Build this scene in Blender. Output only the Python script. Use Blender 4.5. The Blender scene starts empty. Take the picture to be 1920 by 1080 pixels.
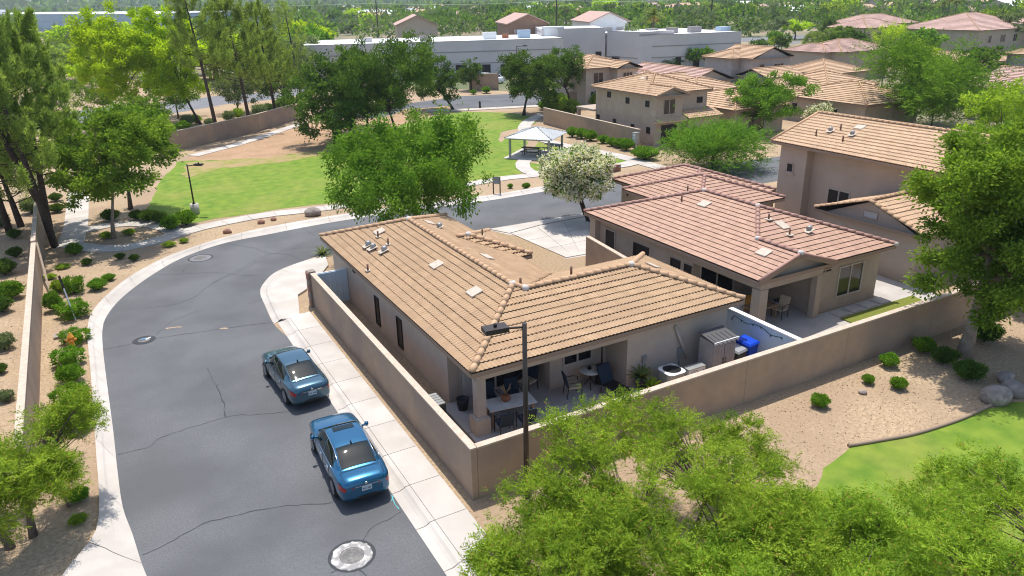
import bpy, bmesh, math, random
import numpy as np
from mathutils import Vector, Matrix

# ------------------------------------------------------------------ camera, world, sun, exposure
S = bpy.context.scene
COL = S.collection
W_PX, H_PX, F_PX = 1920.0, 1080.0, 1400.0
CAM = Vector((-7.86, -17.025, 14.2))
R_ = Vector((0.87278803, -0.48774138, -0.01869217))
U_ = Vector((0.19285580, 0.30941964, 0.93116386))
F_ = Vector((0.44838342, 0.81631356, -0.36412151))
cd = bpy.data.cameras.new('camera')
cam = bpy.data.objects.new('camera', cd)
COL.objects.link(cam)
cd.sensor_width = 36.0
cd.lens = F_PX / W_PX * 36.0
cd.clip_start, cd.clip_end = 0.5, 12000.0
cam.matrix_world = Matrix(((R_.x, U_.x, -F_.x, CAM.x), (R_.y, U_.y, -F_.y, CAM.y), (R_.z, U_.z, -F_.z, CAM.z), (0, 0, 0, 1)))
S.camera = cam

SUN = Vector((0.105, 0.27, 1.0)).normalized()
sun_el = math.asin(SUN.z)
sun_az = math.atan2(SUN.x, SUN.y)
wd = bpy.data.worlds.new('World')
S.world = wd
wd.use_nodes = True
nt = wd.node_tree
bg = nt.nodes['Background']
sky = nt.nodes.new('ShaderNodeTexSky')
sky.sky_type = 'NISHITA'
sky.sun_disc = False
sky.sun_elevation = sun_el
sky.sun_rotation = sun_az
sky.air_density = 1.0
sky.dust_density = 1.6
sky.ozone_density = 1.0
nt.links.new(sky.outputs[0], bg.inputs[0])
bg.inputs[1].default_value = 0.15
sd = bpy.data.lights.new('sun', 'SUN')
sd.energy = 3.45
sd.angle = math.radians(0.53)
sd.color = (1.0, 0.955, 0.88)
so = bpy.data.objects.new('sun', sd)
COL.objects.link(so)
so.location = (0, 0, 60)
so.rotation_euler = SUN.to_track_quat('Z', 'Y').to_euler()
S.view_settings.view_transform = 'Standard'
S.view_settings.look = 'None'
S.view_settings.gamma = 1.0
S.view_settings.use_curve_mapping = False
S.view_settings.exposure = 0.53
HAZE = 0.00017
S.render.engine = 'CYCLES'
S.cycles.use_denoising = True
S.cycles.max_bounces = 8
S.cycles.filter_width = 1.1
S.cycles.diffuse_bounces = 3
S.cycles.transparent_max_bounces = 6

# ------------------------------------------------------------------ survey helpers
def ray(x, y):
    a, b = (x - W_PX / 2) / F_PX, -(y - H_PX / 2) / F_PX
    return R_ * a + U_ * b + F_
def G(x, y, z=0.0):
    d = ray(x, y)
    return CAM + d * ((z - CAM.z) / d.z)
def PX(P):
    v = Vector(P) - CAM
    d = v.dot(F_)
    return (W_PX / 2 + F_PX * v.dot(R_) / d, H_PX / 2 - F_PX * v.dot(U_) / d, d)
def on_plane(x, y, n, d):
    r = ray(x, y); n = Vector(n)
    return CAM + r * ((d - n.dot(CAM)) / n.dot(r))
def zat(X, Y, py):
    lo, hi = -5.0, 60.0
    for _ in range(40):
        m = (lo + hi) / 2
        if PX((X, Y, m))[1] > py: lo = m
        else: hi = m
    return (lo + hi) / 2

# ------------------------------------------------------------------ object helpers
def tag(o, label=None, cat=None, group=None, kind=None):
    if label: o['label'] = label
    if cat: o['category'] = cat
    if group: o['group'] = group
    if kind: o['kind'] = kind
    return o
def thing(name, label, cat, loc=(0, 0, 0), group=None, rotz=0.0, scale=1.0):
    o = bpy.data.objects.new(name, None)
    o.empty_display_size = 0.3
    COL.objects.link(o)
    o.location = loc
    o.rotation_euler = (0, 0, rotz)
    o.scale = (scale,) * 3 if not hasattr(scale, '__len__') else scale
    return tag(o, label, cat, group)
def link(name, me, parent=None, world=True):
    o = bpy.data.objects.new(name, me)
    COL.objects.link(o)
    if parent is not None:
        o.parent = parent
        if world:                                   # geometry given in world metres
            p = parent; t = Vector((0, 0, 0))
            while p is not None:
                if p.type == 'EMPTY': t += p.location
                p = p.parent
            if o.parent.type == 'EMPTY': o.matrix_parent_inverse = Matrix.Translation(-Vector(o.parent.location))
    return o
KIDS = {}
def kids(o):
    return list(o.children)
def dup(root, loc, rotz=0.0, scale=1.0, label=None, group=None, cat=None):
    r = root.copy(); COL.objects.link(r)
    r.location = loc; r.rotation_euler = (0, 0, rotz)
    r.scale = (scale,) * 3 if not hasattr(scale, '__len__') else scale
    tag(r, label, cat, group)
    for ch in kids(root):
        c = ch.copy(); COL.objects.link(c); c.parent = r
        for g in kids(ch):
            d = g.copy(); COL.objects.link(d); d.parent = c
    return r
def mesh_np(name, V, Fq, mats, attr=None, smooth=False, matidx=None):
    """V (n,3) array, Fq (m,k) int array (all faces k corners)"""
    V = np.asarray(V, dtype=np.float32); Fq = np.asarray(Fq, dtype=np.int32)
    me = bpy.data.meshes.new(name)
    m, k = Fq.shape
    me.vertices.add(len(V)); me.vertices.foreach_set('co', V.ravel())
    me.loops.add(m * k); me.loops.foreach_set('vertex_index', Fq.ravel())
    me.polygons.add(m); me.polygons.foreach_set('loop_start', np.arange(0, m * k, k, dtype=np.int32))
    try: me.polygons.foreach_set('loop_total', np.full(m, k, dtype=np.int32))
    except Exception: pass
    me.polygons.foreach_set('use_smooth', np.full(m, smooth))
    if matidx is not None: me.polygons.foreach_set('material_index', np.asarray(matidx, dtype=np.int32))
    me.update(calc_edges=True)
    if attr is not None:
        a = me.attributes.new('v', 'FLOAT', 'FACE'); a.data.foreach_set('value', np.asarray(attr, dtype=np.float32))
    for mm in (mats if isinstance(mats, (list, tuple)) else [mats]): me.materials.append(mm)
    return me

class B:
    def __init__(s): s.v = []; s.f = []; s.m = []; s.a = []; s.sm = []
    def add(s, vs, fs, mi=0, a=0.5, sm=False):
        n = len(s.v); s.v += [tuple(p) for p in vs]
        for f in fs:
            s.f.append([i + n for i in f]); s.m.append(mi); s.a.append(a); s.sm.append(sm)
        return s
    def box(s, c, d, rz=0.0, mi=0, a=0.5):
        x, y, z = d[0] / 2, d[1] / 2, d[2] / 2
        cs, sn = math.cos(rz), math.sin(rz)
        vs = [(c[0] + px * cs - py * sn, c[1] + px * sn + py * cs, c[2] + pz) for pz in (-z, z) for px, py in ((-x, -y), (x, -y), (x, y), (-x, y))]
        return s.add(vs, [(3, 2, 1, 0), (4, 5, 6, 7), (0, 1, 5, 4), (1, 2, 6, 5), (2, 3, 7, 6), (3, 0, 4, 7)], mi, a)
    def bb(s, a, b, mi=0):
        return s.box([(p + q) / 2 for p, q in zip(a, b)], [abs(q - p) for p, q in zip(a, b)], 0, mi)
    def bar(s, p, q, w, h, mi=0):
        p, q = Vector(p), Vector(q); d = (q - p).normalized()
        sx = d.cross(Vector((0, 0, 1)))
        if sx.length < 1e-4: sx = Vector((1, 0, 0))
        sx.normalize(); u = sx.cross(d)
        vs = [e + sx * (i * w / 2) + u * (j * h / 2) for e in (p, q) for i, j in ((-1, -1), (1, -1), (1, 1), (-1, 1))]
        return s.add(vs, [(0, 1, 2, 3), (7, 6, 5, 4), (0, 4, 5, 1), (1, 5, 6, 2), (2, 6, 7, 3), (3, 7, 4, 0)], mi)
    def poly(s, pts, mi=0, a=0.5): return s.add(pts, [tuple(range(len(pts)))], mi, a)
    def prism(s, pts, z0, z1, mi=0, bottom=False):
        n = len(pts)
        ar = sum(pts[i][0] * pts[(i + 1) % n][1] - pts[(i + 1) % n][0] * pts[i][1] for i in range(n))
        if ar < 0: pts = pts[::-1]
        vs = [(p[0], p[1], z0) for p in pts] + [(p[0], p[1], z1) for p in pts]
        fs = [tuple(range(n, 2 * n))] + [(i, (i + 1) % n, n + (i + 1) % n, n + i) for i in range(n)]
        if bottom: fs.append(tuple(range(n - 1, -1, -1)))
        return s.add(vs, fs, mi)
    def tube(s, path, rad, n=8, mi=0, cap=True, sm=True):
        path = [Vector(p) for p in path]; vs = []; fs = []
        ref = Vector((0, 0, 1)) if abs((path[1] - path[0]).normalized().z) < .9 else Vector((1, 0, 0))
        for i, p in enumerate(path):
            d = (path[min(i + 1, len(path) - 1)] - path[max(i - 1, 0)]).normalized()
            a = d.cross(ref).normalized(); b = d.cross(a)
            r = rad[i] if hasattr(rad, '__len__') else rad
            for k in range(n):
                t = 2 * math.pi * k / n
                vs.append(p + a * (math.cos(t) * r) + b * (math.sin(t) * r))
        for i in range(len(path) - 1):
            for k in range(n):
                fs.append((i * n + k, i * n + (k + 1) % n, (i + 1) * n + (k + 1) % n, (i + 1) * n + k))
        s.add(vs, fs, mi, .5, sm)
        if cap:
            m = len(s.v) - len(vs)
            s.f.append([m + k for k in range(n)][::-1]); s.m.append(mi); s.a.append(.5); s.sm.append(False)
            s.f.append([m + (len(path) - 1) * n + k for k in range(n)]); s.m.append(mi); s.a.append(.5); s.sm.append(False)
        return s
    def lathe(s, prof, c=(0, 0, 0), n=16, mi=0, sm=True):
        vs = []; fs = []
        for r, z in prof:
            for k in range(n):
                t = 2 * math.pi * k / n
                vs.append((c[0] + r * math.cos(t), c[1] + r * math.sin(t), c[2] + z))
        for i in range(len(prof) - 1):
            for k in range(n):
                fs.append((i * n + k, i * n + (k + 1) % n, (i + 1) * n + (k + 1) % n, (i + 1) * n + k))
        return s.add(vs, fs, mi, .5, sm)
    def mesh(s, name, mats):
        me = bpy.data.meshes.new(name)
        me.from_pydata(s.v, [], s.f)
        me.polygons.foreach_set('material_index', s.m)
        me.polygons.foreach_set('use_smooth', s.sm)
        a = me.attributes.new('v', 'FLOAT', 'FACE'); a.data.foreach_set('value', s.a)
        for mm in (mats if isinstance(mats, (list, tuple)) else [mats]): me.materials.append(mm)
        me.update()
        return me
    def build(s, name, mats, parent=None, world=True):
        return link(name, s.mesh(name, mats), parent, world)

# ------------------------------------------------------------------ materials
MAT = {}
def mat(name, c1, c2=None, scale=2.0, rough=0.85, bump=0.0, bscale=40.0, c3=None, s3=0.3, f3=0.5, metal=0.0, coat=0.0, attr=0.0, spec=0.3, detail=4, lo=.35, hi=.65, lo3=.4, hi3=.62, cattr=None):
    """diffuse colour from two noise octaves in world metres; optional per-face attribute 'v' brightness jitter"""
    m = bpy.data.materials.new(name); m.use_nodes = True
    N = m.node_tree.nodes; L = m.node_tree.links
    b = N['Principled BSDF']
    b.inputs['Roughness'].default_value = rough
    b.inputs['Metallic'].default_value = metal
    b.inputs['Specular IOR Level'].default_value = spec
    if coat: b.inputs['Coat Weight'].default_value = coat; b.inputs['Coat Roughness'].default_value = 0.05
    c2 = c2 or c1
    geo = N.new('ShaderNodeNewGeometry')
    def noise(sc, det):
        t = N.new('ShaderNodeTexNoise'); t.inputs['Scale'].default_value = sc; t.inputs['Detail'].default_value = det
        L.new(geo.outputs['Position'], t.inputs['Vector']); return t.outputs['Fac']
    def ramp(f, a, b_):
        r = N.new('ShaderNodeMapRange'); r.inputs[1].default_value = a; r.inputs[2].default_value = b_; L.new(f, r.inputs[0]); return r.outputs[0]
    def mix(f, a, b_):
        x = N.new('ShaderNodeMix'); x.data_type = 'RGBA'
        for s_, v in ((x.inputs[0], f), (x.inputs[6], a), (x.inputs[7], b_)):
            if isinstance(v, (int, float)): s_.default_value = v
            elif isinstance(v, tuple): s_.default_value = (*v, 1)
            else: L.new(v, s_)
        return x.outputs[2]
    col = mix(ramp(noise(scale, detail), lo, hi), c1, c2)
    if c3:
        mm = N.new('ShaderNodeMath'); mm.operation = 'MULTIPLY'; mm.inputs[1].default_value = f3
        L.new(ramp(noise(s3, 5), lo3, hi3), mm.inputs[0])
        col = mix(mm.outputs[0], col, c3)
    if attr:
        at = N.new('ShaderNodeAttribute'); at.attribute_name = 'v'
        hs = N.new('ShaderNodeHueSaturation')
        mr = N.new('ShaderNodeMapRange'); mr.inputs[3].default_value = 1 - attr; mr.inputs[4].default_value = 1 + attr
        L.new(at.outputs['Fac'], mr.inputs[0]); L.new(mr.outputs[0], hs.inputs['Value']); L.new(col, hs.inputs['Color'])
        col = hs.outputs[0]
    L.new(col, b.inputs['Base Color'])
    if bump:
        bp = N.new('ShaderNodeBump'); bp.inputs['Strength'].default_value = bump; bp.inputs['Distance'].default_value = 0.02
        L.new(noise(bscale, 3), bp.inputs['Height']); L.new(bp.outputs[0], b.inputs['Normal'])
    MAT[name] = m
    return m
def leafmat(name, dark, light, trans=0.35, gloss=0.0, tscale=1.6):
    m = bpy.data.materials.new(name); m.use_nodes = True
    N = m.node_tree.nodes; L = m.node_tree.links
    N.remove(N['Principled BSDF'])
    at = N.new('ShaderNodeAttribute'); at.attribute_name = 'v'
    x = N.new('ShaderNodeMix'); x.data_type = 'RGBA'
    L.new(at.outputs['Fac'], x.inputs[0]); x.inputs[6].default_value = (*dark, 1); x.inputs[7].default_value = (*light, 1)
    oi = N.new('ShaderNodeObjectInfo'); hs = N.new('ShaderNodeHueSaturation')
    mr = N.new('ShaderNodeMapRange'); mr.inputs[3].default_value = 0.9; mr.inputs[4].default_value = 1.1
    L.new(oi.outputs['Random'], mr.inputs[0]); L.new(mr.outputs[0], hs.inputs['Value'])
    mh = N.new('ShaderNodeMapRange'); mh.inputs[3].default_value = 0.497; mh.inputs[4].default_value = 0.505
    L.new(oi.outputs['Random'], mh.inputs[0]); L.new(mh.outputs[0], hs.inputs['Hue'])
    L.new(x.outputs[2], hs.inputs['Color'])
    d = N.new('ShaderNodeBsdfDiffuse'); t = N.new('ShaderNodeBsdfTranslucent'); ms = N.new('ShaderNodeMixShader')
    L.new(hs.outputs[0], d.inputs[0])
    g = N.new('ShaderNodeMix'); g.data_type = 'RGBA'; g.blend_type = 'MULTIPLY'; g.inputs[0].default_value = 1.0
    L.new(hs.outputs[0], g.inputs[6]); g.inputs[7].default_value = (tscale * 1.05, tscale, tscale * .5, 1)
    L.new(g.outputs[2], t.inputs[0])
    ms.inputs[0].default_value = trans
    L.new(d.outputs[0], ms.inputs[1]); L.new(t.outputs[0], ms.inputs[2])
    out = N['Material Output']
    if gloss:
        gl = N.new('ShaderNodeBsdfGlossy'); gl.inputs['Roughness'].default_value = .45; m2 = N.new('ShaderNodeMixShader'); m2.inputs[0].default_value = gloss
        L.new(ms.outputs[0], m2.inputs[1]); L.new(gl.outputs[0], m2.inputs[2]); L.new(m2.outputs[0], out.inputs[0])
    else: L.new(ms.outputs[0], out.inputs[0])
    MAT[name] = m
    return m

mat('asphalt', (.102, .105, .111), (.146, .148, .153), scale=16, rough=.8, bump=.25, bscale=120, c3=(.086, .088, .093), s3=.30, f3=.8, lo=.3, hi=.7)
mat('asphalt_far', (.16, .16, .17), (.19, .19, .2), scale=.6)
mat('concrete', (.47, .43, .385), (.54, .50, .455), scale=1.1, rough=.85, bump=.1, bscale=60, c3=(.40, .36, .32), s3=.5, f3=.55, attr=.06)
mat('concrete_patio', (.42, .39, .36), (.48, .45, .42), scale=1.4, c3=(.36, .33, .30), s3=.6)
mat('gravel', (.31, .222, .135), (.47, .35, .225), scale=8, rough=.95, bump=1.0, bscale=22, c3=(.31, .22, .145), s3=.25, f3=.7, lo=.36, hi=.64, detail=10)
mat('gravel_stone', (.40, .295, .19), (.48, .37, .25), scale=3, attr=.3)
mat('gravel_yard', (.26, .18, .105), (.40, .285, .17), scale=8, detail=10, lo=.4, hi=.6, rough=.95, bump=.9, bscale=22, c3=(.33, .25, .16), s3=.4, f3=.5)
mat('soil', (.36, .225, .135), (.45, .29, .18), scale=3, rough=.95, c3=(.30, .20, .11), s3=.35, f3=.7, bump=.4, bscale=20)
mat('grass', (.095, .185, .014), (.20, .275, .028), scale=1.3, rough=.9, bump=1.0, bscale=35, c3=(.30, .26, .07), s3=.20, f3=.55, lo=.3, hi=.7, detail=10, lo3=.48, hi3=.75)
mat('grass_dry', (.22, .235, .05), (.34, .27, .11), scale=1.2, rough=.95, bump=.9, bscale=40, c3=(.37, .25, .14), s3=.3, f3=.8, detail=8)
mat('turf', (.14, .165, .022), (.19, .21, .035), scale=14, rough=.9, bump=.8, bscale=60)
mat('stucco', (.465, .395, .325), (.515, .44, .365), scale=1.6, bump=.35, bscale=70, c3=(.42, .355, .295), s3=.5, f3=.6)
mat('stucco_tan', (.41, .33, .255), (.46, .375, .295), scale=1.6, bump=.3, bscale=60, c3=(.37, .295, .225), s3=.5, f3=.5)
mat('stucco_rose', (.45, .365, .29), (.49, .40, .325), scale=1.4, bump=.3, bscale=60, c3=(.40, .32, .265), s3=.4, f3=.5)
mat('stucco_grey', (.36, .33, .31), (.40, .37, .345), scale=1.6, bump=.2, bscale=60)
mat('block_wall', (.385, .272, .185), (.435, .312, .218), scale=2.6, bump=.4, bscale=45, c3=(.29, .22, .18), s3=.45, f3=.75, lo=.3, hi=.7)
mat('wall_cap', (.47, .375, .29), (.55, .45, .355), scale=5, bump=.2)  # paler than block_wall: the sunlit wall top is put into the colour
mat('wall_blue', (.46, .60, .70), (.52, .66, .76), scale=1.0, bump=.2)
mat('white_paint', (.78, .78, .77), rough=.6)
mat('trim', (.42, .36, .31), (.46, .39, .335), scale=3, rough=.7)
mat('fascia', (.30, .215, .155), rough=.7)
mat('tile_tan', (.405, .270, .158), (.465, .318, .192), scale=2.5, rough=.85, c3=(.37, .245, .155), s3=.7, f3=.3, attr=.05, bump=.15, bscale=90)
mat('tile_red', (.39, .24, .17), (.45, .287, .205), scale=2.5, rough=.8, c3=(.38, .23, .185), s3=.6, f3=.3, attr=.07, bump=.15, bscale=90)
mat('tile_sand', (.46, .31, .195), (.55, .38, .245), scale=4, rough=.85, c3=(.41, .275, .175), s3=.6, f3=.3, attr=.06)
mat('tile_pink', (.44, .29, .24), (.50, .34, .285), scale=3, rough=.85, attr=.12)
mat('ridge_tan', (.47, .30, .18), (.55, .36, .22), scale=3, rough=.85)
mat('ridge_red', (.36, .205, .165), (.42, .25, .20), scale=3, rough=.8)
mat('mortar', (.52, .48, .44), (.60, .56, .52), scale=12, rough=.9)
mat('underlay', (.045, .032, .026), rough=.95)
mat('flash', (.44, .375, .30), (.54, .465, .38), scale=9, rough=.6)
mat('pipe_brown', (.16, .085, .055), rough=.6)
mat('glass_dark', (.012, .014, .017), rough=.08, spec=.6)
mat('screen_dark', (.022, .019, .019), rough=.6)
mat('frame_tan', (.50, .44, .38), rough=.6)
mat('curtain', (.55, .53, .48), (.65, .62, .57), scale=8)
mat('metal_brown', (.045, .036, .032), (.06, .048, .042), scale=3, rough=.45, metal=.2)
mat('metal_grey', (.30, .31, .31), (.36, .37, .37), scale=3, rough=.45, metal=.4)
mat('metal_white', (.70, .71, .70), (.78, .78, .77), scale=2, rough=.4)
mat('metal_roof', (.60, .60, .585), (.67, .67, .65), scale=.7, rough=.5)
mat('roof_white', (.80, .80, .80), (.86, .86, .86), scale=.25, rough=.8, c3=(.70, .69, .68), s3=.08)
mat('panel_grey', (.54, .51, .495), (.59, .56, .545), scale=.3, rough=.85)
mat('panel_dark', (.30, .275, .265), rough=.85)
mat('panel_blue', (.36, .46, .55), (.40, .50, .60), scale=.1, rough=.85)
mat('blue_siding', (.11, .19, .30), (.14, .22, .33), scale=.2)
mat('roof_pale', (.52, .55, .58), (.60, .63, .65), scale=.3)
mat('blue_bright', (.02, .30, .70), rough=.5)
mat('cast_iron', (.13, .125, .12), (.19, .185, .175), scale=10, rough=.6, metal=.3)
mat('crack_seal', (.046, .049, .054), rough=.85)
mat('paint_white', (.47, .455, .42), (.58, .56, .52), scale=14, rough=.8, c3=(.25, .24, .235), s3=5, f3=.9, lo3=.42, hi3=.55)
mat('paint_teal', (.10, .42, .45), rough=.7)
mat('paint_orange', (.62, .26, .035), rough=.55)
mat('bark', (.115, .085, .065), (.17, .13, .10), scale=6, bump=.8, bscale=20)
mat('bark_dark', (.05, .037, .030), (.085, .062, .05), scale=6, bump=.8, bscale=18)
mat('bark_tan', (.25, .19, .14), (.33, .26, .20), scale=5, bump=.7, bscale=15)
mat('stone', (.25, .215, .185), (.38, .325, .28), scale=5, bump=.9, bscale=8, c3=(.20, .16, .14), s3=2, f3=.6)
mat('stone_red', (.27, .13, .09), (.36, .20, .145), scale=6, bump=.7, bscale=12)
mat('rubber', (.016, .016, .017), rough=.8)
mat('rim', (.50, .51, .53), rough=.3, metal=.8)
mat('car_blue', (.007, .105, .215), rough=.28, metal=.55, coat=1.0)
mat('car_slate', (.042, .105, .15), rough=.28, metal=.55, coat=1.0)
mat('car_glass', (.004, .012, .015), rough=.03, spec=.4)
mat('car_trim', (.02, .02, .022), rough=.5)
mat('chrome', (.65, .66, .67), rough=.15, metal=1.0)
mat('tail_red', (.36, .006, .006), rough=.15, coat=1.0)
mat('lamp_clear', (.55, .58, .60), rough=.1, coat=1.0)
mat('plate', (.55, .62, .66), (.30, .42, .50), scale=30, rough=.4)
mat('ink', (.05, .07, .12), rough=.5)
mat('wicker', (.10, .075, .055), (.15, .115, .085), scale=20)
mat('cushion_navy', (.02, .034, .055), rough=.9)
mat('cushion_beige', (.47, .38, .27), rough=.9)
mat('wood_white', (.56, .52, .47), (.64, .60, .55), scale=4, rough=.6)
mat('wood', (.30, .19, .11), (.38, .25, .15), scale=6, rough=.6)
mat('pumpkin', (.30, .115, .055), rough=.55)
mat('shed_grey', (.30, .28, .275), (.35, .33, .325), scale=3, rough=.6)
mat('shed_roof', (.085, .083, .085), rough=.7)
mat('bin_blue', (.008, .06, .50), rough=.35)
mat('bin_dark', (.06, .065, .06), rough=.5)
mat('pot_dark', (.02, .022, .025), rough=.4)
mat('black', (.012, .012, .014), rough=.6)
mat('red_cushion', (.42, .05, .03), rough=.8)
mat('wood_pole', (.045, .033, .026), (.07, .052, .04), scale=2)
mat('fence_brown', (.30, .19, .13), (.34, .22, .15), scale=1)
mat('hill', (.25, .24, .22), (.19, .21, .17), scale=.004, c3=(.30, .26, .22), s3=.002)
leafmat('leaf_bright', (.070, .150, .016), (.365, .490, .055), .42)
leafmat('leaf_mid', (0.042, 0.117, 0.016), (0.198, 0.339, 0.041), .38)
leafmat('leaf_dark', (0.029, 0.075, 0.017), (0.147, 0.237, 0.044), .34)
leafmat('leaf_pine', (0.098, 0.163, 0.044), (0.358, 0.461, 0.115), .42)
leafmat('leaf_fresh', (.058, .138, .018), (.255, .385, .052), .40)
leafmat('leaf_yellow', (0.150, 0.270, 0.012), (0.500, 0.640, 0.038), .48)
leafmat('leaf_grey', (0.078, 0.120, 0.058), (0.218, 0.282, 0.128), .3)
leafmat('leaf_bush', (0.047, 0.137, 0.013), (0.211, 0.371, 0.033), .32)
leafmat('leaf_bush_dark', (0.031, 0.078, 0.016), (0.128, 0.205, 0.033), .3)
leafmat('petal', (.84, .83, .68), (.94, .93, .84), .45, tscale=1.0)
leafmat('petal_pink', (.42, .03, .12), (.60, .06, .20), .25, tscale=1.0)
leafmat('frond', (0.072, 0.124, 0.029), (0.218, 0.256, 0.077), .3)
leafmat('frond_dry', (.30, .17, .05), (.48, .30, .09), .25, tscale=1.0)

# ------------------------------------------------------------------ ground, roads, paths
rnd = random.Random(7)
def resample(pts, step):
    pts = [Vector(p) for p in pts]; out = []
    n = len(pts)
    dense = []
    for i in range(n - 1):
        p0, p1, p2, p3 = pts[max(i - 1, 0)], pts[i], pts[i + 1], pts[min(i + 2, n - 1)]
        for k in range(16):
            t = k / 16
            dense.append(0.5 * ((2 * p1) + (p2 - p0) * t + (2 * p0 - 5 * p1 + 4 * p2 - p3) * t * t + (3 * p1 - p0 - 3 * p2 + p3) * t ** 3))
    dense.append(pts[-1])
    L = [0.0]
    for a, b in zip(dense, dense[1:]): L.append(L[-1] + (b - a).length)
    m = max(2, int(round(L[-1] / step)) + 1); j = 0
    for i in range(m):
        s = L[-1] * i / (m - 1)
        while j < len(L) - 2 and L[j + 1] < s: j += 1
        d = L[j + 1] - L[j]
        out.append(dense[j].lerp(dense[j + 1], (s - L[j]) / d if d > 1e-9 else 0))
    return out
def g2(l, z=0.0): return [G(x, y, z) for x, y in l]
def flat(pts, z): return [(p[0], p[1], z) for p in pts]
def ragged(pts, step, amp, z, seed=1):
    r = random.Random(seed); out = []
    n = len(pts)
    for i in range(n):
        a, b = Vector((pts[i][0], pts[i][1])), Vector((pts[(i + 1) % n][0], pts[(i + 1) % n][1]))
        k = max(1, int((b - a).length / step))
        for j in range(k):
            q = a.lerp(b, j / k); out.append((q.x + r.uniform(-amp, amp), q.y + r.uniform(-amp, amp), z))
    return out
def sheet(name, pts, m, parent=None, kind='structure'):
    o = B().poly(pts).build(name, m, parent)
    bm = bmesh.new(); bm.from_mesh(o.data); bmesh.ops.triangulate(bm, faces=bm.faces[:]); bmesh.ops.recalc_face_normals(bm, faces=bm.faces[:])
    for f in bm.faces:
        if f.normal.z < 0: f.normal_flip()
    bm.to_mesh(o.data); bm.free()
    if parent is None: tag(o, kind=kind)
    return o
mat('ground_far', (.34, .26, .18), (.24, .20, .12), scale=.05, rough=.95, c3=(.10, .13, .055), s3=.03, f3=.9)
circ = [(2600 * math.cos(2 * math.pi * k / 64), 2600 * math.sin(2 * math.pi * k / 64), -0.012) for k in range(64)]
ground = sheet('ground', circ, MAT['ground_far'])
gravel = sheet('gravel_bed', flat([(-70, -40), (60, -40), (75, 20), (70, 62), (45, 100), (20, 150), (-40, 190), (-90, 150), (-80, 60)], 0.0), MAT['gravel'])

left_in = [(330, 1180), (275, 1080), (248, 1000), (230, 950), (220, 880), (213, 813), (203, 737), (197, 690), (193, 653), (192, 620), (200, 593), (230, 557), (283, 517), (343, 483), (417, 457), (500, 440), (633, 415), (780, 394), (923, 375), (1028, 358), (1145, 341)]
left_out = [(60, 1180), (122, 1080), (177, 1010), (187, 965), (186, 910), (182, 860), (178, 797), (173, 725), (170, 690), (167, 660), (165, 625), (173, 590), (203, 555), (250, 518), (310, 486), (352, 470), (420, 448), (500, 429), (633, 406), (780, 386), (923, 367.5), (1013, 352.5), (1135, 335)]
LI = resample(g2(left_in), .5); LO = resample(g2(left_out), .5)
LI += [Vector((LI[-1].x + k, LI[-1].y - .02 * k, 0)) for k in (4, 8, 14, 22, 34)]
LI = [Vector((LI[0].x + .9, -30, 0)), Vector((LI[0].x + .3, -16, 0))] + LI
right_in = [(-2.0, 15.9), (-2.05, 17.2)]
RI = [Vector((-2.0, -30, 0)), Vector((-2.0, 14.5, 0))] + resample([Vector((-2.0, 14.9, 0))] + g2([(513, 607), (497, 573), (488, 550), (493, 533), (517, 510), (567, 490), (610, 478)]) + [Vector((4.6, 23.9, 0)), Vector((9, 24.3, 0)), G(915, 431), G(1013, 415), G(1098, 401)], .7)
RI += [Vector((RI[-1].x + k, RI[-1].y - .02 * k, 0)) for k in (6, 14, 24, 34)]
road = sheet('road', flat(LI, 0.004) + flat(RI[::-1], 0.004), MAT['asphalt'])

def strip_between(A_, B_, n): return A_, B_
def kerb(name, inn, out, seg, prof, m, par):
    """kerb laid in segments between two edge lines, each segment a part"""
    n = min(len(inn), len(out)); k = max(2, int(seg / .5))
    i = 0; first = True
    while i < n - 1:
        j = min(n - 1, i + k); b = B(); vs = []
        for q in range(i, j + 1):
            a, c = inn[q], out[q]
            e = 0.0
            for t, z in prof:
                p = a.lerp(c, t); vs.append((p.x, p.y, z))
        if j - i >= 1:
            for end, nb, s in ((0, 1, 1), (j - i, j - i - 1, -1)):   # a joint of 12 mm at both ends
                for w in range(len(prof)):
                    p, r_ = Vector(vs[end * len(prof) + w]), Vector(vs[nb * len(prof) + w])
                    d = (r_ - p)
                    if d.length > .05: vs[end * len(prof) + w] = tuple(p + d.normalized() * .012)
        m_ = len(prof); fs = []
        for q in range(j - i):
            for w in range(m_ - 1):
                fs.append((q * m_ + w, q * m_ + w + 1, (q + 1) * m_ + w + 1, (q + 1) * m_ + w))
        b.add(vs, fs, 0, rnd.random()); b.build('kerb_segment', m, par); i = j
def fit(inn, out):
    n = max(len(inn), len(out))
    def rs(p):
        L = sum((b - a).length for a, b in zip(p, p[1:])); return resample(p, L / (n - 1))
    return rs(inn)[:n], rs(out)[:n]
prof = [(0, .004), (.35, .018), (.55, .05), (.68, .105), (1, .12), (1.0, -.01)]
LIc = resample(g2(left_in), .5); LOc = resample(g2(left_out), .5)
n_ = min(len(LIc), len(LOc)); a_, b_ = fit(LIc, LOc)
kb = sheet('kerb', flat(a_[:4], .003) + flat(b_[:4][::-1], .003), MAT['crack_seal'])
kerb('kerb', a_, b_, 3.0, prof, MAT['concrete'], kb)

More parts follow.
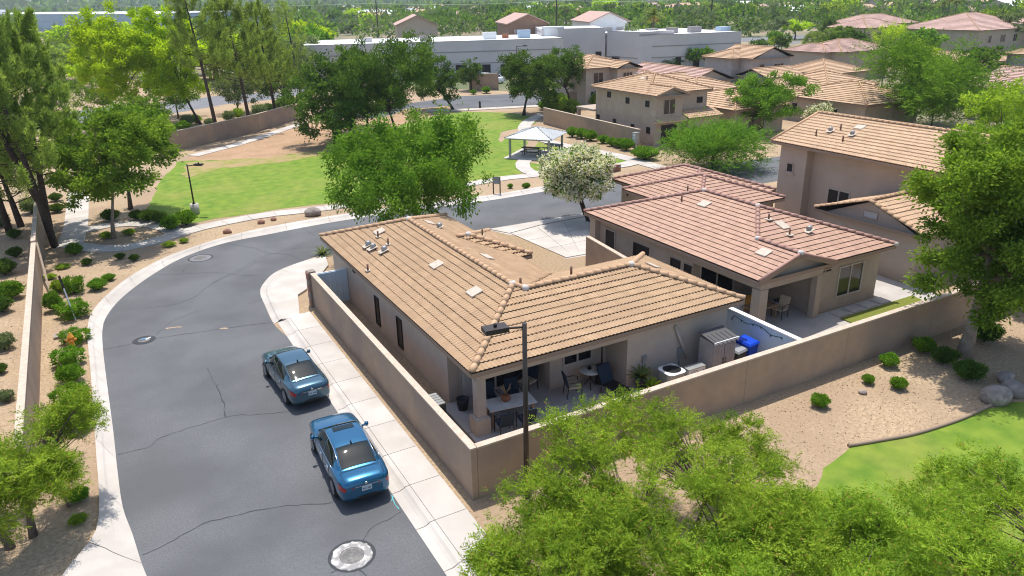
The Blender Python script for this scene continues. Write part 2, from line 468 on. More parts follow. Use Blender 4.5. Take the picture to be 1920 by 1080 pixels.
# pavement beside the house wall: kerb strip and square slabs
sx0, sx1, sx2 = -.40, -1.42, -2.0
pv = B().bb((sx0, -16, -.01), (sx1 + .004, 16.98, .06)).build('pavement', MAT['concrete']); tag(pv, kind='structure')
yj = [17.0 - 1.93 * k for k in range(17)]
for y1, y0 in zip(yj, yj[1:]):
    b = B().bb((sx1 + .012, y0 + .01, .0), (sx0, y1 - .01, .12)); b.a = [rnd.random()] * len(b.a); b.build('slab', MAT['concrete'], pv)
for y1, y0 in zip(yj, yj[1:]):
    ii = [Vector((sx2, y0 + (y1 - y0) * t / 4, 0)) for t in range(5)]; oo = [Vector((sx1, p.y, 0)) for p in ii]
    kerb('kerb', ii, oo, 2.0, [(0, .006), (.45, .02), (.62, .06), (.75, .108), (1, .117), (1, -.01)], MAT['concrete'], pv)
# corner apron before the side gate
ap_in = resample(g2([(513, 607), (497, 573), (488, 550), (493, 533), (517, 510), (567, 490), (612, 478)]), .45)
ap_out = resample(g2([(530, 602), (516, 573), (508, 551), (512, 537), (534, 516), (575, 499), (612, 488)]), .45)
a2, b2 = fit(ap_in, ap_out)
apron = B().prism([(p.x, p.y) for p in b2 + g2([(616, 500), (600, 520), (579, 512), (576, 545), (559, 556), (563, 600)])], -.02, .118).build('driveway_apron', MAT['concrete']); tag(apron, kind='structure')
kerb('kerb', a2, b2, 3.0, prof[:5], MAT['concrete'], apron)

# driveway of the two houses, in slabs
drv = [G(915, 431), G(1013, 415), G(1098, 401), Vector((20.6, 21.5, 0)), Vector((16.0, 17.0, 0)), G(1062, 485), G(1010, 452), G(955, 440)]
dw = sheet('driveway', flat(drv, .004), MAT['concrete'])
ap = [G(917, 430.5), G(1013, 414.5), G(1099, 400.5), G(1104, 405), G(1015, 422), G(955, 438)]
B().prism([(p.x, p.y) for p in ap], 0, .05).build('slab', MAT['concrete'], dw)
q0, q1, q2, q3 = G(957, 438.5), G(1104, 407), Vector((16.05, 17.2, 0)), G(1062, 484)
for i in range(3):
    for j in range(3):
        def bl(u, v): return q0.lerp(q1, u).lerp(q3.lerp(q2, u), v)
        e = .0025
        c = [bl(i / 3 + e, j / 3 + e), bl((i + 1) / 3 - e, j / 3 + e), bl((i + 1) / 3 - e, (j + 1) / 3 - e), bl(i / 3 + e, (j + 1) / 3 - e)]
        b = B().prism([(p.x, p.y) for p in c], 0, .05); b.a = [rnd.random()] * len(b.a); b.build('slab', MAT['concrete'], dw)
b = B()
for k in range(4):
    b = B().bb((9.05, 9.6 + k * 1.2, 0), (9.85, 10.78 + k * 1.2, .05)); b.build('slab', MAT['concrete'], dw)
yard = sheet('front_yard_gravel', flat([(8.3, 9.2), (13.9, 9.2), (13.9, 16.6), G(1062, 486), G(1010, 453.5), G(955, 441), G(917, 432), (9, 24.2), (4.7, 23.8), (4.7, 20.5), (8.3, 20.5)], .003), MAT['gravel_yard'])

# park paths in slabs
NP_ = [0]
def path(name, px, width, seg, par=None, z=.045, world=None):
    NP_[0] += 1; z += .0035 * NP_[0]
    c = resample(world or g2(px), seg); k = len(c)
    nrm = []
    for i in range(k):
        d = (c[min(i + 1, k - 1)] - c[max(i - 1, 0)]).normalized(); nrm.append(Vector((-d.y, d.x, 0)))
    if par is None:
        par = sheet(name, flat([p + n * width * .49 for p, n in zip(c, nrm)], .016 + .0015 * NP_[0]) + flat([p - n * width * .49 for p, n in zip(c, nrm)][::-1], .016 + .0015 * NP_[0]), MAT['concrete'])
    for i in range(k - 1):
        a, b = c[i].lerp(c[i + 1], .008), c[i].lerp(c[i + 1], .992)
        q = [a + nrm[i] * width / 2, b + nrm[i + 1] * width / 2, b - nrm[i + 1] * width / 2, a - nrm[i] * width / 2]
        o = B().prism([(p.x, p.y) for p in q], 0, z); o.a = [rnd.random()] * len(o.a); o.build('slab', MAT['concrete'], par)
    return par
path('path', [(150, 345), (146, 385), (142, 425), (131, 462)], 1.5, 1.8)
path('path', [(140, 462), (200, 468), (262, 461), (318, 444), (370, 429), (420, 418), (500, 403.5), (610, 391), (760, 368), (930, 337), (1000, 329.5), (1060, 322), (1130, 316)], 1.35, 1.8)
path('path', [(158, 432), (230, 420), (300, 424), (332, 438)], 1.3, 1.8)
path('path', [(362, 293), (400, 283), (450, 270), (510, 251), (562, 233)], 1.35, 2.2)
path('path', [(1018, 214), (992, 228), (983, 242), (1000, 257), (1068, 276), (1131, 287), (1185, 300), (1240, 316), (1290, 322)], 1.5, 2.2)
path('path', [(986, 300), (979, 309), (984, 318), (998, 326), (1014, 329)], 1.3, 1.8)
path('path', [(800, 208), (860, 207), (940, 203), (1012, 199), (1060, 196)], 1.6, 3.0)
path('path', [(1126, 316), (1160, 312), (1200, 303)], 1.6, 2.0)

lawn_px = [(272, 402), (318, 416), (345, 421), (420, 408), (520, 393), (610, 382), (690, 371), (760, 360), (850, 346), (930, 332), (992, 324), (977, 311), (955, 290), (935, 262), (940, 247), (975, 240), (1003, 232), (1010, 222), (960, 212), (870, 209), (820, 217), (700, 245), (640, 268), (560, 283), (480, 290), (400, 294), (335, 303), (300, 340), (285, 372)]
lawn = sheet('lawn', ragged(g2(lawn_px), .7, .12, .009, 3), MAT['grass'])
sheet('lawn', ragged(g2([(1004, 327), (988, 313), (991, 305), (1020, 309), (1060, 316), (1126, 311), (1180, 302), (1130, 291), (1068, 280), (1010, 266), (1000, 280), (1050, 284), (1052, 292), (1028, 303)]), .7, .08, .0095, 4), MAT['grass'])
sheet('lawn', ragged(g2([(945, 262), (935, 272), (955, 292), (978, 282), (990, 268), (985, 258), (965, 252)]), .7, .08, .0105, 5), MAT['grass'])
sheet('bare_soil', ragged(g2([(345, 303), (372, 290), (420, 279), (470, 266), (520, 250), (570, 234), (640, 222), (720, 222), (760, 232), (700, 252), (640, 272), (560, 288), (480, 297), (400, 301)]), .9, .35, .0125, 6), MAT['soil'])
sheet('dry_grass', ragged(g2([(352, 306), (400, 301), (480, 297), (560, 288), (640, 272), (700, 252), (690, 264), (640, 283), (560, 299), (480, 310), (420, 314), (380, 322), (340, 335)]), .8, .35, .0145, 8), MAT['grass_dry'])
sheet('bare_soil', ragged(g2([(700, 228), (760, 205), (840, 199), (850, 207), (780, 222), (720, 240)]), .9, .3, .0135, 10), MAT['soil'])
sheet('garden_gravel', ragged(g2([(1055, 268), (1085, 256), (1130, 262), (1190, 285), (1260, 310), (1300, 330), (1240, 311), (1187, 296), (1131, 283), (1070, 272)]), .7, .1, .005, 11), MAT['gravel_yard'])
nl = [(1600, 835), (1660, 826), (1720, 815), (1800, 789), (1845, 768), (1900, 755), (1990, 745), (2100, 900), (2000, 1180), (1500, 1250), (1500, 1000), (1545, 880)]
sheet('lawn', ragged(g2(nl), .5, .05, .009, 12), MAT['grass'])
eb = B(); pts = resample(g2([(1590, 838), (1660, 826), (1720, 814), (1800, 788), (1850, 765), (1880, 752)]), .4)
eb.tube([p + Vector((0, 0, .05)) for p in pts], .07, 6).build('lawn_edging', MAT['fascia']); tag(bpy.data.objects['lawn_edging'], kind='structure')

# streets farther off
sheet('street', flat(g2([(640, 212), (800, 189), (870, 180), (960, 176), (1060, 176), (1110, 190), (1062, 194), (1010, 197), (940, 200), (860, 204), (800, 206), (640, 232)]), .004), MAT['asphalt'])
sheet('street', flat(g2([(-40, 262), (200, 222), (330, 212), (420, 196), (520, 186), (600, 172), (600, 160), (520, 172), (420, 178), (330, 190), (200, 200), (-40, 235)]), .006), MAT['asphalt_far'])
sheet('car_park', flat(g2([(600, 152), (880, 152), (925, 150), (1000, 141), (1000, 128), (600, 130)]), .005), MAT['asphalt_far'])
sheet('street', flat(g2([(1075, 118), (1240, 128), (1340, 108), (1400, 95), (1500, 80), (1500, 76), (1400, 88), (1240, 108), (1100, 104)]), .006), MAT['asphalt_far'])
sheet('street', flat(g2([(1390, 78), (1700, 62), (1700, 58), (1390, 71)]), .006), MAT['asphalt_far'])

# sealed cracks and marks on the asphalt
def ribbon(pts, w, z, m, parent, name, amp=.05, seed=1, step=.22):
    r = random.Random(seed); c = resample(pts, step); vs = []; fs = []
    off = 0
    for i, p in enumerate(c):
        d = (c[min(i + 1, len(c) - 1)] - c[max(i - 1, 0)]).normalized(); n = Vector((-d.y, d.x, 0))
        off = off * .75 + r.uniform(-amp, amp)
        ww = w * r.uniform(.4, 1.25); q = p + n * off
        vs += [(q.x + n.x * ww, q.y + n.y * ww, z), (q.x - n.x * ww, q.y - n.y * ww, z)]
        if i: fs.append((2 * i - 1, 2 * i - 2, 2 * i, 2 * i + 1))
    return B().add(vs, fs).build(name, m, parent)
cracks = [
 ([(268, 1042), (320, 1018), (380, 985), (430, 972), (500, 955), (560, 948), (624, 942)], .022),
 ([(222, 852), (280, 838), (300, 822), (345, 806), (390, 791), (430, 780), (500, 778), (545, 772)], .020),
 ([(405, 722), (418, 760), (424, 783)], .03), ([(193, 655), (245, 645), (290, 636), (370, 624), (440, 614), (515, 606)], .024),
 ([(284, 515), (340, 514), (400, 512), (450, 516), (500, 516)], .02), ([(343, 511), (352, 500), (365, 492)], .02),
 ([(425, 457), (470, 464), (505, 475), (540, 478), (570, 490)], .02), ([(505, 475), (450, 505), (400, 530), (370, 553), (330, 570), (270, 580)], .018),
 ([(400, 530), (440, 512), (480, 492), (530, 470), (590, 462)], .014), ([(560, 420), (580, 436), (592, 442)], .018),
 ([(680, 1015), (700, 990), (735, 972), (755, 962)], .018), ([(620, 1075), (660, 1064), (690, 1080)], .02),
 ([(470, 570), (500, 555)], .012), ([(1018, 362), (1060, 374), (1090, 385)], .03), ([(390, 690), (400, 712), (405, 722)], .014),
 ([(290, 636), (310, 615), (330, 600), (380, 580)], .012)]
for i, (p, w) in enumerate(cracks): ribbon(g2(p), w * .8, .0085, MAT['crack_seal'], road, 'crack', .05, i)
for i, p in enumerate(([(311, 616), (325, 614), (341, 613)], [(412, 617), (420, 615), (427, 616)])): ribbon(g2(p), .06, .009, MAT['gravel'], road, 'spill_mark', .03, i + 40)
for i, p in enumerate(([(735, 928), (741, 945), (748, 955)], [(738, 930), (733, 940)])): ribbon(g2(p), .014, .011 + .002 * i, MAT['paint_teal'], road, 'paint_mark', .02, i + 60)
def manhole(px, r, label, ring, lid):
    c = G(*px); t = thing('manhole', label, 'manhole cover', (c.x, c.y, .004), 'manhole covers in the road')
    rr = random.Random(int(px[0])); n = 40; vs = []; fs = []
    for k in range(n):
        a = 2 * math.pi * k / n; j = rr.uniform(.94, 1.05)
        for q, z in ((r * .60, .012), (r * .97 * j, .012), (r * 1.0 * j, .0)): vs.append((q * math.cos(a), q * math.sin(a), z))
    for k in range(n):
        for w in range(2): fs.append((k * 3 + w, k * 3 + w + 1, ((k + 1) % n) * 3 + w + 1, ((k + 1) % n) * 3 + w))
    B().add(vs, fs).build('ring', ring, t, False)
    b = B().lathe([(r * .59, .014), (r * .56, .018), (r * .50, .018), (r * .48, .013), (r * .46, .013), (r * .44, .019), (0, .019)], n=32)
    for k in range(-3, 4):
        for j in range(-3, 4):
            if k * k + j * j < 10: b.box((k * .052 * r / .4, j * .052 * r / .4, .022), (.022, .022, .008), .6)
    b.build('lid', lid, t, False)
    b = B()
    for k in range(n):
        a0, a1 = 2 * math.pi * k / n, 2 * math.pi * (k + 1) / n
        b.add([(r * f * math.cos(a), r * f * math.sin(a), .002) for f, a in ((1.0, a0), (1.16, a0), (1.16, a1), (1.0, a1))], [(0, 1, 2, 3)])
    b.build('asphalt_collar', MAT['crack_seal'], t, False)
    return t
manhole((660, 1042), .56, 'round iron manhole cover in a wide worn white concrete ring at the road bottom', MAT['paint_white'], MAT['cast_iron'])
manhole((376, 484), .62, 'pale manhole cover near the kerb on the road bend', MAT['asphalt_far'], MAT['cast_iron'])
mh = manhole((270, 638), .42, 'small valve cover marked with blue and white paint on the road', MAT['crack_seal'], MAT['cast_iron'])
c = Vector(mh.location)
ribbon([c + Vector((-.12, .1, 0)), c + Vector((.1, .13, 0))], .05, .03, MAT['blue_bright'], mh, 'paint_mark', .01, 3, .08)
ribbon([c + Vector((.08, -.02, 0)), c + Vector((.30, .16, 0))], .05, .03, MAT['white_paint'], mh, 'paint_mark', .01, 5, .08)

# ------------------------------------------------------------------ boundary walls
def block_wall(name, label, p, q, h, th, seg, m='block_wall', capm='wall_cap', cap=.06, group=None, lip=.02):
    p, q = Vector((p[0], p[1], 0)), Vector((q[0], q[1], 0)); d = (q - p); L = d.length; d.normalize(); n = Vector((-d.y, d.x, 0))
    t = thing(name, label, 'wall', (p.x, p.y, 0), group)
    k = max(1, round(L / seg))
    for i in range(k):
        a, b = p + d * (L * i / k + .006), p + d * (L * (i + 1) / k - .006)
        B().prism([(v.x, v.y) for v in (a - n * th / 2, b - n * th / 2, b + n * th / 2, a + n * th / 2)], -.02, h - cap).build('wall_panel', MAT[m], t)
        a, b = p + d * (L * i / k + .002), p + d * (L * (i + 1) / k - .002); w = th / 2 + lip
        B().prism([(v.x, v.y) for v in (a - n * w, b - n * w, b + n * w, a + n * w)], h - cap + .001, h).build('coping', MAT[capm], t)  # slightly overhanging cap; on tan walls its pale tone paints the sunlit top
    return t
block_wall('boundary_wall', 'long tan block wall beside the pavement with the two parked cars', (.1, 0.0), (.1, 17.6), 1.83, .2, 4.6)
block_wall('boundary_wall', 'long tan rear block wall running behind the patio to the leaning tree', (0.205, .1), (33, .1), 1.83, .2, 5.9)
sp = thing('stone_pillar', 'small stone clad pillar ending the wall beside the side gate', 'pillar', (.1, 17.95, 0))
B().bb((-.08, 17.72, 0), (.28, 18.15, 1.85)).build('core', MAT['stone'], sp)
for r in range(9):
    for s_, c0 in ((0, (-.10, 17.72)), (1, (-.10, 17.94))):
        h = .185; ins = rnd.uniform(0, .02)
        B().bb((c0[0] - .03 + ins, c0[1] - .02, .02 + r * .2), (c0[0] + .05, c0[1] + .19, .02 + r * .2 + h)).build('stone', MAT['stone_red'] if rnd.random() < .5 else MAT['stone'], sp)
gt = thing('side_gate', 'pale blue-white side gate between the stone pillar and the tan roofed house', 'gate', (1.0, 17.6, 0))
for k in range(5):
    B().bb((.30 + k * .30, 17.55, .08), (.30 + k * .30 + .285, 17.6, 1.72)).build('board', MAT['wall_blue'], gt)
B().bb((.28, 17.6, .05), (1.80, 17.66, .14)).bb((.28, 17.6, 1.64), (1.80, 17.66, 1.76)).bb((.28, 17.6, .15), (.34, 17.66, 1.63)).bb((1.73, 17.6, .15), (1.80, 17.66, 1.63)).build('gate_frame', MAT['white_paint'], gt)
block_wall('garden_wall', 'pale blue painted wall with string lights between the two back yards', (14.13, .22), (14.13, 9.0), 1.8, .2, 4.4, 'wall_blue', 'white_paint')
block_wall('garden_wall', 'short tan wall between the two front yards by the driveway', (14.13, 9.02), (14.9, 15.6), 1.75, .2, 3.3)
wl0, wl1 = G(75, 720), G(84, 430)
dl = (wl1 - wl0).normalized()
a, b_, c_ = wl0 - dl * 9, wl0.lerp(wl1, .60), wl1 + dl * 9
block_wall('park_wall', 'grey tan block wall along the gravel bed left of the road', (a.x - .1, a.y), (b_.x - .1, b_.y), 1.85, .2, 6)
block_wall('park_wall', 'grey tan wall running under the two tall pine trunks', (b_.x - .1, b_.y + .01), (c_.x - .1, c_.y), 1.95, .2, 6)
pk = thing('slant_strip', 'dark slanted strip against the low wall left of the road', 'slant_strip', (wl0.x, b_.y - 1, 0))
B().bar((b_.x + .06, b_.y, 1.75), (b_.x + .45, b_.y - 4.5, .06), .10, .16).build('board', MAT['bark_tan'], pk)  # slanting strip from wall top to ground, drawn as a thin bar
w = [G(300, 294), G(330, 283), G(420, 262), G(485, 246), G(556, 224)]
pw = [block_wall('park_wall', l, (p.x, p.y), (q.x, q.y), 2.0, .2, 7) for p, q, l in zip(w, w[1:], ('tan park wall section behind the round ash tree', 'tan park wall section left of the dark pine trunk', 'tan park wall section between the two pine trunks', 'tan park wall section nearest the dark green trees'))]
block_wall('park_wall', 'tan stucco wall behind the clipped round bushes and pavilion', (G(1020, 232).x, G(1020, 232).y), (G(1198, 279).x, G(1198, 279).y), 1.9, .2, 6)
block_wall('block_wall', 'brown wall below the parked cars beyond the far street', (G(880, 170).x, G(880, 170).y), (G(935, 168).x, G(935, 168).y), 2.6, .25, 9, 'block_wall')
block_wall('block_wall', 'low brown wall beside the rear corner of the two storey house', (G(1064, 196).x, G(1064, 196).y), (G(1128, 200).x, G(1128, 200).y), 1.8, .25, 9, 'block_wall')

# ------------------------------------------------------------------ tiled roofs
def interval(poly2, v):
    xs = []
    n = len(poly2)
    for i in range(n):
        (u0, v0), (u1, v1) = poly2[i], poly2[(i + 1) % n]
        if abs(v1 - v0) < 1e-9:
            if abs(v - v0) < 1e-6: xs += [u0, u1]
        elif min(v0, v1) - 1e-6 <= v <= max(v0, v1) + 1e-6: xs.append(u0 + (u1 - u0) * (v - v0) / (v1 - v0))
    return (min(xs), max(xs)) if xs else None
def tile_mesh(name, planes, m, expo=.335, wave=.17, amp=.024, lift=.040, tilew=.30, seed=1):
    """rows of overlapping tiles on each roof plane: every row tilts out of the plane and ends in a riser; wave>0 gives barrel tiles"""
    r = random.Random(seed); V = []; Q = []; A_ = []
    for poly in planes:
        P = [Vector(p) for p in poly]; o = P[0]; ud = (P[1] - P[0]).normalized()
        nn = Vector((0, 0, 0))
        for i in range(1, len(P) - 1): nn += (P[i] - o).cross(P[i + 1] - o)
        nn.normalize()
        if nn.z < 0: nn = -nn
        vd = nn.cross(ud)
        p2 = [((p - o).dot(ud), (p - o).dot(vd)) for p in P]
        if max(q[1] for q in p2) < .01: vd = -vd; p2 = [((p - o).dot(ud), (p - o).dot(vd)) for p in P]
        vmax = max(q[1] for q in p2); rows = max(1, int(round(vmax / expo))); ex = vmax / rows
        for k in range(rows):
            v0, v1 = k * ex, (k + 1) * ex
            I0, I1 = interval(p2, min(v0 + 1e-4, vmax)), interval(p2, v1 - 1e-4)
            if not I0 or not I1: continue
            a, b = min(I0[0], I1[0]), max(I0[1], I1[1])
            st = wave / 4 if wave else tilew
            us = []
            u = a - (0 if wave else r.choice((0, .5)) * tilew)
            tile = {}
            while u < b + st: us.append(u); u += st
            base = len(V); cnt = 0
            jit = r.uniform(-.008, .008); ph = r.uniform(-.03, .03)
            for i, u in enumerate(us):
                hz = amp * math.cos(2 * math.pi * (u + ph) / wave) if wave else 0.0
                ub, ut = min(max(u, I0[0]), I0[1]), min(max(u, I1[0]), I1[1])
                if wave:
                    pb = o + ud * ub + vd * v0 + nn * (lift + hz + jit); pt = o + ud * ut + vd * v1 + nn * (.004 + hz * .9)
                    V += [pb, pt, o + ud * ub + vd * (v0 + .03) + nn * -.02]
                    if i:
                        j = base + (i - 1) * 3; l = base + i * 3
                        key = int(math.floor(us[i - 1] / (wave * 2)));
                        if key not in tile: tile[key] = r.random()
                        Q.append((j, l, l + 1, j + 1)); A_.append(tile[key])
                        Q.append((j + 2, l + 2, l, j)); A_.append(.0)
                elif i:
                    u0, g = us[i - 1], .002
                    e0, e1 = min(max(u0 + g, I0[0]), I0[1]), min(max(u - g, I0[0]), I0[1]); f0, f1 = min(max(u0 + g, I1[0]), I1[1]), min(max(u - g, I1[0]), I1[1])
                    if e1 - e0 < 1e-4 and f1 - f0 < 1e-4: continue
                    dz = r.uniform(-.004, .007); j = len(V)
                    V += [o + ud * e0 + vd * v0 + nn * (lift + dz), o + ud * e1 + vd * v0 + nn * (lift + dz), o + ud * f1 + vd * v1 + nn * (.006 + dz * .3), o + ud * f0 + vd * v1 + nn * (.006 + dz * .3), o + ud * e0 + vd * (v0 + .032) - nn * .02, o + ud * e1 + vd * (v0 + .032) - nn * .02]
                    vv = r.random() if r.random() > .05 else 1.3
                    Q.append((j, j + 1, j + 2, j + 3)); A_.append(vv); Q.append((j + 4, j + 5, j + 1, j)); A_.append(0)
    return mesh_np(name, np.array([tuple(p) for p in V]), np.array(Q), m, A_)
def ridge_mesh(m, L=.45, r0=.122, r1=.102):
    b = B(); n = 7; vs = []; fs = []
    for x, r, z in ((0, r0, .025), (L * .55, (r0 + r1) / 2, .012), (L, r1, 0)):
        for k in range(n + 1):
            t = math.pi * (k / n); vs.append((x, r * math.cos(t), z + r * math.sin(t) * .95 - .02))
    for i in range(2):
        for k in range(n): fs.append((i * (n + 1) + k, (i + 1) * (n + 1) + k, (i + 1) * (n + 1) + k + 1, i * (n + 1) + k + 1))
    fs.append(tuple(range(n + 1)))
    b.add(vs, fs, 0, .5, True); return b.mesh('ridge_tile', m)
def lay_ridges(lines, me, parent, step=.385, r=None):
    """single ridge tiles, each an object, uphill or along the line"""
    rr = random.Random(5)
    for a, b in lines:
        a, b = Vector(a), Vector(b); d = b - a; L = d.length; d.normalize(); k = max(1, int(L / step)); s = L / k
        side = Vector((0, 0, 1)).cross(d).normalized(); up = d.cross(side)
        for i in range(k):
            o = link('ridge_tile', me); p = a + d * (s * i)
            o.parent = parent
            if parent.type == 'EMPTY': o.matrix_parent_inverse = Matrix.Translation(-Vector(parent.location))
            j = rr.uniform(-.02, .02)
            o.matrix_basis = Matrix(((d.x, side.x + j * d.x, up.x, p.x), (d.y, side.y + j * d.y, up.y, p.y), (d.z, side.z, up.z, p.z + .02), (0, 0, 0, 1)))
def ridge_joined(lines, m, name, parent, step=.4):
    b = B()
    for p, q in lines:
        p, q = Vector(p), Vector(q); k = max(1, int((q - p).length / step))
        for i in range(k):
            u, v = p.lerp(q, i / k), p.lerp(q, (i + 1.12) / k)
            b.tube([u + Vector((0, 0, .03)), v + Vector((0, 0, .015))], [.125, .10], 6)
    o = b.build(name, m, parent); tag(o, kind='stuff'); return o
def deck(name, planes, outline, ze, parent, m, wallm, fas=.20):
    """underlay below the tiles, fascia board and soffit"""
    b = B()
    for p in planes: b.poly([(q[0], q[1], q[2] - .035) for q in p], 1)
    n = len(outline)
    for i in range(n):
        a, c = outline[i], outline[(i + 1) % n]
        b.add([(a[0], a[1], ze - .036), (c[0], c[1], ze - .036), (c[0], c[1], ze - fas), (a[0], a[1], ze - fas)], [(0, 1, 2, 3)], 0)
    b.add([(a[0], a[1], ze - fas) for a in outline], [tuple(range(n - 1, -1, -1))], 2)
    return b.build(name, [m, MAT['underlay'], wallm], parent)
def window(parent, c, nrm, w, h, mull=1, fm='frame_tan', gm='glass_dark', name='window', sill=False, depth=.05):
    """framed window standing proud of the wall at c (centre, on the wall face); nrm = 'x-','x+','y-','y+'"""
    ax = nrm[0]; s = -1 if nrm[1] == '-' else 1
    def P(u, v, d):
        return (c[0] + s * d, c[1] + u, c[2] + v) if ax == 'x' else (c[0] + u, c[1] + s * d, c[2] + v)
    f = .06; b = B()
    for u0, u1, v0, v1 in ((-w / 2, w / 2, h / 2 - f, h / 2), (-w / 2, w / 2, -h / 2, -h / 2 + f), (-w / 2, -w / 2 + f, -h / 2 + f, h / 2 - f), (w / 2 - f, w / 2, -h / 2 + f, h / 2 - f)):
        b.bb(P(u0, v0, -.02), P(u1, v1, depth))
    for k in range(mull): 
        u = -w / 2 + w * (k + 1) / (mull + 1); b.bb(P(u - .03, -h / 2 + f, -.01), P(u + .03, h / 2 - f, depth - .01))
    if sill: b.bb(P(-w / 2 - .12, -h / 2 - .14, 0), P(w / 2 + .12, -h / 2 - .002, .10))
    fr = b.build(name, MAT[fm], parent)
    k = mull + 1
    for i in range(k):
        u0, u1 = -w / 2 + w * i / k + f * .8, -w / 2 + w * (i + 1) / k - f * .8
        B().bb(P(u0, -h / 2 + f * .8, -.015), P(u1, h / 2 - f * .8, .012)).build('pane', MAT[gm], fr)
    return fr
def roof_vents(parent, spots, plane_at):
    pass

# ---- the tan house in the middle
A = thing('house', 'single storey house with tan barrel tile roof beside the two parked cars', 'house', (1.8, 3.1, 0))
s3 = 1 / 3
xe, xm, xr = 1.36, 4.95, 8.54
yn, yf, zE = 2.65, 20.4, 2.75
zR = zE + (xm - xe) * s3
hipn, hipf = yn + (xm - xe), yf - (xm - xe)
wx, wyf = 13.55, 9.12
yw = (yn + wyf) / 2; zW = zE + (wyf - yn) / 2 * s3; wap = wx - (wyf - yn) / 2; Vx = xm + (zR - zW) * 3
planesA = [
 [(xe, yf, zE), (xe, yn, zE), (xm, hipn, zR), (xm, hipf, zR)],
 [(xe, yn, zE), (wx, yn, zE), (wap, yw, zW), (xe + yw - yn, yw, zW)],
 [(xe + yw - yn, yw, zW), (Vx, yw, zW), (xm, hipn, zR)],
 [(wx, yn, zE), (wx, wyf, zE), (wap, yw, zW)],
 [(wx, wyf, zE), (xr, wyf, zE), (Vx, yw, zW), (wap, yw, zW)],
 [(xr, wyf, zE), (xr, yf, zE), (xm, hipf, zR), (xm, hipn, zR), (Vx, yw, zW)],
 [(xr, yf, zE), (xe, yf, zE), (xm, hipf, zR)]]
outA = [(xe, yn), (wx, yn), (wx, wyf), (xr, wyf), (xr, yf), (xe, yf)]
rfA = deck('roof', planesA, outA, zE, A, MAT['fascia'], MAT['stucco'])
tag(link('roof_tiles', tile_mesh('roof_tiles', planesA, MAT['tile_tan'], .335, .168, seed=3), rfA), kind='stuff')
# small raised hip over the entry
apx = Vector((6.95, 14.2, 3.50)); ex1 = 9.2; dd = ex1 - apx.x
vst = Vector((xm + (zR - apx.z) * 3, apx.y, apx.z))
pF = [[(xr - .15, apx.y - dd, zE), (ex1, apx.y - dd, zE), tuple(apx), tuple(vst)], [(ex1, apx.y - dd, zE), (ex1, apx.y + dd, zE), tuple(apx)], [(ex1, apx.y + dd, zE), (xr - .15, apx.y + dd, zE), tuple(vst), tuple(apx)]]
er = deck('entry_roof', pF, [(xr - .3, apx.y - dd), (ex1, apx.y - dd), (ex1, apx.y + dd), (xr - .3, apx.y + dd)], zE, A, MAT['fascia'], MAT['stucco'])
tag(link('roof_tiles', tile_mesh('roof_tiles', pF, MAT['tile_tan'], .335, .168, seed=4, lift=.06), er), kind='stuff')
rmA = ridge_mesh(MAT['ridge_tan'])
up = .03
def L3(p, q): return ((p[0], p[1], p[2] + up), (q[0], q[1], q[2] + up))
linesA = [L3((xe + .02, yn + .02, zE), (xm, hipn, zR)), L3((xm, hipn, zR), (xm, hipf, zR)), L3((xe, yf, zE), (xm, hipf, zR)), L3((xr, yf, zE), (xm, hipf, zR)), L3((Vx, yw, zW), (wap, yw, zW)), L3((wx, yn, zE), (wap, yw, zW)), L3((wx, wyf, zE), (wap, yw, zW)), L3((xm, hipn, zR), (Vx, yw, zW))]
lay_ridges(linesA, rmA, rfA)
lay_ridges([L3((ex1, apx.y - dd, zE), tuple(apx)), L3((ex1, apx.y + dd, zE), tuple(apx)), L3(tuple(vst), tuple(apx))], rmA, er)
b = B()
for p in ((xm, hipn, zR), (Vx, yw, zW), (wap, yw, zW), (xm, hipf, zR), tuple(apx)):
    b.lathe([(.15, -.02), (.16, .08), (.11, .15), (0, .17)], (p[0], p[1], p[2] + .0), 7)
b.build('ridge_mortar', MAT['mortar'], rfA)
# walls
z0, z1 = -.02, zE - .20
wb = B().prism([(1.8, 5.6), (5.5, 5.6), (5.5, 4.45), (8.1, 4.45), (8.1, 3.1), (13.1, 3.1), (13.1, 8.65), (8.1, 8.65), (8.1, 19.95), (1.8, 19.95)], z0, z1 + .002)
wb.build('wall', MAT['stucco'], A)
B().bb((1.75, 3.02, 2.18), (8.099, 3.36, z1 - .002)).build('patio_beam', MAT['stucco'], A)
B().bb((1.79, 3.362, 2.18), (2.10, 5.599, z1 - .002)).build('patio_beam', MAT['stucco'], A)
B().bb((1.72, 3.02, .72), (2.06, 3.36, 2.179)).build('patio_column', MAT['stucco'], A)
B().bb((1.60, 2.92, 0), (2.16, 3.46, .70)).bb((1.63, 2.95, .70), (2.13, 3.43, .74)).build('column_base', MAT['stucco'], A)
sl = B()
ps = sheet('patio_slab', flat([(1.45, 2.1), (14.0, 2.1), (14.0, 3.1), (8.2, 3.1), (8.2, 5.6), (1.45, 5.6)], .01), MAT['crack_seal'], A)
xs = [1.45, 3.6, 5.72, 8.1]; 
for i in range(3):
    for (ya, yb) in ((2.1, 3.3), (3.32, 5.58)):
        if i == 2 and yb > 4: yb = 4.44
        B().bb((xs[i] + .008, ya + .008, .0), (xs[i + 1] - .008, yb - .008, .09)).build('slab', MAT['concrete_patio'], ps)
for i in range(3): B().bb((8.12 + i * 1.95, 2.11, 0), (8.12 + (i + 1) * 1.95 - .015, 3.09, .09)).build('slab', MAT['concrete_patio'], ps)
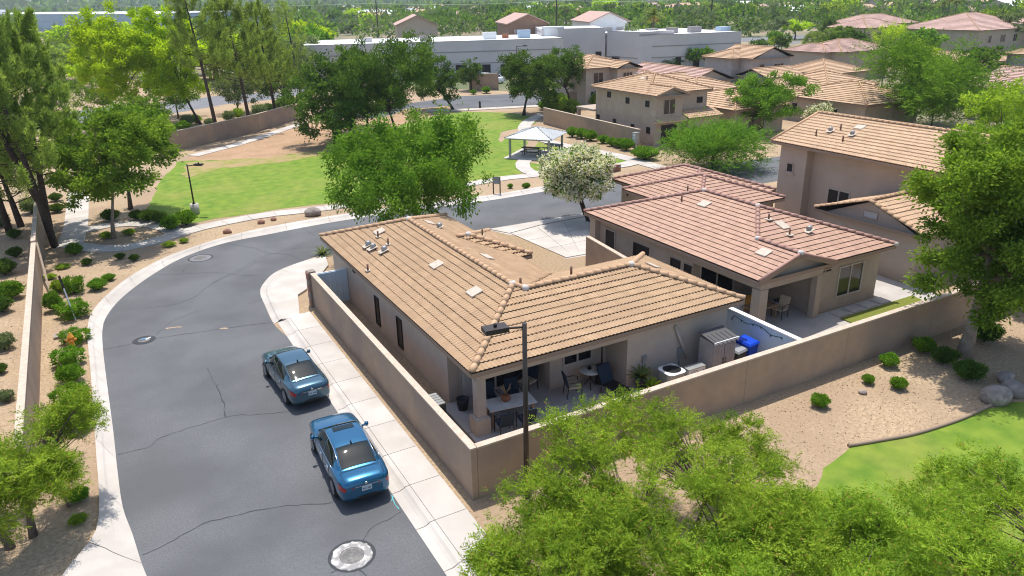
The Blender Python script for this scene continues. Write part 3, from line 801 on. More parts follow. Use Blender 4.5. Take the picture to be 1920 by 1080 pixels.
# openings
window(A, (3.75, 5.6, 1.12), 'y-', 3.0, 2.02, 1, 'frame_tan', 'glass_dark', 'sliding_door')
cu = B()
for k in range(9): cu.box((2.06 + k * .035, 5.66 - (k % 2) * .03, 1.05), (.04, .03, 1.9))
cu2 = B()
for k in range(10): cu2.box((2.36 + k * .05, 5.575 - (k % 2) * .02, 1.1), (.055, .018, 1.86))
cu2.build('curtain', MAT['curtain'], A)
window(A, (6.75, 4.45, 1.45), 'y-', 1.35, 1.0, 1, 'frame_tan', 'glass_dark')
for y0, y1 in ((12.95, 13.48), (10.15, 10.74)):
    window(A, (1.8, (y0 + y1) / 2, 1.03), 'x-', y1 - y0, 1.38, 0, 'screen_dark', 'screen_dark', 'window')
window(A, (1.8, 16.3, 2.1), 'x-', .35, .3, 0, 'screen_dark', 'screen_dark', 'attic_vent')
# roof fittings
def on_left(px_): return on_plane(px_[0], px_[1], (-s3, 0, 1), zE - s3 * xe + .03)
def on_rear(px_): return on_plane(px_[0], px_[1], (0, -s3, 1), zE - s3 * yn + .03)
def on_right(px_): return on_plane(px_[0], px_[1], (s3, 0, 1), zR + s3 * xm + .03)
def vent_pipe(p, parent, h=.32, r=.045, m='pipe_brown', fl=.22, n=(0, 0, 1)):
    o = B().tube([(p.x, p.y, p.z - .1), (p.x, p.y, p.z + h)], r, 8).build('vent_pipe', MAT[m], parent)
    if fl: B().box((p.x, p.y, p.z + .03), (fl, fl * 1.2, .03)).build('flashing', MAT['flash'], o)
def exhaust(p, parent, slope=(-s3, 0)):
    b = B().tube([(p.x, p.y, p.z - .05), (p.x, p.y, p.z + .16)], .10, 9)
    b.tube([(p.x + .06, p.y, p.z + .19), (p.x - .14, p.y - .05, p.z + .13)], [.11, .12], 9)
    o = b.build('exhaust_hood', MAT['metal_grey'], parent)
    x, y, z = p.x - .1, p.y - .05, p.z
    B().add([(x - .22, y - .2, z - .22 * s3 + .075), (x + .22, y - .2, z + .22 * s3 + .075), (x + .22, y + .2, z + .22 * s3 + .075), (x - .22, y + .2, z - .22 * s3 + .075)], [(0, 1, 2, 3)]).build('flashing', MAT['flash'], o)
def flat_vent(p, parent, sx, sy, m='flash', w=.24, h=.30):
    def z(dx, dy): return p.z + dx * sx + dy * sy
    def quad(t): return [(p.x + i * w, p.y + j * h, z(i * w, j * h) + t) for i, j in ((-1, -1), (1, -1), (1, 1), (-1, 1))]
    lo, hi = quad(0), quad(.055)
    B().add(lo + hi, [(4, 5, 6, 7), (0, 1, 5, 4), (1, 2, 6, 5), (2, 3, 7, 6), (3, 0, 4, 7)]).build('low_vent', MAT[m], parent)
for q in ((709, 445), (728, 459), (690, 508)): vent_pipe(on_left(q), rfA)
for q in ((692, 461), (701, 466), (722, 471)): exhaust(on_left(q), rfA)
for q in ((711, 435), (818, 497), (889, 548)): flat_vent(on_left(q), rfA, s3, 0)
for q in ((1071, 517),): vent_pipe(on_plane(q[0], q[1], (0, s3, 1), zE + s3 * wyf), rfA, .4, .05, fl=0)
for q in ((976, 535),): vent_pipe(on_right(q), rfA, .3, .05, fl=0)
for q in ((805, 418), (913, 482)): flat_vent(on_right(q), rfA, -s3, 0, w=.2, h=.35)
exhaust(on_right((825, 427)), rfA)
vent_pipe(Vector((7.9, 14.6, 3.2)), er, .35, .045)
flat_vent(Vector((11.9, 6.4, zE + (wx - 11.9) * s3 + .04)), rfA, -s3, 0, w=.16, h=.35)

# ---- the red roofed neighbour
def wing_house(root, x0, x1, yn, yf, gx1, gyn, ze, tile, ridge, wallm, wave, expo=.335, single=None, seed=1, farhip=True, ground_z=0.0, fas='fascia', walls=True, ov=.45, gdepth=0.0):
    """hip roof along Y with a gabled bay at the near left, as seen from the lane"""
    xm = (x0 + x1) / 2; zr = ze + (xm - x0) * s3; gxm = (x0 + gx1) / 2; zg = ze + (gxm - x0) * s3
    hn, hf = yn + (xm - x0), yf - (xm - x0); gv = yn + (gxm - x0)
    P = [[(x0, yf, ze), (x0, yn, ze), (gxm, gv, zg), (xm, hn, zr), (xm, hf, zr)],
         [(x0, yn, ze), (x0, gyn, ze), (gxm, gyn, zg), (gxm, gv, zg)],
         [(gx1, gyn, ze), (gx1, yn, ze), (gxm, gv, zg), (gxm, gyn, zg)],
         [(gx1, yn, ze), (x1, yn, ze), (xm, hn, zr), (gxm, gv, zg)],
         [(x1, yn, ze), (x1, yf, ze), (xm, hf, zr), (xm, hn, zr)],
         [(x1, yf, ze), (x0, yf, ze), (xm, hf, zr)]]
    rf = deck('roof', P, [(x0, gyn), (gx1, gyn), (gx1, yn), (x1, yn), (x1, yf), (x0, yf)], ze, root, MAT[fas], MAT[wallm])
    tag(link('roof_tiles', tile_mesh('roof_tiles', P, MAT[tile], expo, wave, seed=seed), rf), kind='stuff')
    LL = [L3((xm, hn, zr), (xm, hf, zr)), L3((x0, yf, ze), (xm, hf, zr)), L3((x1, yf, ze), (xm, hf, zr)), L3((gxm, gv, zg), (xm, hn, zr)), L3((x1, yn, ze), (xm, hn, zr)), L3((gxm, gyn, zg), (gxm, gv, zg))]
    if single: lay_ridges(LL, single, rf)
    else: ridge_joined(LL, MAT[ridge], 'ridge_tiles', rf)
    # gable rake tiles and boards
    b = B()
    for a, c in (((x0, gyn - .03, ze), (gxm, gyn - .03, zg)), ((gx1, gyn - .03, ze), (gxm, gyn - .03, zg))):
        b.bar((a[0], a[1], a[2] - .08), (c[0], c[1], c[2] - .08), .06, .2)
    b.build('rake_board', MAT[fas], rf)
    b = B()
    for a, c in (((x0, gyn, ze), (gxm, gyn, zg)), ((gx1, gyn, ze), (gxm, gyn, zg))):
        b.tube([(a[0], a[1], a[2] + .03), (c[0], c[1], c[2] + .03)], .075, 6)
    tag(b.build('rake_tiles', MAT[ridge], rf), kind='stuff')
    # gable wall
    B().add([(x0 + .2, gyn + .25, ze - .2), (gx1 - .2, gyn + .25, ze - .2), (gxm, gyn + .25, zg - .06)], [(0, 1, 2)]).build('gable_wall', MAT[wallm], root)
    return dict(P=P, rf=rf, xm=xm, zr=zr, gxm=gxm, zg=zg, hn=hn, hf=hf, gv=gv)
Bh = thing('house', 'single storey house with dusty red flat tile roof and covered patio', 'house', (16, 4.3, 0))
rmB = ridge_mesh(MAT['ridge_red'], .45, .11, .095)
iB = wing_house(Bh, 15.5, 24.7, 3.85, 16.85, 20.3, 3.75, 2.75, 'tile_red', 'ridge_red', 'stucco_tan', 0, .33, rmB, 8)
zb1 = 2.75 - .2
B().prism([(15.95, 8.3), (19.85, 8.3), (19.85, 4.3), (24.25, 4.3), (24.25, 16.4), (15.95, 16.4)], -.02, zb1 + .002).build('wall', MAT['stucco_tan'], Bh)
B().bb((15.92, 4.0, 2.15), (19.849, 4.29, zb1 - .002)).bb((15.94, 4.292, 2.15), (16.22, 8.299, zb1 - .002)).build('patio_beam', MAT['stucco_tan'], Bh)
B().bb((15.88, 3.96, 0), (16.36, 4.44, 2.149)).build('patio_column', MAT['stucco_tan'], Bh)
B().bb((19.5, 3.98, 0), (19.86, 4.299, 2.149)).build('patio_column', MAT['stucco_tan'], Bh)
sheet('patio_slab', flat([(15.3, 2.4), (20.2, 2.4), (20.2, 8.3), (15.3, 8.3)], .02), MAT['concrete_patio'], Bh)
window(Bh, (22.2, 4.3, 1.35), 'y-', 1.75, 1.55, 1)
window(Bh, (20.35, 4.3, 2.12), 'y-', .9, .22, 1, 'stucco_tan', 'screen_dark', 'wall_vent')
window(Bh, (17.6, 8.3, 1.1), 'y-', 2.3, 2.0, 1, name='sliding_door')
window(Bh, (15.95, 12.2, 1.55), 'x-', 1.25, .85, 1, 'screen_dark', 'screen_dark')
window(Bh, (15.95, 9.5, 1.7), 'x-', .7, .55, 0, 'screen_dark', 'screen_dark')
window(Bh, (15.95, 8.6, 1.0), 'x-', .5, 1.9, 0, 'screen_dark', 'screen_dark')
# entry porch at the far left corner
B().bb((15.62, 15.9, 0), (16.0, 16.4, zb1 - .002)).build('porch_column', MAT['stucco_tan'], Bh)
B().bb((15.75, 15.95, .95), (15.9, 16.35, 1.1)).build('trim_band', MAT['concrete'], Bh)
window(Bh, (15.95, 14.9, 1.1), 'x-', .95, 2.05, 0, 'trim', 'screen_dark', 'front_door')
def on_pl(px_, sx, sy, x_, y_, z_): return on_plane(px_[0], px_[1], (-sx, -sy, 1), z_ - sx * x_ - sy * y_ + .03)
for q in ((1441, 412), (1480, 441)): vent_pipe(on_pl(q, 0, s3, 0, 3.85, 2.75), iB['rf'], .3, .045, fl=.3)
exhaust(on_pl((1517, 433), 0, s3, 0, 3.85, 2.75), iB['rf'])
flat_vent(on_pl((1467, 423), 0, s3, 0, 3.85, 2.75), iB['rf'], 0, s3)
for q in ((1320, 383), (1432, 474)): flat_vent(on_pl(q, s3, 0, 15.5, 0, 2.75), iB['rf'], s3, 0)
vent_pipe(on_pl((1289, 360), s3, 0, 15.5, 0, 2.75), iB['rf'], .35, .045, fl=0); vent_pipe(on_pl((1278, 377), s3, 0, 15.5, 0, 2.75), iB['rf'], .35, .045, fl=0)
bm_ = B()
for p in ((iB['xm'], iB['hn'], iB['zr']), (iB['gxm'], iB['gv'], iB['zg']), (iB['gxm'], 3.78, iB['zg']), (24.66, 3.9, 2.75), (iB['xm'], iB['hf'], iB['zr'])):
    bm_.lathe([(.14, -.02), (.15, .08), (.10, .14), (0, .16)], p, 7)
bm_.build('ridge_mortar', MAT['mortar'], iB['rf'])
def hip_planes(x0, x1, y0, y1, ze, pitch=s3, ridge=None):
    w, d = x1 - x0, y1 - y0
    if w <= d:
        xm = (x0 + x1) / 2; z = ze + w / 2 * pitch; a, c = (xm, y0 + w / 2, z), (xm, y1 - w / 2, z)
        P = [[(x0, y1, ze), (x0, y0, ze), a, c], [(x0, y0, ze), (x1, y0, ze), a], [(x1, y0, ze), (x1, y1, ze), c, a], [(x1, y1, ze), (x0, y1, ze), c]]
    else:
        ym = (y0 + y1) / 2; z = ze + d / 2 * pitch; a, c = (x0 + d / 2, ym, z), (x1 - d / 2, ym, z)
        P = [[(x0, y1, ze), (x0, y0, ze), a], [(x0, y0, ze), (x1, y0, ze), c, a], [(x1, y0, ze), (x1, y1, ze), c], [(x1, y1, ze), (x0, y1, ze), a, c]]
    Ls = [L3((x0, y0, ze), a), L3(a, c), L3((x0, y1, ze), a if w > d else c), L3((x1, y0, ze), a if w <= d else c), L3((x1, y1, ze), c)]
    return P, Ls
for (x0, x1, y0, y1), nm in (((20.5, 27.2, 12.9, 19.9), 'garage_roof'), ((21.6, 28.2, 14.5, 22.5), 'garage_roof')):
    P, Ls = hip_planes(x0, x1, y0, y1, 2.75)
    rf = deck(nm, P, [(x0, y0), (x1, y0), (x1, y1), (x0, y1)], 2.75 if y1 < 20 else 2.745, Bh, MAT['fascia'], MAT['stucco_tan'])
    tag(link('roof_tiles', tile_mesh('roof_tiles', P, MAT['tile_red'], .33, 0, seed=int(x0)), rf), kind='stuff')
    lay_ridges(Ls, rmB, rf)
B().bb((20.95, 13.3, -.02), (26.7, 19.4, zb1 - .003)).bb((22.05, 15, -.02), (27.7, 22.0, zb1 - .006)).build('garage_wall', MAT['stucco_tan'], Bh)
gd = B().bb((20.90, 15.2, 0), (20.949, 18.4, 2.2)).build('garage_door', MAT['trim'], Bh)
for k in range(4): B().bb((20.87, 15.26, .04 + k * .54), (20.899, 18.34, .04 + k * .54 + .50)).build('door_panel', MAT['trim'], gd)
B().lathe([(.03, -.1), (.09, .05), (.10, .22), (.0, .3)], (22.0, 21.3, 1.9), 8).build('wall_lantern', MAT['black'], Bh)

# ---- two storey tan house on the right with its low gabled wing
Ch = thing('house', 'two storey tan stucco house with low gabled wing behind the red roofed house', 'house', (30, 10, 0))
def gable_planes(axis, x0, x1, y0, y1, ze, pitch=s3):
    if axis == 'y':
        xm = (x0 + x1) / 2; z = ze + (x1 - x0) / 2 * pitch
        return [[(x0, y1, ze), (x0, y0, ze), (xm, y0, z), (xm, y1, z)], [(x1, y0, ze), (x1, y1, ze), (xm, y1, z), (xm, y0, z)]], [L3((xm, y0, z), (xm, y1, z))], (xm, z)
    ym = (y0 + y1) / 2; z = ze + (y1 - y0) / 2 * pitch
    return [[(x0, y0, ze), (x1, y0, ze), (x1, ym, z), (x0, ym, z)], [(x1, y1, ze), (x0, y1, ze), (x0, ym, z), (x1, ym, z)]], [L3((x0, ym, z), (x1, ym, z))], (ym, z)
zC = 5.15
cx0, cx1, cy0, cy1 = 30.5, 38.9, 3.0, 17.4
P, Ls, (cm, cz) = gable_planes('y', cx0, cx1, cy0, cy1, zC)
rf = deck('roof', P, [(cx0, cy0), (cx1, cy0), (cx1, cy1), (cx0, cy1)], zC, Ch, MAT['fascia'], MAT['stucco_rose'])
tag(link('roof_tiles', tile_mesh('roof_tiles', P, MAT['tile_sand'], .37, .2, .02, seed=21), rf), kind='stuff')
lay_ridges(Ls, ridge_mesh(MAT['ridge_tan']), rf, .4)
b = B()
for yy in (cy0, cy1):
    for xx in (cx0, cx1): b.tube([(xx, yy, zC + .02), (cm, yy, cz + .02)], .09, 6)
tag(b.build('rake_tiles', MAT['ridge_tan'], rf), kind='stuff')
B().prism([(30.95, 14.8), (31.6, 14.8), (31.6, 3.4), (38.4, 3.4), (38.4, 16.9), (30.95, 16.9)], -.02, zC - .198).build('wall', MAT['stucco_rose'], Ch)
for yy in (3.4, 16.9):
    B().add([(31.0, yy, zC - .2), (38.4, yy, zC - .2), (cm, yy, cz - .08)], [(0, 1, 2)]).build('gable_wall', MAT['stucco_rose'], Ch)
window(Ch, (30.95, 16.0, 3.55), 'x-', .55, .62, 0, 'stucco_rose', 'screen_dark', 'window', True)
window(Ch, (31.6, 12.6, 2.0), 'x-', 1.6, 1.35, 1, 'frame_tan', 'screen_dark')
def on_c(q): return on_plane(q[0], q[1], (-s3, 0, 1), zC - s3 * cx0 + .03)
for q in ((1530, 254), (1576, 243), (1580, 265)): vent_pipe(on_c(q), rf, .35, .05, fl=0)
for q in ((1557, 246), (1598, 253)): exhaust(on_c(q), rf)
flat_vent(on_c((1612, 239)), rf, s3, 0)
lx0, ly0, ly1 = 26.9, 3.9, 10.5
P, Ls, (lm_, lz) = gable_planes('x', lx0, 31.55, ly0, ly1, 2.75)
rf2 = deck('wing_roof', P, [(lx0, ly0), (31.55, ly0), (31.55, ly1), (lx0, ly1)], 2.75, Ch, MAT['fascia'], MAT['stucco_rose'])
tag(link('roof_tiles', tile_mesh('roof_tiles', P, MAT['tile_sand'], .35, .18, .02, seed=22), rf2), kind='stuff')
lay_ridges(Ls + [L3((lx0 + .02, ly0, 2.75), (lx0 + .02, lm_, lz)), L3((lx0 + .02, ly1, 2.75), (lx0 + .02, lm_, lz))], ridge_mesh(MAT['ridge_tan']), rf2, .36)
B().bb((27.2, 4.3, -.02), (31.59, 10.1, 2.549)).build('wing_wall', MAT['stucco_rose'], Ch)
B().add([(27.2, 4.2, 2.5), (27.2, 10.2, 2.5), (27.2, lm_, lz - .06)], [(0, 1, 2)]).build('gable_wall', MAT['stucco_rose'], Ch)
window(Ch, (27.2, lm_, 3.05), 'x-', .9, .4, 0, 'stucco_rose', 'panel_grey', 'gable_vent')
sheet('side_yard', flat([(20.2, .25), (27.1, .25), (27.1, 10), (24.3, 10), (24.3, 4.2), (20.2, 4.2)], .006), MAT['concrete_patio'], None)
lawn2 = sheet('artificial_turf', flat([(20.6, 1.9), (25.6, 1.9), (25.9, 3.35), (20.6, 3.35)], .05), MAT['turf'])
B().bb((20.6, 1.88, 0), (25.6, 1.9, .05)).build('turf_edge', MAT['turf'], lawn2)
for k in range(4): tag(B().bb((20.7 + k * 1.0, 3.45, 0), (21.4 + k * 1.0, 4.05, .05)).build('stepping_stone', MAT['concrete']), kind='structure')
sheet('garden_gravel', flat([(14.3, .25), (20.2, .25), (20.2, 2.38), (14.3, 2.38)], .004), MAT['gravel'])

# ---- the tan two storey house beyond the park wall
Dh = thing('house', 'two storey tan house with small dark windows behind the clipped hedge wall', 'house', (40.3, 40.6, 0))
iD = wing_house(Dh, 40.1, 48.6, 41.9, 51.6, 44.2, 40.5, 4.95, 'tile_sand', 'ridge_tan', 'stucco_tan', .2, .40, None, 31)
B().prism([(40.5, 41.0), (43.8, 41.0), (43.8, 42.3), (48.2, 42.3), (48.2, 51.2), (40.5, 51.2)], -.02, 4.75).build('wall', MAT['stucco_tan'], Dh)
window(Dh, (42.1, 41.0, 3.75), 'y-', 1.5, 1.5, 1, 'trim', 'glass_dark', 'window', False)
for y_, z_ in ((48.8, 4.3), (45.6, 4.0), (42.4, 4.0)): window(Dh, (40.5, y_, z_), 'x-', .6, .6, 0, 'screen_dark', 'screen_dark')
for y_, z_, h_ in ((50.7, 1.55, .9), (47.7, 1.45, .9), (44.6, 1.4, .7), (42.1, 1.45, .65)): window(Dh, (40.5, y_, z_), 'x-', .55, h_, 0, 'screen_dark', 'screen_dark')
for z_ in (3.9, 2.55): window(Dh, (47.2, 42.3, z_), 'y-', .75, .6, 0, 'screen_dark', 'screen_dark')
aw = B().add([(40.2, 40.4, 2.45), (44.0, 40.4, 2.45), (44.0, 41.2, 2.85), (40.2, 41.2, 2.85)], [(0, 1, 2, 3)])
aw.bb((40.2, 40.4, 2.28), (44.0, 41.0, 2.44)); aw.build('porch_roof', MAT['tile_sand'], Dh)
P = [[(44.2, 40.4, 2.5), (48.9, 40.4, 2.5), (48.9, 42.25, 3.1), (44.2, 42.25, 3.1)]]
prf = deck('porch_roof', P, [(44.2, 40.4), (48.9, 40.4), (48.9, 42.28), (44.2, 42.28)], 2.5, Dh, MAT['fascia'], MAT['stucco_tan'])
tag(link('roof_tiles', tile_mesh('roof_tiles', P, MAT['tile_sand'], .4, .2, .02, seed=5), prf), kind='stuff')
B().bb((44.4, 40.7, -.02), (48.6, 42.28, 2.3)).build('garage_wall', MAT['stucco_tan'], Dh)
window(Dh, (42.2, 41.0, 1.1), 'y-', 2.2, 2.0, 0, 'trim', 'screen_dark', 'front_door')
B().bb((40.2, 51.21, -.02), (43.5, 54.5, .02)).bb((40.25, 54.2, 0), (40.6, 54.5, 2.3)).bb((40.2, 51.21, 2.3), (43.6, 54.6, 2.5)).build('side_porch', MAT['stucco_tan'], Dh)
exhaust(on_plane(1195, 140, (-s3, 0, 1), 4.95 - s3 * 40.1), iD['rf']); flat_vent(on_plane(1205, 147, (-s3, 0, 1), 4.95 - s3 * 40.1), iD['rf'], s3, 0); vent_pipe(on_plane(1213, 150, (-s3, 0, 1), 4.95 - s3 * 40.1), iD['rf'], .4, .06)

# ---- farther houses: hip or gable boxes with tiles, windows and doors of their own
def far_house(label, blocks, tile='tile_sand', wallm='stucco_tan', wave=.26, expo=.45, wins=(), seed=1, ridge='ridge_tan', group=None, tiles=True, name='house', cat='house', fas='fascia'):
    """blocks: (type, x0, x1, y0, y1, eave z); wins: (cx, cy, cz, normal, w, h, mullions)"""
    b0 = blocks[0]
    t = thing(name, label, cat, ((b0[1] + b0[2]) / 2, (b0[3] + b0[4]) / 2, 0), group)
    for i, (ty, x0, x1, y0, y1, ze) in enumerate(blocks):
        ze = ze - .004 * i
        if ty == 'hip': P, Ls = hip_planes(x0, x1, y0, y1, ze); gw = None
        else:
            P, Ls, (gm, gz) = gable_planes(ty[-1], x0, x1, y0, y1, ze); gw = ty[-1]
        rf = deck('roof', P, [(x0, y0), (x1, y0), (x1, y1), (x0, y1)], ze, t, MAT[fas], MAT[wallm])
        if tiles: tag(link('roof_tiles', tile_mesh('roof_tiles', P, MAT[tile], expo, 0, .02, .07, 1.6, seed=seed + i), rf), kind='stuff')
        else:
            q = B()
            for p in P: q.poly([(v[0], v[1], v[2] + .01) for v in p])
            q.build('roof_cover', MAT[tile], rf)
        ridge_joined(Ls, MAT[ridge], 'ridge_tiles', rf, .6)
        o = .4 + .003 * i
        wb = B().bb((x0 + o, y0 + o, -.02), (x1 - o, y1 - o, ze - .199))
        if gw == 'y':
            for yy in (y0 + o, y1 - o): wb.add([(x0 + o, yy, ze - .2), (x1 - o, yy, ze - .2), (gm, yy, gz - .15)], [(0, 1, 2)])
        elif gw == 'x':
            for xx in (x0 + o, x1 - o): wb.add([(xx, y0 + o, ze - .2), (xx, y1 - o, ze - .2), (xx, gm, gz - .15)], [(0, 1, 2)])
        wb.build('wall', MAT[wallm], t)
    for (cx, cy, cz, n_, w, h, mu) in wins: window(t, (cx, cy, cz), n_, w, h, mu, 'trim', 'glass_dark')
    return t

far_house('two storey grey tan house behind the leaning park tree', [('hip', 50.6, 58.6, 68.0, 77.0, 5.0), ('gable_y', 54.6, 58.9, 66.4, 72.0, 4.95)], 'tile_sand', 'stucco', wins=((53.0, 68.4, 3.7, 'y-', 1.6, 1.4, 1), (56.7, 66.79, 3.7, 'y-', 1.6, 1.3, 2), (52.5, 68.4, 1.2, 'y-', 1.4, 1.6, 0)), seed=41)
far_house('long low house with faded pink tile roof and a plain gable end', [('gable_y', 64.6, 73.0, 63.2, 79, 2.75), ('hip', 60, 66, 68, 80, 2.85)], 'tile_pink', 'stucco_rose', seed=43)
far_house('low tan roofed house tucked behind the two storey hedge house', [('gable_x', 53.5, 63, 58.5, 66.5, 2.85), ('hip', 58, 66, 55, 62, 2.75)], 'tile_sand', 'stucco_tan', seed=45)
far_house('two storey grey house with tan gable roof before the white warehouse', [('gable_y', 78.0, 86.6, 65.0, 73.0, 5.0), ('hip', 76.4, 85.0, 67.5, 74.0, 4.95)], 'tile_sand', 'stucco_grey', wins=((80.4, 65.4, 3.5, 'y-', 1.0, 1.3, 0), (83.9, 65.4, 3.3, 'y-', 2.0, 1.5, 2)), seed=47)
far_house('small tan gabled house in front of the two storey grey house', [('gable_x', 76.4, 84, 60.5, 66.6, 2.75)], 'tile_sand', 'stucco_grey', seed=49)
far_house('low tan house with wide roof right of the two storey grey house', [('hip', 86.2, 96, 58.5, 68, 2.75)], 'tile_sand', 'stucco_tan', seed=51)
far_house('low house with broad tan roof behind the white flowering bush', [('hip', 63.6, 73.5, 34.8, 46.5, 2.75)], 'tile_sand', 'stucco_tan', wins=((64.0, 39.0, 1.5, 'x-', .9, 1.1, 0), (64.0, 44.5, 1.5, 'x-', .9, 1.1, 0)), seed=53)
far_house('low tan roofed house left of the street lamp among the trees', [('hip', 72.5, 82, 46.8, 56.5, 2.75), ('hip', 68, 76, 48.5, 55, 2.8)], 'tile_sand', 'stucco_tan', seed=55)
far_house('tan walled garage with sand roof behind the small round tree', [('hip', 50.2, 58.2, 40.2, 50.5, 2.75)], 'tile_sand', 'stucco_tan', wins=((53.8, 40.6, 1.2, 'y-', 2.4, 1.9, 0),), seed=57)
far_house('house with faded mauve roof in front of the brown courtyard wall', [('hip', 101, 114, 68.0, 78.0, 4.6), ('hip', 99.5, 106, 70.0, 79, 4.55)], 'tile_pink', 'stucco_rose', seed=59)
far_house('tan gabled house at the far right edge behind the big green tree', [('gable_y', 117.5, 125, 57.0, 68.0, 2.75), ('hip', 121, 131, 55.0, 62.0, 2.8)], 'tile_sand', 'stucco_tan', seed=61)
far_house('two storey pale house with tan roof at the right edge of the photo', [('hip', 111, 121, 38.0, 48.0, 5.0)], 'tile_sand', 'stucco_grey', wins=((111.4, 44, 3.6, 'x-', 1.2, 1.2, 1),), seed=63)
far_house('low sand roofed house below the two storey pale house', [('gable_y', 96, 104.5, 32, 42, 2.75), ('hip', 88, 95, 34, 42.5, 2.7)], 'tile_pink', 'stucco_grey', wins=((96.4, 39, 1.4, 'x-', 1.0, 1.6, 0),), seed=65)
far_house('large apartment house with pink hip roof behind three thin palms', [('hip', 166, 190, 84, 104, 5.2), ('hip', 186, 205, 80, 95, 5.0)], 'tile_pink', 'stucco_tan', wins=((176, 84.4, 3.2, 'y-', 2.0, 1.6, 1), (181, 84.4, 3.2, 'y-', 1.6, 1.6, 1), (171, 84.4, 3.2, 'y-', 1.2, 1.6, 0)), expo=.7, seed=67)
far_house('apartment house with pale pink roof and brown balconies', [('hip', 163, 178, 110, 122, 5.2), ('hip', 176, 198, 120, 134, 5.3)], 'tile_pink', 'stucco_rose', wins=((163.4, 116, 3, 'x-', 2.4, 2, 1), (168, 110.4, 3, 'y-', 2.4, 2.0, 1)), expo=.7, seed=69)

# ---- commercial building with white flat roofs
def slab_building(label, p0, p1, depth, h, bands, m, gh=0.45, tops=(), group=None, name='commercial_building', cat='building', roofm='roof_white', doors=()):
    p0, p1 = Vector((p0[0], p0[1], 0)), Vector((p1[0], p1[1], 0)); d = (p1 - p0); L = d.length; d.normalize(); n = Vector((-d.y, d.x, 0))
    t = thing(name, label, cat, ((p0 + p1) / 2 + n * depth / 2), group)
    def R(a, b, c, e): return [(v.x, v.y) for v in (p0 + d * a + n * c, p0 + d * b + n * c, p0 + d * b + n * e, p0 + d * a + n * e)]
    B().prism(R(0, L, 0, depth), -.05, h - gh).build('wall', MAT[m], t)
    b = B()
    for q in (R(0, L, -.02, .35), R(0, L, depth - .35, depth), R(0, .35, .36, depth - .36), R(L - .35, L, .36, depth - .36)): b.prism(q, h - gh - .3, h)
    b.build('parapet', MAT[m], t)
    B().prism(R(.36, L - .36, .36, depth - .36), h - gh + .002, h - .05).build('flat_roof', MAT[roofm], t)
    b = B()
    for z in bands: b.prism(R(0, L, -.08, -.021), z, z + .14)
    b.prism(R(-.02, L + .02, -.06, .3), h + .002, h + .06)
    b.build('trim_band', MAT['panel_dark'], t)
    for k, (a, e, w, dd, hh, mm) in enumerate(tops):
        B().prism(R(a, a + w, e, e + dd), h - .06, h - .06 + hh).build('roof_unit', MAT[mm], t)
    for a, w, hh in doors: B().prism(R(a, a + w, -.05, .01), 0, hh).build('doorway', MAT['screen_dark'], t)
    return t
c0 = G(560, 86, 6.6); c1 = G(1057, 71.5, 6.6)
nrm_ = Vector((-(c1 - c0).y, (c1 - c0).x, 0)).normalized()
slab_building('long grey commercial block with white roof behind the dark green trees', c0, c1, 19, 6.6, (2.5, 4.6), 'panel_grey', tops=((22, 5, 2, 1.5, .9, 'panel_dark'), (34, 4, 2.5, 1.5, 1.3, 'metal_white'), (38, 6, 1.2, 1, .8, 'pumpkin'), (41, 5, 2.3, 1.5, 1.5, 'panel_blue'), (11, 6, 2, 1.5, .8, 'panel_grey'), (47, 9, 4, 3, 1.8, 'metal_white')), doors=((33, 1.6, 2.3), (36.5, 1.2, 2.2), (28, 2, 2.4)))
k0 = G(1192, 67, 6.6); k1 = G(1391, 59.5, 6.6)
slab_building('grey commercial block with white roof right of the palms', k0, k1, 24, 6.6, (2.3, 4.4), 'panel_grey', tops=((5, 4, 2, 1.6, 1.1, 'panel_dark'), (9.5, 4, 2, 1.6, 1.1, 'panel_dark'), (14.5, 4, 2.4, 1.6, 1.2, 'panel_dark'), (22, 5, 2.4, 2, .9, 'panel_blue')), doors=((13, 1.4, 2.3), (9, 1.2, 2.3)))
def gable_tower(label, px_l, px_r, py_eave, py_peak, z, wallm, dist_scale=1.0):
    """upper entrance tower with a pink gable roof rising from the block"""
    a, b = G(px_l, py_eave, z), G(px_r, py_eave, z)
    return a, b
u0, u1 = G(1015, 55, 7.9), G(1120, 53, 7.9)
slab_building('taller blank grey middle block between the two white roofs', (u0.x, u0.y), (u1.x + 2, u1.y), 14, 7.9, (), 'panel_grey', doors=((11, 1.2, 3.4),))
u2 = G(1192, 60, 7.3)
slab_building('grey corner block with a dark entrance beside the palms', (u1.x + 2.1, u1.y - .5), (u2.x, u2.y - 1), 10, 7.3, (2.4,), 'panel_grey', doors=((1.5, 2.2, 2.6),))
dirX = (c1 - c0).normalized()
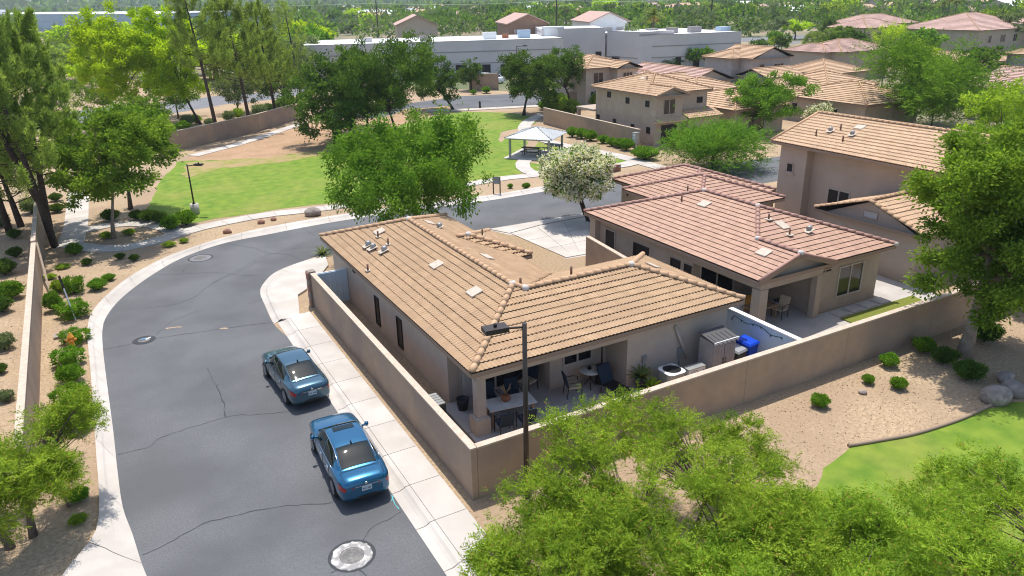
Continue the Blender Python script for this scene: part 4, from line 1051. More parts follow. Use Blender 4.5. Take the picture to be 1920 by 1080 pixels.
for label, cpx, ez, wid, dep, wm, base in (('cream gabled tower with pink roof left of the white roof', (783, 63), 8.2, 10.5, 16, 'wall_cap', 0), ('brown gabled tower with pink roof behind the middle block', (990, 62), 8.6, 9.5, 16, 'fence_brown', 0), ('white gabled tower with pink roof and three vents beside the palms', (1142, 58), 8.6, 9.5, 16, 'metal_white', 0)):
    p = G(cpx[0], cpx[1], ez - 2.0); a = math.atan2(dirX.y, dirX.x)
    t = thing('gable_tower', label, 'tower', (p.x, p.y, 0), 'gabled towers of the commercial block', a)
    w2 = wid / 2; zr_ = ez + w2 * .42
    B().bb((-w2 + .4, 0, 0), (w2 - .4, dep, ez - .15)).add([(-w2 + .4, 0, ez - .15), (w2 - .4, 0, ez - .15), (0, 0, zr_ - .25)], [(0, 1, 2)]).build('wall', MAT[wm], t, False)
    b = B()
    for s in (-1, 1):
        b.add([(s * w2, -.6, ez), (0, -.6, zr_), (0, dep + .5, zr_), (s * w2, dep + .5, ez), (s * w2, -.6, ez - .22), (0, -.6, zr_ - .22), (0, dep + .5, zr_ - .22), (s * w2, dep + .5, ez - .22)], [(0, 1, 2, 3), (7, 6, 5, 4), (0, 4, 5, 1), (0, 3, 7, 4), (2, 6, 7, 3)])
    b.build('roof', MAT['tile_pink'], t, False)
    for k in (-1, 0, 1): B().bb((k * 2.4 - .7, -.05, ez - 2.0), (k * 2.4 + .7, .001, ez - 1.2)).build('vent', MAT['frame_tan'], t, False)

# far-left warehouse and the row of blue-grey buildings
h0, h1 = G(-60, 48), G(196, 50)
wh = slab_building('large pale blue warehouse with white roof at the far left', G(-120, 27, 9.5), G(278, 26, 9.5), 60, 9.5, (1.5, 5.2), 'panel_blue', tops=((20, 6, 30, 12, 2.6, 'metal_white'), (62, 6, 26, 12, 2.6, 'metal_white')), name='warehouse')
q0_ = G(118, 50)
bx = thing('awning', 'bright blue awning at the foot of the pale blue warehouse', 'awning', q0_)
o_ = G(130, 52); B().box((o_.x, o_.y, 1.6), (7, 3, 3.2)).build('canopy', MAT['blue_bright'], bx)
for i, (px, py, w, lab) in enumerate(((470, 38, 30, 0), (530, 34, 34, 0), (575, 36, 26, 0), (650, 40, 34, 0), (705, 38, 28, 0), (760, 36, 46, 0), (830, 33, 40, 0), (945, 28, 24, 0), (1000, 30, 30, 0), (1030, 31, 22, 0), (1130, 27, 22, 0))):
    p = G(px, py); s = PX((p.x, p.y, 0))[2] / F_PX
    W_ = w * s * 1.0
    far_house('blue grey gabled building with pale metal roof in the far row', [('gable_x' if i % 3 else 'gable_y', p.x - W_ * .6, p.x + W_ * .6, p.y, p.y + 14, 4.8)], 'roof_pale', 'blue_siding', group='blue grey buildings in the far row', tiles=False, ridge='roof_pale', fas='panel_blue', name='far_building', cat='building')

# ---- cars
def interp(xs, ys):
    def f(x):
        if x <= xs[0]: return ys[0]
        for i in range(len(xs) - 1):
            if x <= xs[i + 1]:
                h = xs[i + 1] - xs[i]; t = (x - xs[i]) / h
                def sl(k):
                    if k <= 0 or k >= len(xs) - 1: k2 = min(max(k, 0), len(xs) - 2); return (ys[k2 + 1] - ys[k2]) / (xs[k2 + 1] - xs[k2])
                    a, b = (ys[k] - ys[k - 1]) / (xs[k] - xs[k - 1]), (ys[k + 1] - ys[k]) / (xs[k + 1] - xs[k])
                    return 0 if a * b <= 0 else 2 * a * b / (a + b)
                m0, m1 = sl(i) * h, sl(i + 1) * h
                return (2 * t**3 - 3 * t**2 + 1) * ys[i] + (t**3 - 2 * t**2 + t) * m0 + (-2 * t**3 + 3 * t**2) * ys[i + 1] + (t**3 - t**2) * m1
        return ys[-1]
    return f
def make_car(label, paint, loc, rz, L=4.8, Wd=1.83, H=1.45, sunroof=True, plate_label=True):
    t = thing('parked_car', label, 'car', loc, 'sedans parked along the pavement', rz, (.96, .89, .94))
    k = L / 4.8; w_ = Wd / 1.82
    xs = [-2.40, -2.37, -2.28, -2.05, -1.6, -1.0, 0, .8, 1.2, 1.7, 2.05, 2.25, 2.36, 2.40]
    hw = interp(xs, [.55, .70, .80, .87, .905, .91, .91, .91, .905, .885, .83, .74, .62, .50])
    zb = interp(xs, [.42, .36, .28, .22, .2, .19, .18, .18, .18, .2, .22, .25, .32, .38])
    zs = interp(xs, [.74, .80, .88, .93, .94, .92, .90, .88, .87, .82, .76, .70, .64, .58])     # shoulder
    zd = interp(xs, [.78, .90, 1.0, 1.05, 1.05, 1.02, .99, .98, .97, .91, .84, .76, .68, .60])     # deck centre
    n = 60; V = []; Q = []
    X = [-2.40 + 4.80 * (1 - math.cos(math.pi * i / (n - 1))) / 2 for i in range(n)]
    prof = []
    for x in X:
        w, b, s, d = hw(x) * w_, zb(x), zs(x), zd(x)
        half = [(0, b), (w * .80, b), (w * .95, b + .06), (w, b + (s - b) * .35), (w * .995, b + (s - b) * .68), (w * .975, s - .035), (w * .945, s + .01), (w * .88, s + (d - s) * .55), (w * .60, s + (d - s) * .90), (0, d)]
        prof.append(half + [(-y, z) for y, z in half[-2:0:-1]])
    m_ = len(prof[0])
    for x, p in zip(X, prof): V += [(x * k, y, z) for y, z in p]
    for i in range(n - 1):
        for j in range(m_): Q.append((i * m_ + j, (i + 1) * m_ + j, (i + 1) * m_ + (j + 1) % m_, i * m_ + (j + 1) % m_))
    b = B().add(V, [q[::-1] for q in Q], 0, .5, True)
    b.add([V[j] for j in range(m_)], [tuple(range(m_))], 0); b.add([V[(n - 1) * m_ + j] for j in range(m_)], [tuple(range(m_ - 1, -1, -1))], 0)
    body = b.build('body', MAT[paint], t, False)
    # greenhouse
    gx = [-1.78, -1.55, -1.25, -.95, -.6, -.1, .3, .55, .85, 1.12]
    gz = interp(gx, [1.03, 1.13, 1.265, 1.375, H - .025, H, H - .02, H - .09, 1.13, .97])
    gt_ = interp(gx, [.66, .645, .63, .61, .605, .61, .61, .615, .66, .72]); gb = interp(gx, [.72, .80, .84, .855, .865, .87, .87, .865, .84, .78])
    def gpt(x, s_, off=0.0):
        zB, zT, wb, wt = zs(x) + .0, gz(x), gb(x) * w_, gt_(x) * w_
        zT = max(zT, zB + .01); ze = zT - .055
        if s_ <= .5: f = s_ / .5; return Vector((x * k, (wb + (wt - wb) * f + math.sin(math.pi * f) * .02 + off), zB + (max(ze, zB) - zB) * f))
        f = (s_ - .5) / .5
        return Vector((x * k, wt * math.cos(f * math.pi / 2) , ze + .055 * math.sin(f * math.pi / 2) + off))
    ng, ms = 48, 18; Vg = []; GX = [-1.78 + 2.90 * i / (ng - 1) for i in range(ng)]
    for x in GX:
        r_ = [gpt(x, j / ms) for j in range(ms + 1)]
        Vg += [tuple(p) for p in r_] + [(p.x, -p.y, p.z) for p in r_[-2::-1]]
    mg = 2 * ms + 1
    B().add(Vg, [(i * mg + j, i * mg + j + 1, (i + 1) * mg + j + 1, (i + 1) * mg + j) for i in range(ng - 1) for j in range(mg - 1)], 0, .5, True).build('roof', MAT[paint], t, False)
    def top_patch(name, x0, x1, frac, m, off=.012, nx=10, ny=12, taper=0.0):
        vs = []
        for i in range(nx + 1):
            x = x0 + (x1 - x0) * i / nx
            for j in range(ny + 1):
                y = (j / ny * 2 - 1) * frac; wt = gt_(x) * w_
                f = math.acos(min(1, abs(y))) / (math.pi / 2); p = gpt(x, .5 + f * .5)
                vs.append((p.x - (off * .7 if x < -.5 else -off * .7 if x > .4 else 0), math.copysign(p.y, y), p.z + off))
        return B().add(vs, [(i * (ny + 1) + j, (i + 1) * (ny + 1) + j, (i + 1) * (ny + 1) + j + 1, i * (ny + 1) + j + 1) for i in range(nx) for j in range(ny)], 0, .5, True).build(name, MAT[m], t, False)
    top_patch('rear_window', -1.66, -.86, .93, 'car_glass'); top_patch('windscreen', .40, 1.04, .93, 'car_glass')
    if sunroof: top_patch('sunroof', .0, .32, .62, 'car_glass', .008, 4, 8)
    for sd_ in (1, -1):
        for x0, x1 in ((-1.22, -.20), (-.13, .70)):
            vs = []; nx, ny = 12, 5
            for i in range(nx + 1):
                x = x0 + (x1 - x0) * i / nx
                for j in range(ny + 1):
                    f = .07 + (.41) * j / ny; p = gpt(x, f, .008); vs.append((p.x, sd_ * p.y, p.z))
            B().add(vs, [(i * (ny + 1) + j, (i + 1) * (ny + 1) + j, (i + 1) * (ny + 1) + j + 1, i * (ny + 1) + j + 1) for i in range(nx) for j in range(ny)], 0, .5, True).build('side_window', MAT['car_glass'], t, False)
        b = B()
        path_ = [gpt(x, .035, .012) for x in (-1.32, -1.0, -.5, 0, .5, .85)]; b.tube([(p.x, sd_ * p.y, p.z) for p in path_], .011, 5)
        path_ = [gpt(x, .50, .004) for x in (-1.5, -1.2, -.8, -.3, .2, .6, .95)]; b.tube([(p.x, sd_ * p.y, p.z + .01) for p in path_], .012, 5)
        b.build('window_trim', MAT['chrome' if sunroof else 'car_trim'], t, False)
        b = B()
        for x in (-1.02, -.17, .80):
            b.tube([(x * k, sd_ * (hw(x) * w_ * q + .003), zb(x) + (zs(x) - zb(x)) * z) for q, z in ((.99, .15), (1.0, .35), (.995, .68), (.972, .98))], .006, 4)
        b.build('door_gap', MAT['black'], t, False)
        for x in (-.9, -.05): B().box((x * k, sd_ * (hw(x) * w_ + .002), .80), (.17, .03, .03)).build('door_handle', MAT['chrome'], t, False)
        mr = B().box((.72 * k, sd_ * (.90 * w_), .97), (.06, .14, .05))
        V_ = []; 
        mr.lathe([(.0, -.075), (.07, -.06), (.085, 0), (.07, .06), (0, .075)], (.72 * k, sd_ * 1.0 * w_, 1.0), 8); mr.build('wing_mirror', MAT[paint], t, False)
        for x in (-1.42, 1.40):
            y = sd_ * (.795 * w_)
            ar = B(); pts_ = [(x * k + .365 * math.cos(a), sd_ * (hw(x) * w_ + .004), .33 + .365 * math.sin(a)) for a in [math.pi * i / 12 for i in range(13)]]
            ar.poly(pts_ if sd_ < 0 else pts_[::-1]); ar.build('wheel_arch', MAT['black'], t, False)
            wh_ = B(); R0 = .335
            prof_ = [(.20, -.10), (R0 - .03, -.11), (R0, -.08), (R0, .08), (R0 - .03, .11), (.215, .105)]
            vs = []; fs = []; nn = 24
            for r, dy in prof_:
                for q in range(nn): vs.append((x * k + r * math.cos(2 * math.pi * q / nn), y + sd_ * (dy + .03), .335 + r * math.sin(2 * math.pi * q / nn)))
            for i in range(len(prof_) - 1):
                for q in range(nn): fs.append((i * nn + q, i * nn + (q + 1) % nn, (i + 1) * nn + (q + 1) % nn, (i + 1) * nn + q))
            wl = wh_.add(vs, fs, 0, .5, True).build('wheel', MAT['rubber'], t, False)
            rb = B(); yy = y + sd_ * .125
            for q in range(10):
                a = 2 * math.pi * q / 10; rb.bar((x * k + .04 * math.cos(a), yy, .335 + .04 * math.sin(a)), (x * k + .215 * math.cos(a), yy, .335 + .215 * math.sin(a)), .035, .03)
            for q in range(nn):
                a, c = 2 * math.pi * q / nn, 2 * math.pi * (q + 1) / nn; rb.bar((x * k + .215 * math.cos(a), yy, .335 + .215 * math.sin(a)), (x * k + .215 * math.cos(c), yy, .335 + .215 * math.sin(c)), .03, .03)
            rb.build('rim', MAT['rim'], wl, False)
    # rear end
    def rear(y, z):
        return None
    for sd_ in (1, -1):
        vs = []
        for i in range(5):
            x = -2.345 + .30 * i / 4 if i else -2.352
            for z_ in (.60, .93):
                s, b0, w = zs(x), zb(x), hw(x) * w_
                f = (z_ - .6) / .33; q = .985 - .02 * f
                vs.append((x * k - .012, sd_ * (w * q + .014), b0 + (s - b0) * (.70 + .28 * f)))
        inner = [(-2.405 * k, sd_ * .42 * w_, .70), (-2.40 * k, sd_ * .42 * w_, .80)]
        fs = [(2 * i, 2 * i + 1, 2 * i + 3, 2 * i + 2) for i in range(4)]
        vs2 = inner + vs; fs = [(0, 1, 3, 2)] + [tuple(j + 2 for j in f) for f in fs]
        B().add(vs2, fs if sd_ < 0 else [f[::-1] for f in fs], 0, .5, True).build('tail_light', MAT['tail_red'], t, False)
        vs = []
        for i in range(5):
            x = 2.05 + .31 * i / 4
            for f in (.62, .95):
                s, b0, w = zs(x), zb(x), hw(x) * w_
                vs.append((x * k + .006, sd_ * (w * .985 + .010), b0 + (s - b0) * f))
        fs = [(2 * i, 2 * i + 1, 2 * i + 3, 2 * i + 2) for i in range(4)]
        B().add(vs, fs if sd_ < 0 else [f[::-1] for f in fs], 0, .5, True).build('headlight', MAT['lamp_clear'], t, False)
    bb_ = B()
    for i in range(8):
        y0, y1 = -.62 + 1.24 * i / 8, -.62 + 1.24 * (i + 1) / 8
        def bx(y): return -2.42 * k + .10 * (y / .62) ** 2
        bb_.add([(bx(y0), y0, .34), (bx(y1), y1, .34), (bx(y1) - .004, y1, .44), (bx(y0) - .004, y0, .44)], [(3, 2, 1, 0)])
    bb_.build('bumper_trim', MAT['car_trim'], t, False)
    pl = B().box((-2.425 * k, 0, .70), (.02, .34, .16)).build('number_plate', MAT['plate'], t, False)
    q = B()
    for i in range(7):
        if i != 3: q.box((-2.437 * k, -.12 + i * .04, .695), (.004, .022, .06))
    q.build('plate_characters', MAT['ink'], pl, False)
    B().lathe([(.045, -.006), (.045, .006), (.03, .01), (0, .01)], (0, 0, 0), 12).build('badge', MAT['chrome'], t, False).matrix_basis = Matrix.Translation((-2.40 * k, 0, .86)) @ Matrix.Rotation(-math.pi / 2, 4, 'Y')
    B().box((-2.415 * k, 0, .80), (.02, .80, .02)).build('boot_trim', MAT['chrome'], t, False)
    b = B()
    b.tube([(-1.80 * k, y, 1.045 + .012) for y in (-.7, 0, .7)], .008, 4)
    b.tube([(-1.82 * k, sd_ * .70, 1.04) for sd_ in (1, 1)] and [(-1.80 * k, .70, 1.05), (-2.2 * k, .68, 1.0), (-2.36 * k, .6, .9)], .006, 4)
    b.tube([(-1.80 * k, -.70, 1.05), (-2.2 * k, -.68, 1.0), (-2.36 * k, -.6, .9)], .006, 4)
    b.build('boot_gap', MAT['black'], t, False)
    b = B().add([(-.88 * k, -.03, H - .045), (-.70 * k, -.015, H - .02), (-.72 * k, .015, H - .02), (-.88 * k, .03, H - .045), (-.86 * k, 0, H + .06)], [(0, 1, 4), (1, 2, 4), (2, 3, 4), (3, 0, 4)])
    b.build('aerial', MAT['car_trim'], t, False)
    b = B().tube([(1.13 * k, y, .975 - .03 * (y / .7) ** 2) for y in (-.7, -.35, 0, .35, .7)], .035, 5)
    b.build('scuttle', MAT['car_trim'], t, False)
    return t
make_car('bright blue sedan with sunroof parked nearest by the pavement', 'car_blue', (-2.70, 3.74, .004), math.radians(87.4), 4.86, 1.84, 1.45, True)
make_car('slate blue-grey sedan parked ahead of the bright blue car', 'car_slate', (-2.80, 10.2, .004), math.radians(93.6), 4.66, 1.78, 1.46, False)

# ---- street lamps
def street_lamp(label, base, H, head_dir, m='metal_brown', armL=1.1, hsz=(.62, .36, .15), basez=0.0, group=None, r=.10):
    t = thing('street_lamp', label, 'street lamp', (base[0], base[1], 0), group)
    x, y = base[0], base[1]; d = Vector((head_dir[0], head_dir[1], 0)).normalized()
    if basez: B().tube([(x, y, 0), (x, y, basez)], .30, 14).build('footing', MAT['concrete'], t)
    B().tube([(x, y, basez), (x, y, H)], [r, r * .8], 10).tube([(x, y, basez), (x, y, basez + .06)], r * 2, 10).build('pole', MAT[m], t)
    B().tube([(x, y, H - .12), (x + d.x * armL, y + d.y * armL, H - .05)], .035, 8).build('arm', MAT[m], t)
    c = (x + d.x * (armL + hsz[0] / 2 - .05), y + d.y * (armL + hsz[0] / 2 - .05), H - .02)
    hd = B().box(c, hsz, math.atan2(d.y, d.x)).build('lamp_head', MAT[m], t)
    B().box((c[0], c[1], c[2] - hsz[2] / 2 - .012), (hsz[0] * .7, hsz[1] * .8, .02), math.atan2(d.y, d.x)).build('lens', MAT['lamp_clear'], hd)
    B().tube([(c[0], c[1], c[2] + hsz[2] / 2), (c[0], c[1], c[2] + hsz[2] / 2 + .09)], .05, 8).build('photocell', MAT['black'], hd)
    return t
lb = (1.52, -.62)
lh = zat(lb[0], lb[1], 606)
hp = G(928, 619, lh - .05)
street_lamp('tall brown street lamp with flat box head rising before the patio roof', lb, lh, (hp.x - lb[0], hp.y - lb[1]), armL=(hp.xy - Vector(lb)).length - .30, hsz=(.68, .40, .14), r=.085)
p = G(367, 401); h_ = zat(p.x, p.y, 308); hd = G(376, 308, h_)
street_lamp('slim dark street lamp on a concrete footing at the lawn edge', (p.x, p.y), h_, (hd.x - p.x, hd.y - p.y), armL=.6, hsz=(.6, .3, .12), basez=.75, r=.06)
for (bx, by, ty, lab) in ((1090, 225, 137, 0), (1646, 205, 137, 'thin street lamp standing left of the big leafy right tree'), (970, 170, 86, 'street lamp in front of the long grey commercial block')):
    if lab:
        p = G(bx, by); h_ = zat(p.x, p.y, ty); street_lamp(lab, (p.x, p.y), h_, (.9, -.45), armL=1.0, hsz=(.7, .35, .15), r=.08)
# utility poles with one wire
poles = []
for (bx, by, ty, lab) in ((254, 40, -60, 'dark utility pole leaning over the yellow green tree'), (710, 62, -70, 'dark utility pole behind the white roof left of the cream tower'), (1043, 62, -70, 'dark utility pole between two palms behind the commercial block'), (1331, 55, -70, 'dark utility pole at the right end of the white roof')):
    p = G(bx, by + 8); h_ = 16.0
    t = thing('utility_pole', lab, 'utility pole', (p.x, p.y, 0), 'utility poles along the wire'); poles.append((p, h_))
    B().tube([(p.x, p.y, 0), (p.x, p.y, h_)], [.28, .2], 8).build('pole', MAT['wood_pole'], t)
    B().box((p.x, p.y, h_ - .9), (2.6, .15, .15), .4).build('crossarm', MAT['wood_pole'], t)
b = B()
ws = [poles[0][0] - (poles[1][0] - poles[0][0]) * .6] + [q[0] for q in poles] + [poles[3][0] + (poles[3][0] - poles[2][0]) * .7]
for a, c in zip(ws, ws[1:]):
    pts = []
    for k in range(9):
        f = k / 8; v = Vector(a).lerp(Vector(c), f); v.z = 12.6 - 4 * f * (1 - f) * 1.0; pts.append(v)
    b.tube(pts, .035, 4, cap=False)
o = b.build('overhead_wire', MAT['metal_white']); tag(o, 'thin pale overhead wire crossing the top of the view', 'wire')

# ---- park pavilion and picnic tables
pf = [G(957, 297), G(1027, 300), G(1053, 286), G(986, 281)]
pc = (pf[0] + pf[1] + pf[2] + pf[3]) / 4
pv_ = thing('pavilion', 'square park pavilion with white hipped metal roof over a concrete slab', 'pavilion', pc)
e1 = (pf[1] - pf[0]); e1 = (e1 + (pf[2] - pf[3])) / 2; e2 = ((pf[3] - pf[0]) + (pf[2] - pf[1])) / 2
side = (e1.length + e2.length) / 2; d1 = e1.normalized(); d2 = Vector((-d1.y, d1.x, 0)); hs = side / 2
def PV(u, v, z): q = pc + d1 * u + d2 * v; return (q.x, q.y, z)
sb = B().prism([PV(u, v, 0)[:2] for u, v in ((-hs - .5, -hs - .5), (hs + .5, -hs - .5), (hs + .5, hs + .5), (-hs - .5, hs + .5))], 0, .06).build('slab', MAT['concrete'], pv_)
ze_ = zat(pf[0].x, pf[0].y, 258.5); ov = hs + .40; zp = ze_ + .78
for u, v in ((-hs, -hs), (hs, -hs), (hs, hs), (-hs, hs)):
    q = PV(u, v, 0); B().box((q[0], q[1], ze_ / 2), (.18, .18, ze_), math.atan2(d1.y, d1.x)).build('post', MAT['metal_grey'], pv_)
cr = [(-ov, -ov), (ov, -ov), (ov, ov), (-ov, ov)]
for i in range(4):
    a, c = cr[i], cr[(i + 1) % 4]
    rf_ = B().add([PV(*a, ze_), PV(*c, ze_), PV(0, 0, zp), PV(*a, ze_ - .05), PV(*c, ze_ - .05), PV(0, 0, zp - .05)], [(0, 1, 2), (5, 4, 3), (0, 3, 4, 1)]).build('roof_panel', MAT['metal_roof'], pv_)
    sb_ = B()
    for k in range(1, 16):
        f = k / 16; x0, y0 = a[0] + (c[0] - a[0]) * f, a[1] + (c[1] - a[1]) * f; g = 1 - abs(2 * f - 1)
        mx, my = (a[0] + c[0]) / 2, (a[1] + c[1]) / 2
        sb_.bar(PV(x0, y0, ze_ + .02), PV(x0 - mx * g, y0 - my * g, ze_ + (zp - ze_) * g + .02), .035, .04)
    sb_.build('seams', MAT['metal_roof'], rf_)
b = B()
for a in cr: b.tube([PV(*a, ze_ + .02), PV(0, 0, zp + .02)], .045, 6)
b.build('hip_cap', MAT['metal_grey'], pv_)
b = B()
for i in range(4): b.bar(PV(*[q * hs / ov for q in cr[i]], ze_ - .12), PV(*[q * hs / ov for q in cr[(i + 1) % 4]], ze_ - .12), .12, .14)
b.build('beam', MAT['metal_grey'], pv_)
def picnic(label, loc, rz):
    t = thing('picnic_table', label, 'picnic table', loc, 'picnic tables under the pavilion', rz)
    B().box((0, 0, .74), (1.8, .74, .05)).build('tabletop', MAT['metal_brown'], t, False)
    for s in (-1, 1):
        B().box((0, s * .62, .44), (1.8, .25, .05)).build('bench', MAT['metal_brown'], t, False)
        B().bar((s * .7, 0, 0), (s * .7, 0, .72), .07, .07).bar((s * .7, -.62, .40), (s * .7, .62, .40), .05, .05).bar((s * .7, -.6, 0), (s * .7, -.6, .4), .05, .05).bar((s * .7, .6, 0), (s * .7, .6, .4), .05, .05).build('leg_frame', MAT['metal_brown'], t, False)
q = PV(-.3, -.6, .06); picnic('dark picnic table nearest the front of the pavilion slab', q, math.atan2(d1.y, d1.x))
q = PV(1.2, 1.6, .06); picnic('dark picnic table at the back of the pavilion slab', q, math.atan2(d1.y, d1.x) - .3)
# sign, litter bin, boulders and other small things of the park
p = G(938, 366)
t = thing('notice_board', 'dark notice board on two posts beside the park path', 'sign', p)
B().box((p.x - .4, p.y + .35, .7), (.07, .07, 1.4)).build('post', MAT['metal_brown'], t); B().box((p.x, p.y, .7), (.07, .07, 1.4)).build('post', MAT['metal_brown'], t)
B().box((p.x - .2, p.y + .17, 1.15), (.52, .05, .55), math.atan2(.35, -.4)).build('panel', MAT['metal_grey'], t)
p = G(1191, 281)
t = thing('mailbox_pedestal', 'grey metal pedestal mailbox beside the clipped bushes', 'mailbox', p)
B().bb((p.x - .1, p.y - .1, 0), (p.x + .1, p.y + .1, .7)).build('post', MAT['metal_grey'], t); B().box((p.x, p.y, 1.15), (.42, .5, 1.0)).bb((p.x - .25, p.y - .3, 1.651), (p.x + .25, p.y + .3, 1.69)).build('box', MAT['metal_grey'], t)
for k in range(3): B().box((p.x - .215, p.y, .85 + k * .3), (.01, .44, .26)).build('door', MAT['metal_white'], t)
p = G(1148, 322)
t = thing('entrance_sign', 'low red stone sign block beside the flowering tree', 'sign', p)
B().box((p.x, p.y, .25), (1.6, .5, .5), .2).build('base', MAT['stone_red'], t)
for k in range(5): B().box((p.x - .62 + k * .31, p.y - .26 + k * .065 - .12, .42), (.27, .1, .3), .2).build('stone', MAT['stone_red' if k % 2 else 'stone'], t)
p = G(138, 655)
t = thing('fire_hydrant', 'orange fire hydrant between the clipped bushes by the kerb', 'hydrant', p)
B().lathe([(.16, 0), (.16, .05), (.11, .06), (.11, .55), (.14, .56), (.14, .60), (.12, .62), (.09, .72), (.03, .77), (.03, .82), (0, .82)], p, 14).build('barrel', MAT['paint_orange'], t)
for s in (-1, 1): B().tube([(p.x, p.y, .45), (p.x + s * .21, p.y + .03, .45)], .06, 10).build('nozzle', MAT['paint_orange'], t)
B().tube([(p.x, p.y, .42), (p.x, p.y - .22, .42)], .075, 10).build('nozzle', MAT['paint_orange'], t)
p = G(880 + 20, 180 + 24)
p = G(900, 203)
t = thing('fire_hydrant', 'tiny brown hydrant beside the far street behind the lawn', 'hydrant', p)
B().lathe([(.18, 0), (.14, .06), (.14, .7), (.18, .72), (.14, .85), (.05, 1.0), (0, 1.0)], p, 10).build('barrel', MAT['wood_pole'], t)
p0, p1 = G(142, 600), None
t = thing('marker_post', 'thin pale leaning marker post in the gravel left of the road', 'post', p0)
hz = zat(p0.x - .25, p0.y + .35, 517)
B().bar((p0.x, p0.y, 0), (p0.x - .25, p0.y + .35, hz), .055, .03).build('post', MAT['metal_white'], t)
B().bar((p0.x - .25 * .72, p0.y + .35 * .72, hz * .72), (p0.x - .25, p0.y + .35, hz), .10, .05).build('sign_panel', MAT['metal_brown'], t)
p = G(115, 632)
B().bb((p.x - .3, p.y - .2, 0), (p.x + .3, p.y + .2, .12)).build('utility_box', MAT['stone']); tag(bpy.data.objects['utility_box'], 'flat brown utility box lid in the gravel near the orange hydrant', 'box')
def boulder(label, p, r, seed, m='stone', flat_=.65, group=None):
    rr = np.random.default_rng(seed); bm = bmesh.new(); bmesh.ops.create_icosphere(bm, subdivisions=3, radius=1)
    d = rr.normal(size=(7, 3)); d /= np.linalg.norm(d, axis=1)[:, None]; h = rr.uniform(.7, .95, 7)
    for v in bm.verts:
        for n_, k in zip(d, h):
            e = v.co.dot(Vector(n_)) - k
            if e > 0: v.co -= Vector(n_) * e * .8
        v.co += Vector(rr.normal(0, .015, 3))
        v.co.x *= r; v.co.y *= r * .8; v.co.z *= r * flat_
    me = bpy.data.meshes.new('boulder'); bm.to_mesh(me); bm.free(); me.materials.append(MAT[m])
    o = bpy.data.objects.new('boulder', me); COL.objects.link(o); o.location = (p.x, p.y, r * flat_ * .55); o.rotation_euler = (0, 0, seed)
    tag(o, label, 'boulder', group)
boulder('large rounded grey boulder at the gravel edge below the leaning tree', G(1866, 752), .60, 3)
boulder('second grey boulder just behind the large rounded one', G(1898, 738), .5, 4)
for q, r, l in (((1885, 715), .4, 'small stone behind the two grey boulders'), ((490, 419), .28, 'small brown rock left of two others on the roadside gravel'), ((427, 437), .3, 'lone brown rock near the kerb on the road bend'), ((513, 413), .25, 'small brown rock right of two others on the roadside gravel'), ((587, 404), .6, 'broad flat tan rock beside the park path'), ((1617, 738), .16, 'small white stone lying in the gravel'), ((700, 512 - 85), .2, None), ((462, 498 - 70), .0, None)):
    if l: boulder(l, G(*q), r, int(q[0]), 'stone_red' if 'brown' in l else 'stone')

# ------------------------------------------------------------------ patio things
PZ = .09
t = thing('dining_table', 'white outdoor dining table with a pumpkin coloured pot on it', 'table', (3.15, 3.35, PZ), None, math.radians(-42 + 12))
t.rotation_euler = (0, 0, math.radians(-8))
for k in range(6): B().box((-.0, -.36 + k * .145, .74), (1.75, .138, .035)).build('board', MAT['wood_white'], t, False)
B().box((0, 0, .69), (1.55, .7, .06)).build('apron', MAT['wood'], t, False)
for sx in (-1, 1):
    for sy in (-1, 1): B().box((sx * .75, sy * .32, .36), (.08, .08, .66)).build('leg', MAT['wood'], t, False)
t = thing('pot', 'pumpkin coloured clay pot with dry stems on the white dining table', 'pot', (3.05, 3.45, PZ + .76))
B().lathe([(0, 0), (.12, .01), (.18, .10), (.17, .19), (.10, .25), (.09, .24), (0, .22)], n=14).build('body', MAT['pumpkin'], t, False)
b = B(); r = random.Random(3)
for k in range(14):
    a = r.uniform(0, 6.3); l = r.uniform(.2, .4); b.tube([(0, 0, .2), (.05 * math.cos(a), .05 * math.sin(a), .35), (l * .6 * math.cos(a), l * .6 * math.sin(a), .25 + l)], [.012, .008, .02], 4)
b.build('stems', MAT['wood'], t, False)
def make_chair(label, loc, rz, seat='cushion_navy', back='cushion_navy', cat='chair', name='patio_chair', group='dark patio chairs on the covered patio'):
    t = thing(name, label, cat, loc, group, rz)
    B().box((0, 0, .44), (.50, .50, .07)).build('seat', MAT[seat], t, False)
    b = B(); 
    vs = [(-.25, .24, .46), (.25, .24, .46), (.25, .36, .98), (-.25, .36, .98)]
    b.add(vs + [(x, y + .05, z) for x, y, z in vs], [(0, 1, 2, 3), (7, 6, 5, 4), (0, 4, 5, 1), (1, 5, 6, 2), (2, 6, 7, 3), (3, 7, 4, 0)]); b.build('backrest', MAT[back], t, False)
    for s in (-1, 1):
        B().tube([(s * .27, -.24, 0), (s * .27, -.25, .64), (s * .28, -.05, .68), (s * .28, .25, .66)], .018, 6).build('armrest', MAT['metal_brown'], t, False)
        B().tube([(s * .25, .33, 0), (s * .25, .26, .5)], .018, 6).build('leg', MAT['metal_brown'], t, False)
    return t
make_chair('navy patio chair on the left of the near side of the white table', (2.55, 2.68, PZ), math.radians(172))
make_chair('navy patio chair on the right of the near side of the white table', (3.35, 2.55, PZ), math.radians(172))
make_chair('dark patio chair behind the far left of the white table', (2.9, 4.25, PZ), math.radians(0))
make_chair('dark patio chair behind the far right of the white table', (3.75, 4.15, PZ), math.radians(-10))
make_chair('dark chair with beige seat against the recess wall of the patio', (4.75, 4.85, PZ), math.radians(-70), 'cushion_beige')
make_chair('navy backed chair with beige seat left of the round bistro table', (6.05, 3.65, PZ), math.radians(75), 'cushion_beige')
t = thing('bistro_table', 'small round bistro table under the patio window', 'table', (6.95, 3.85, PZ))
B().lathe([(0, .72), (.42, .72), (.43, .735), (.42, .75), (0, .75)], n=24).build('tabletop', MAT['wood_white'], t, False)
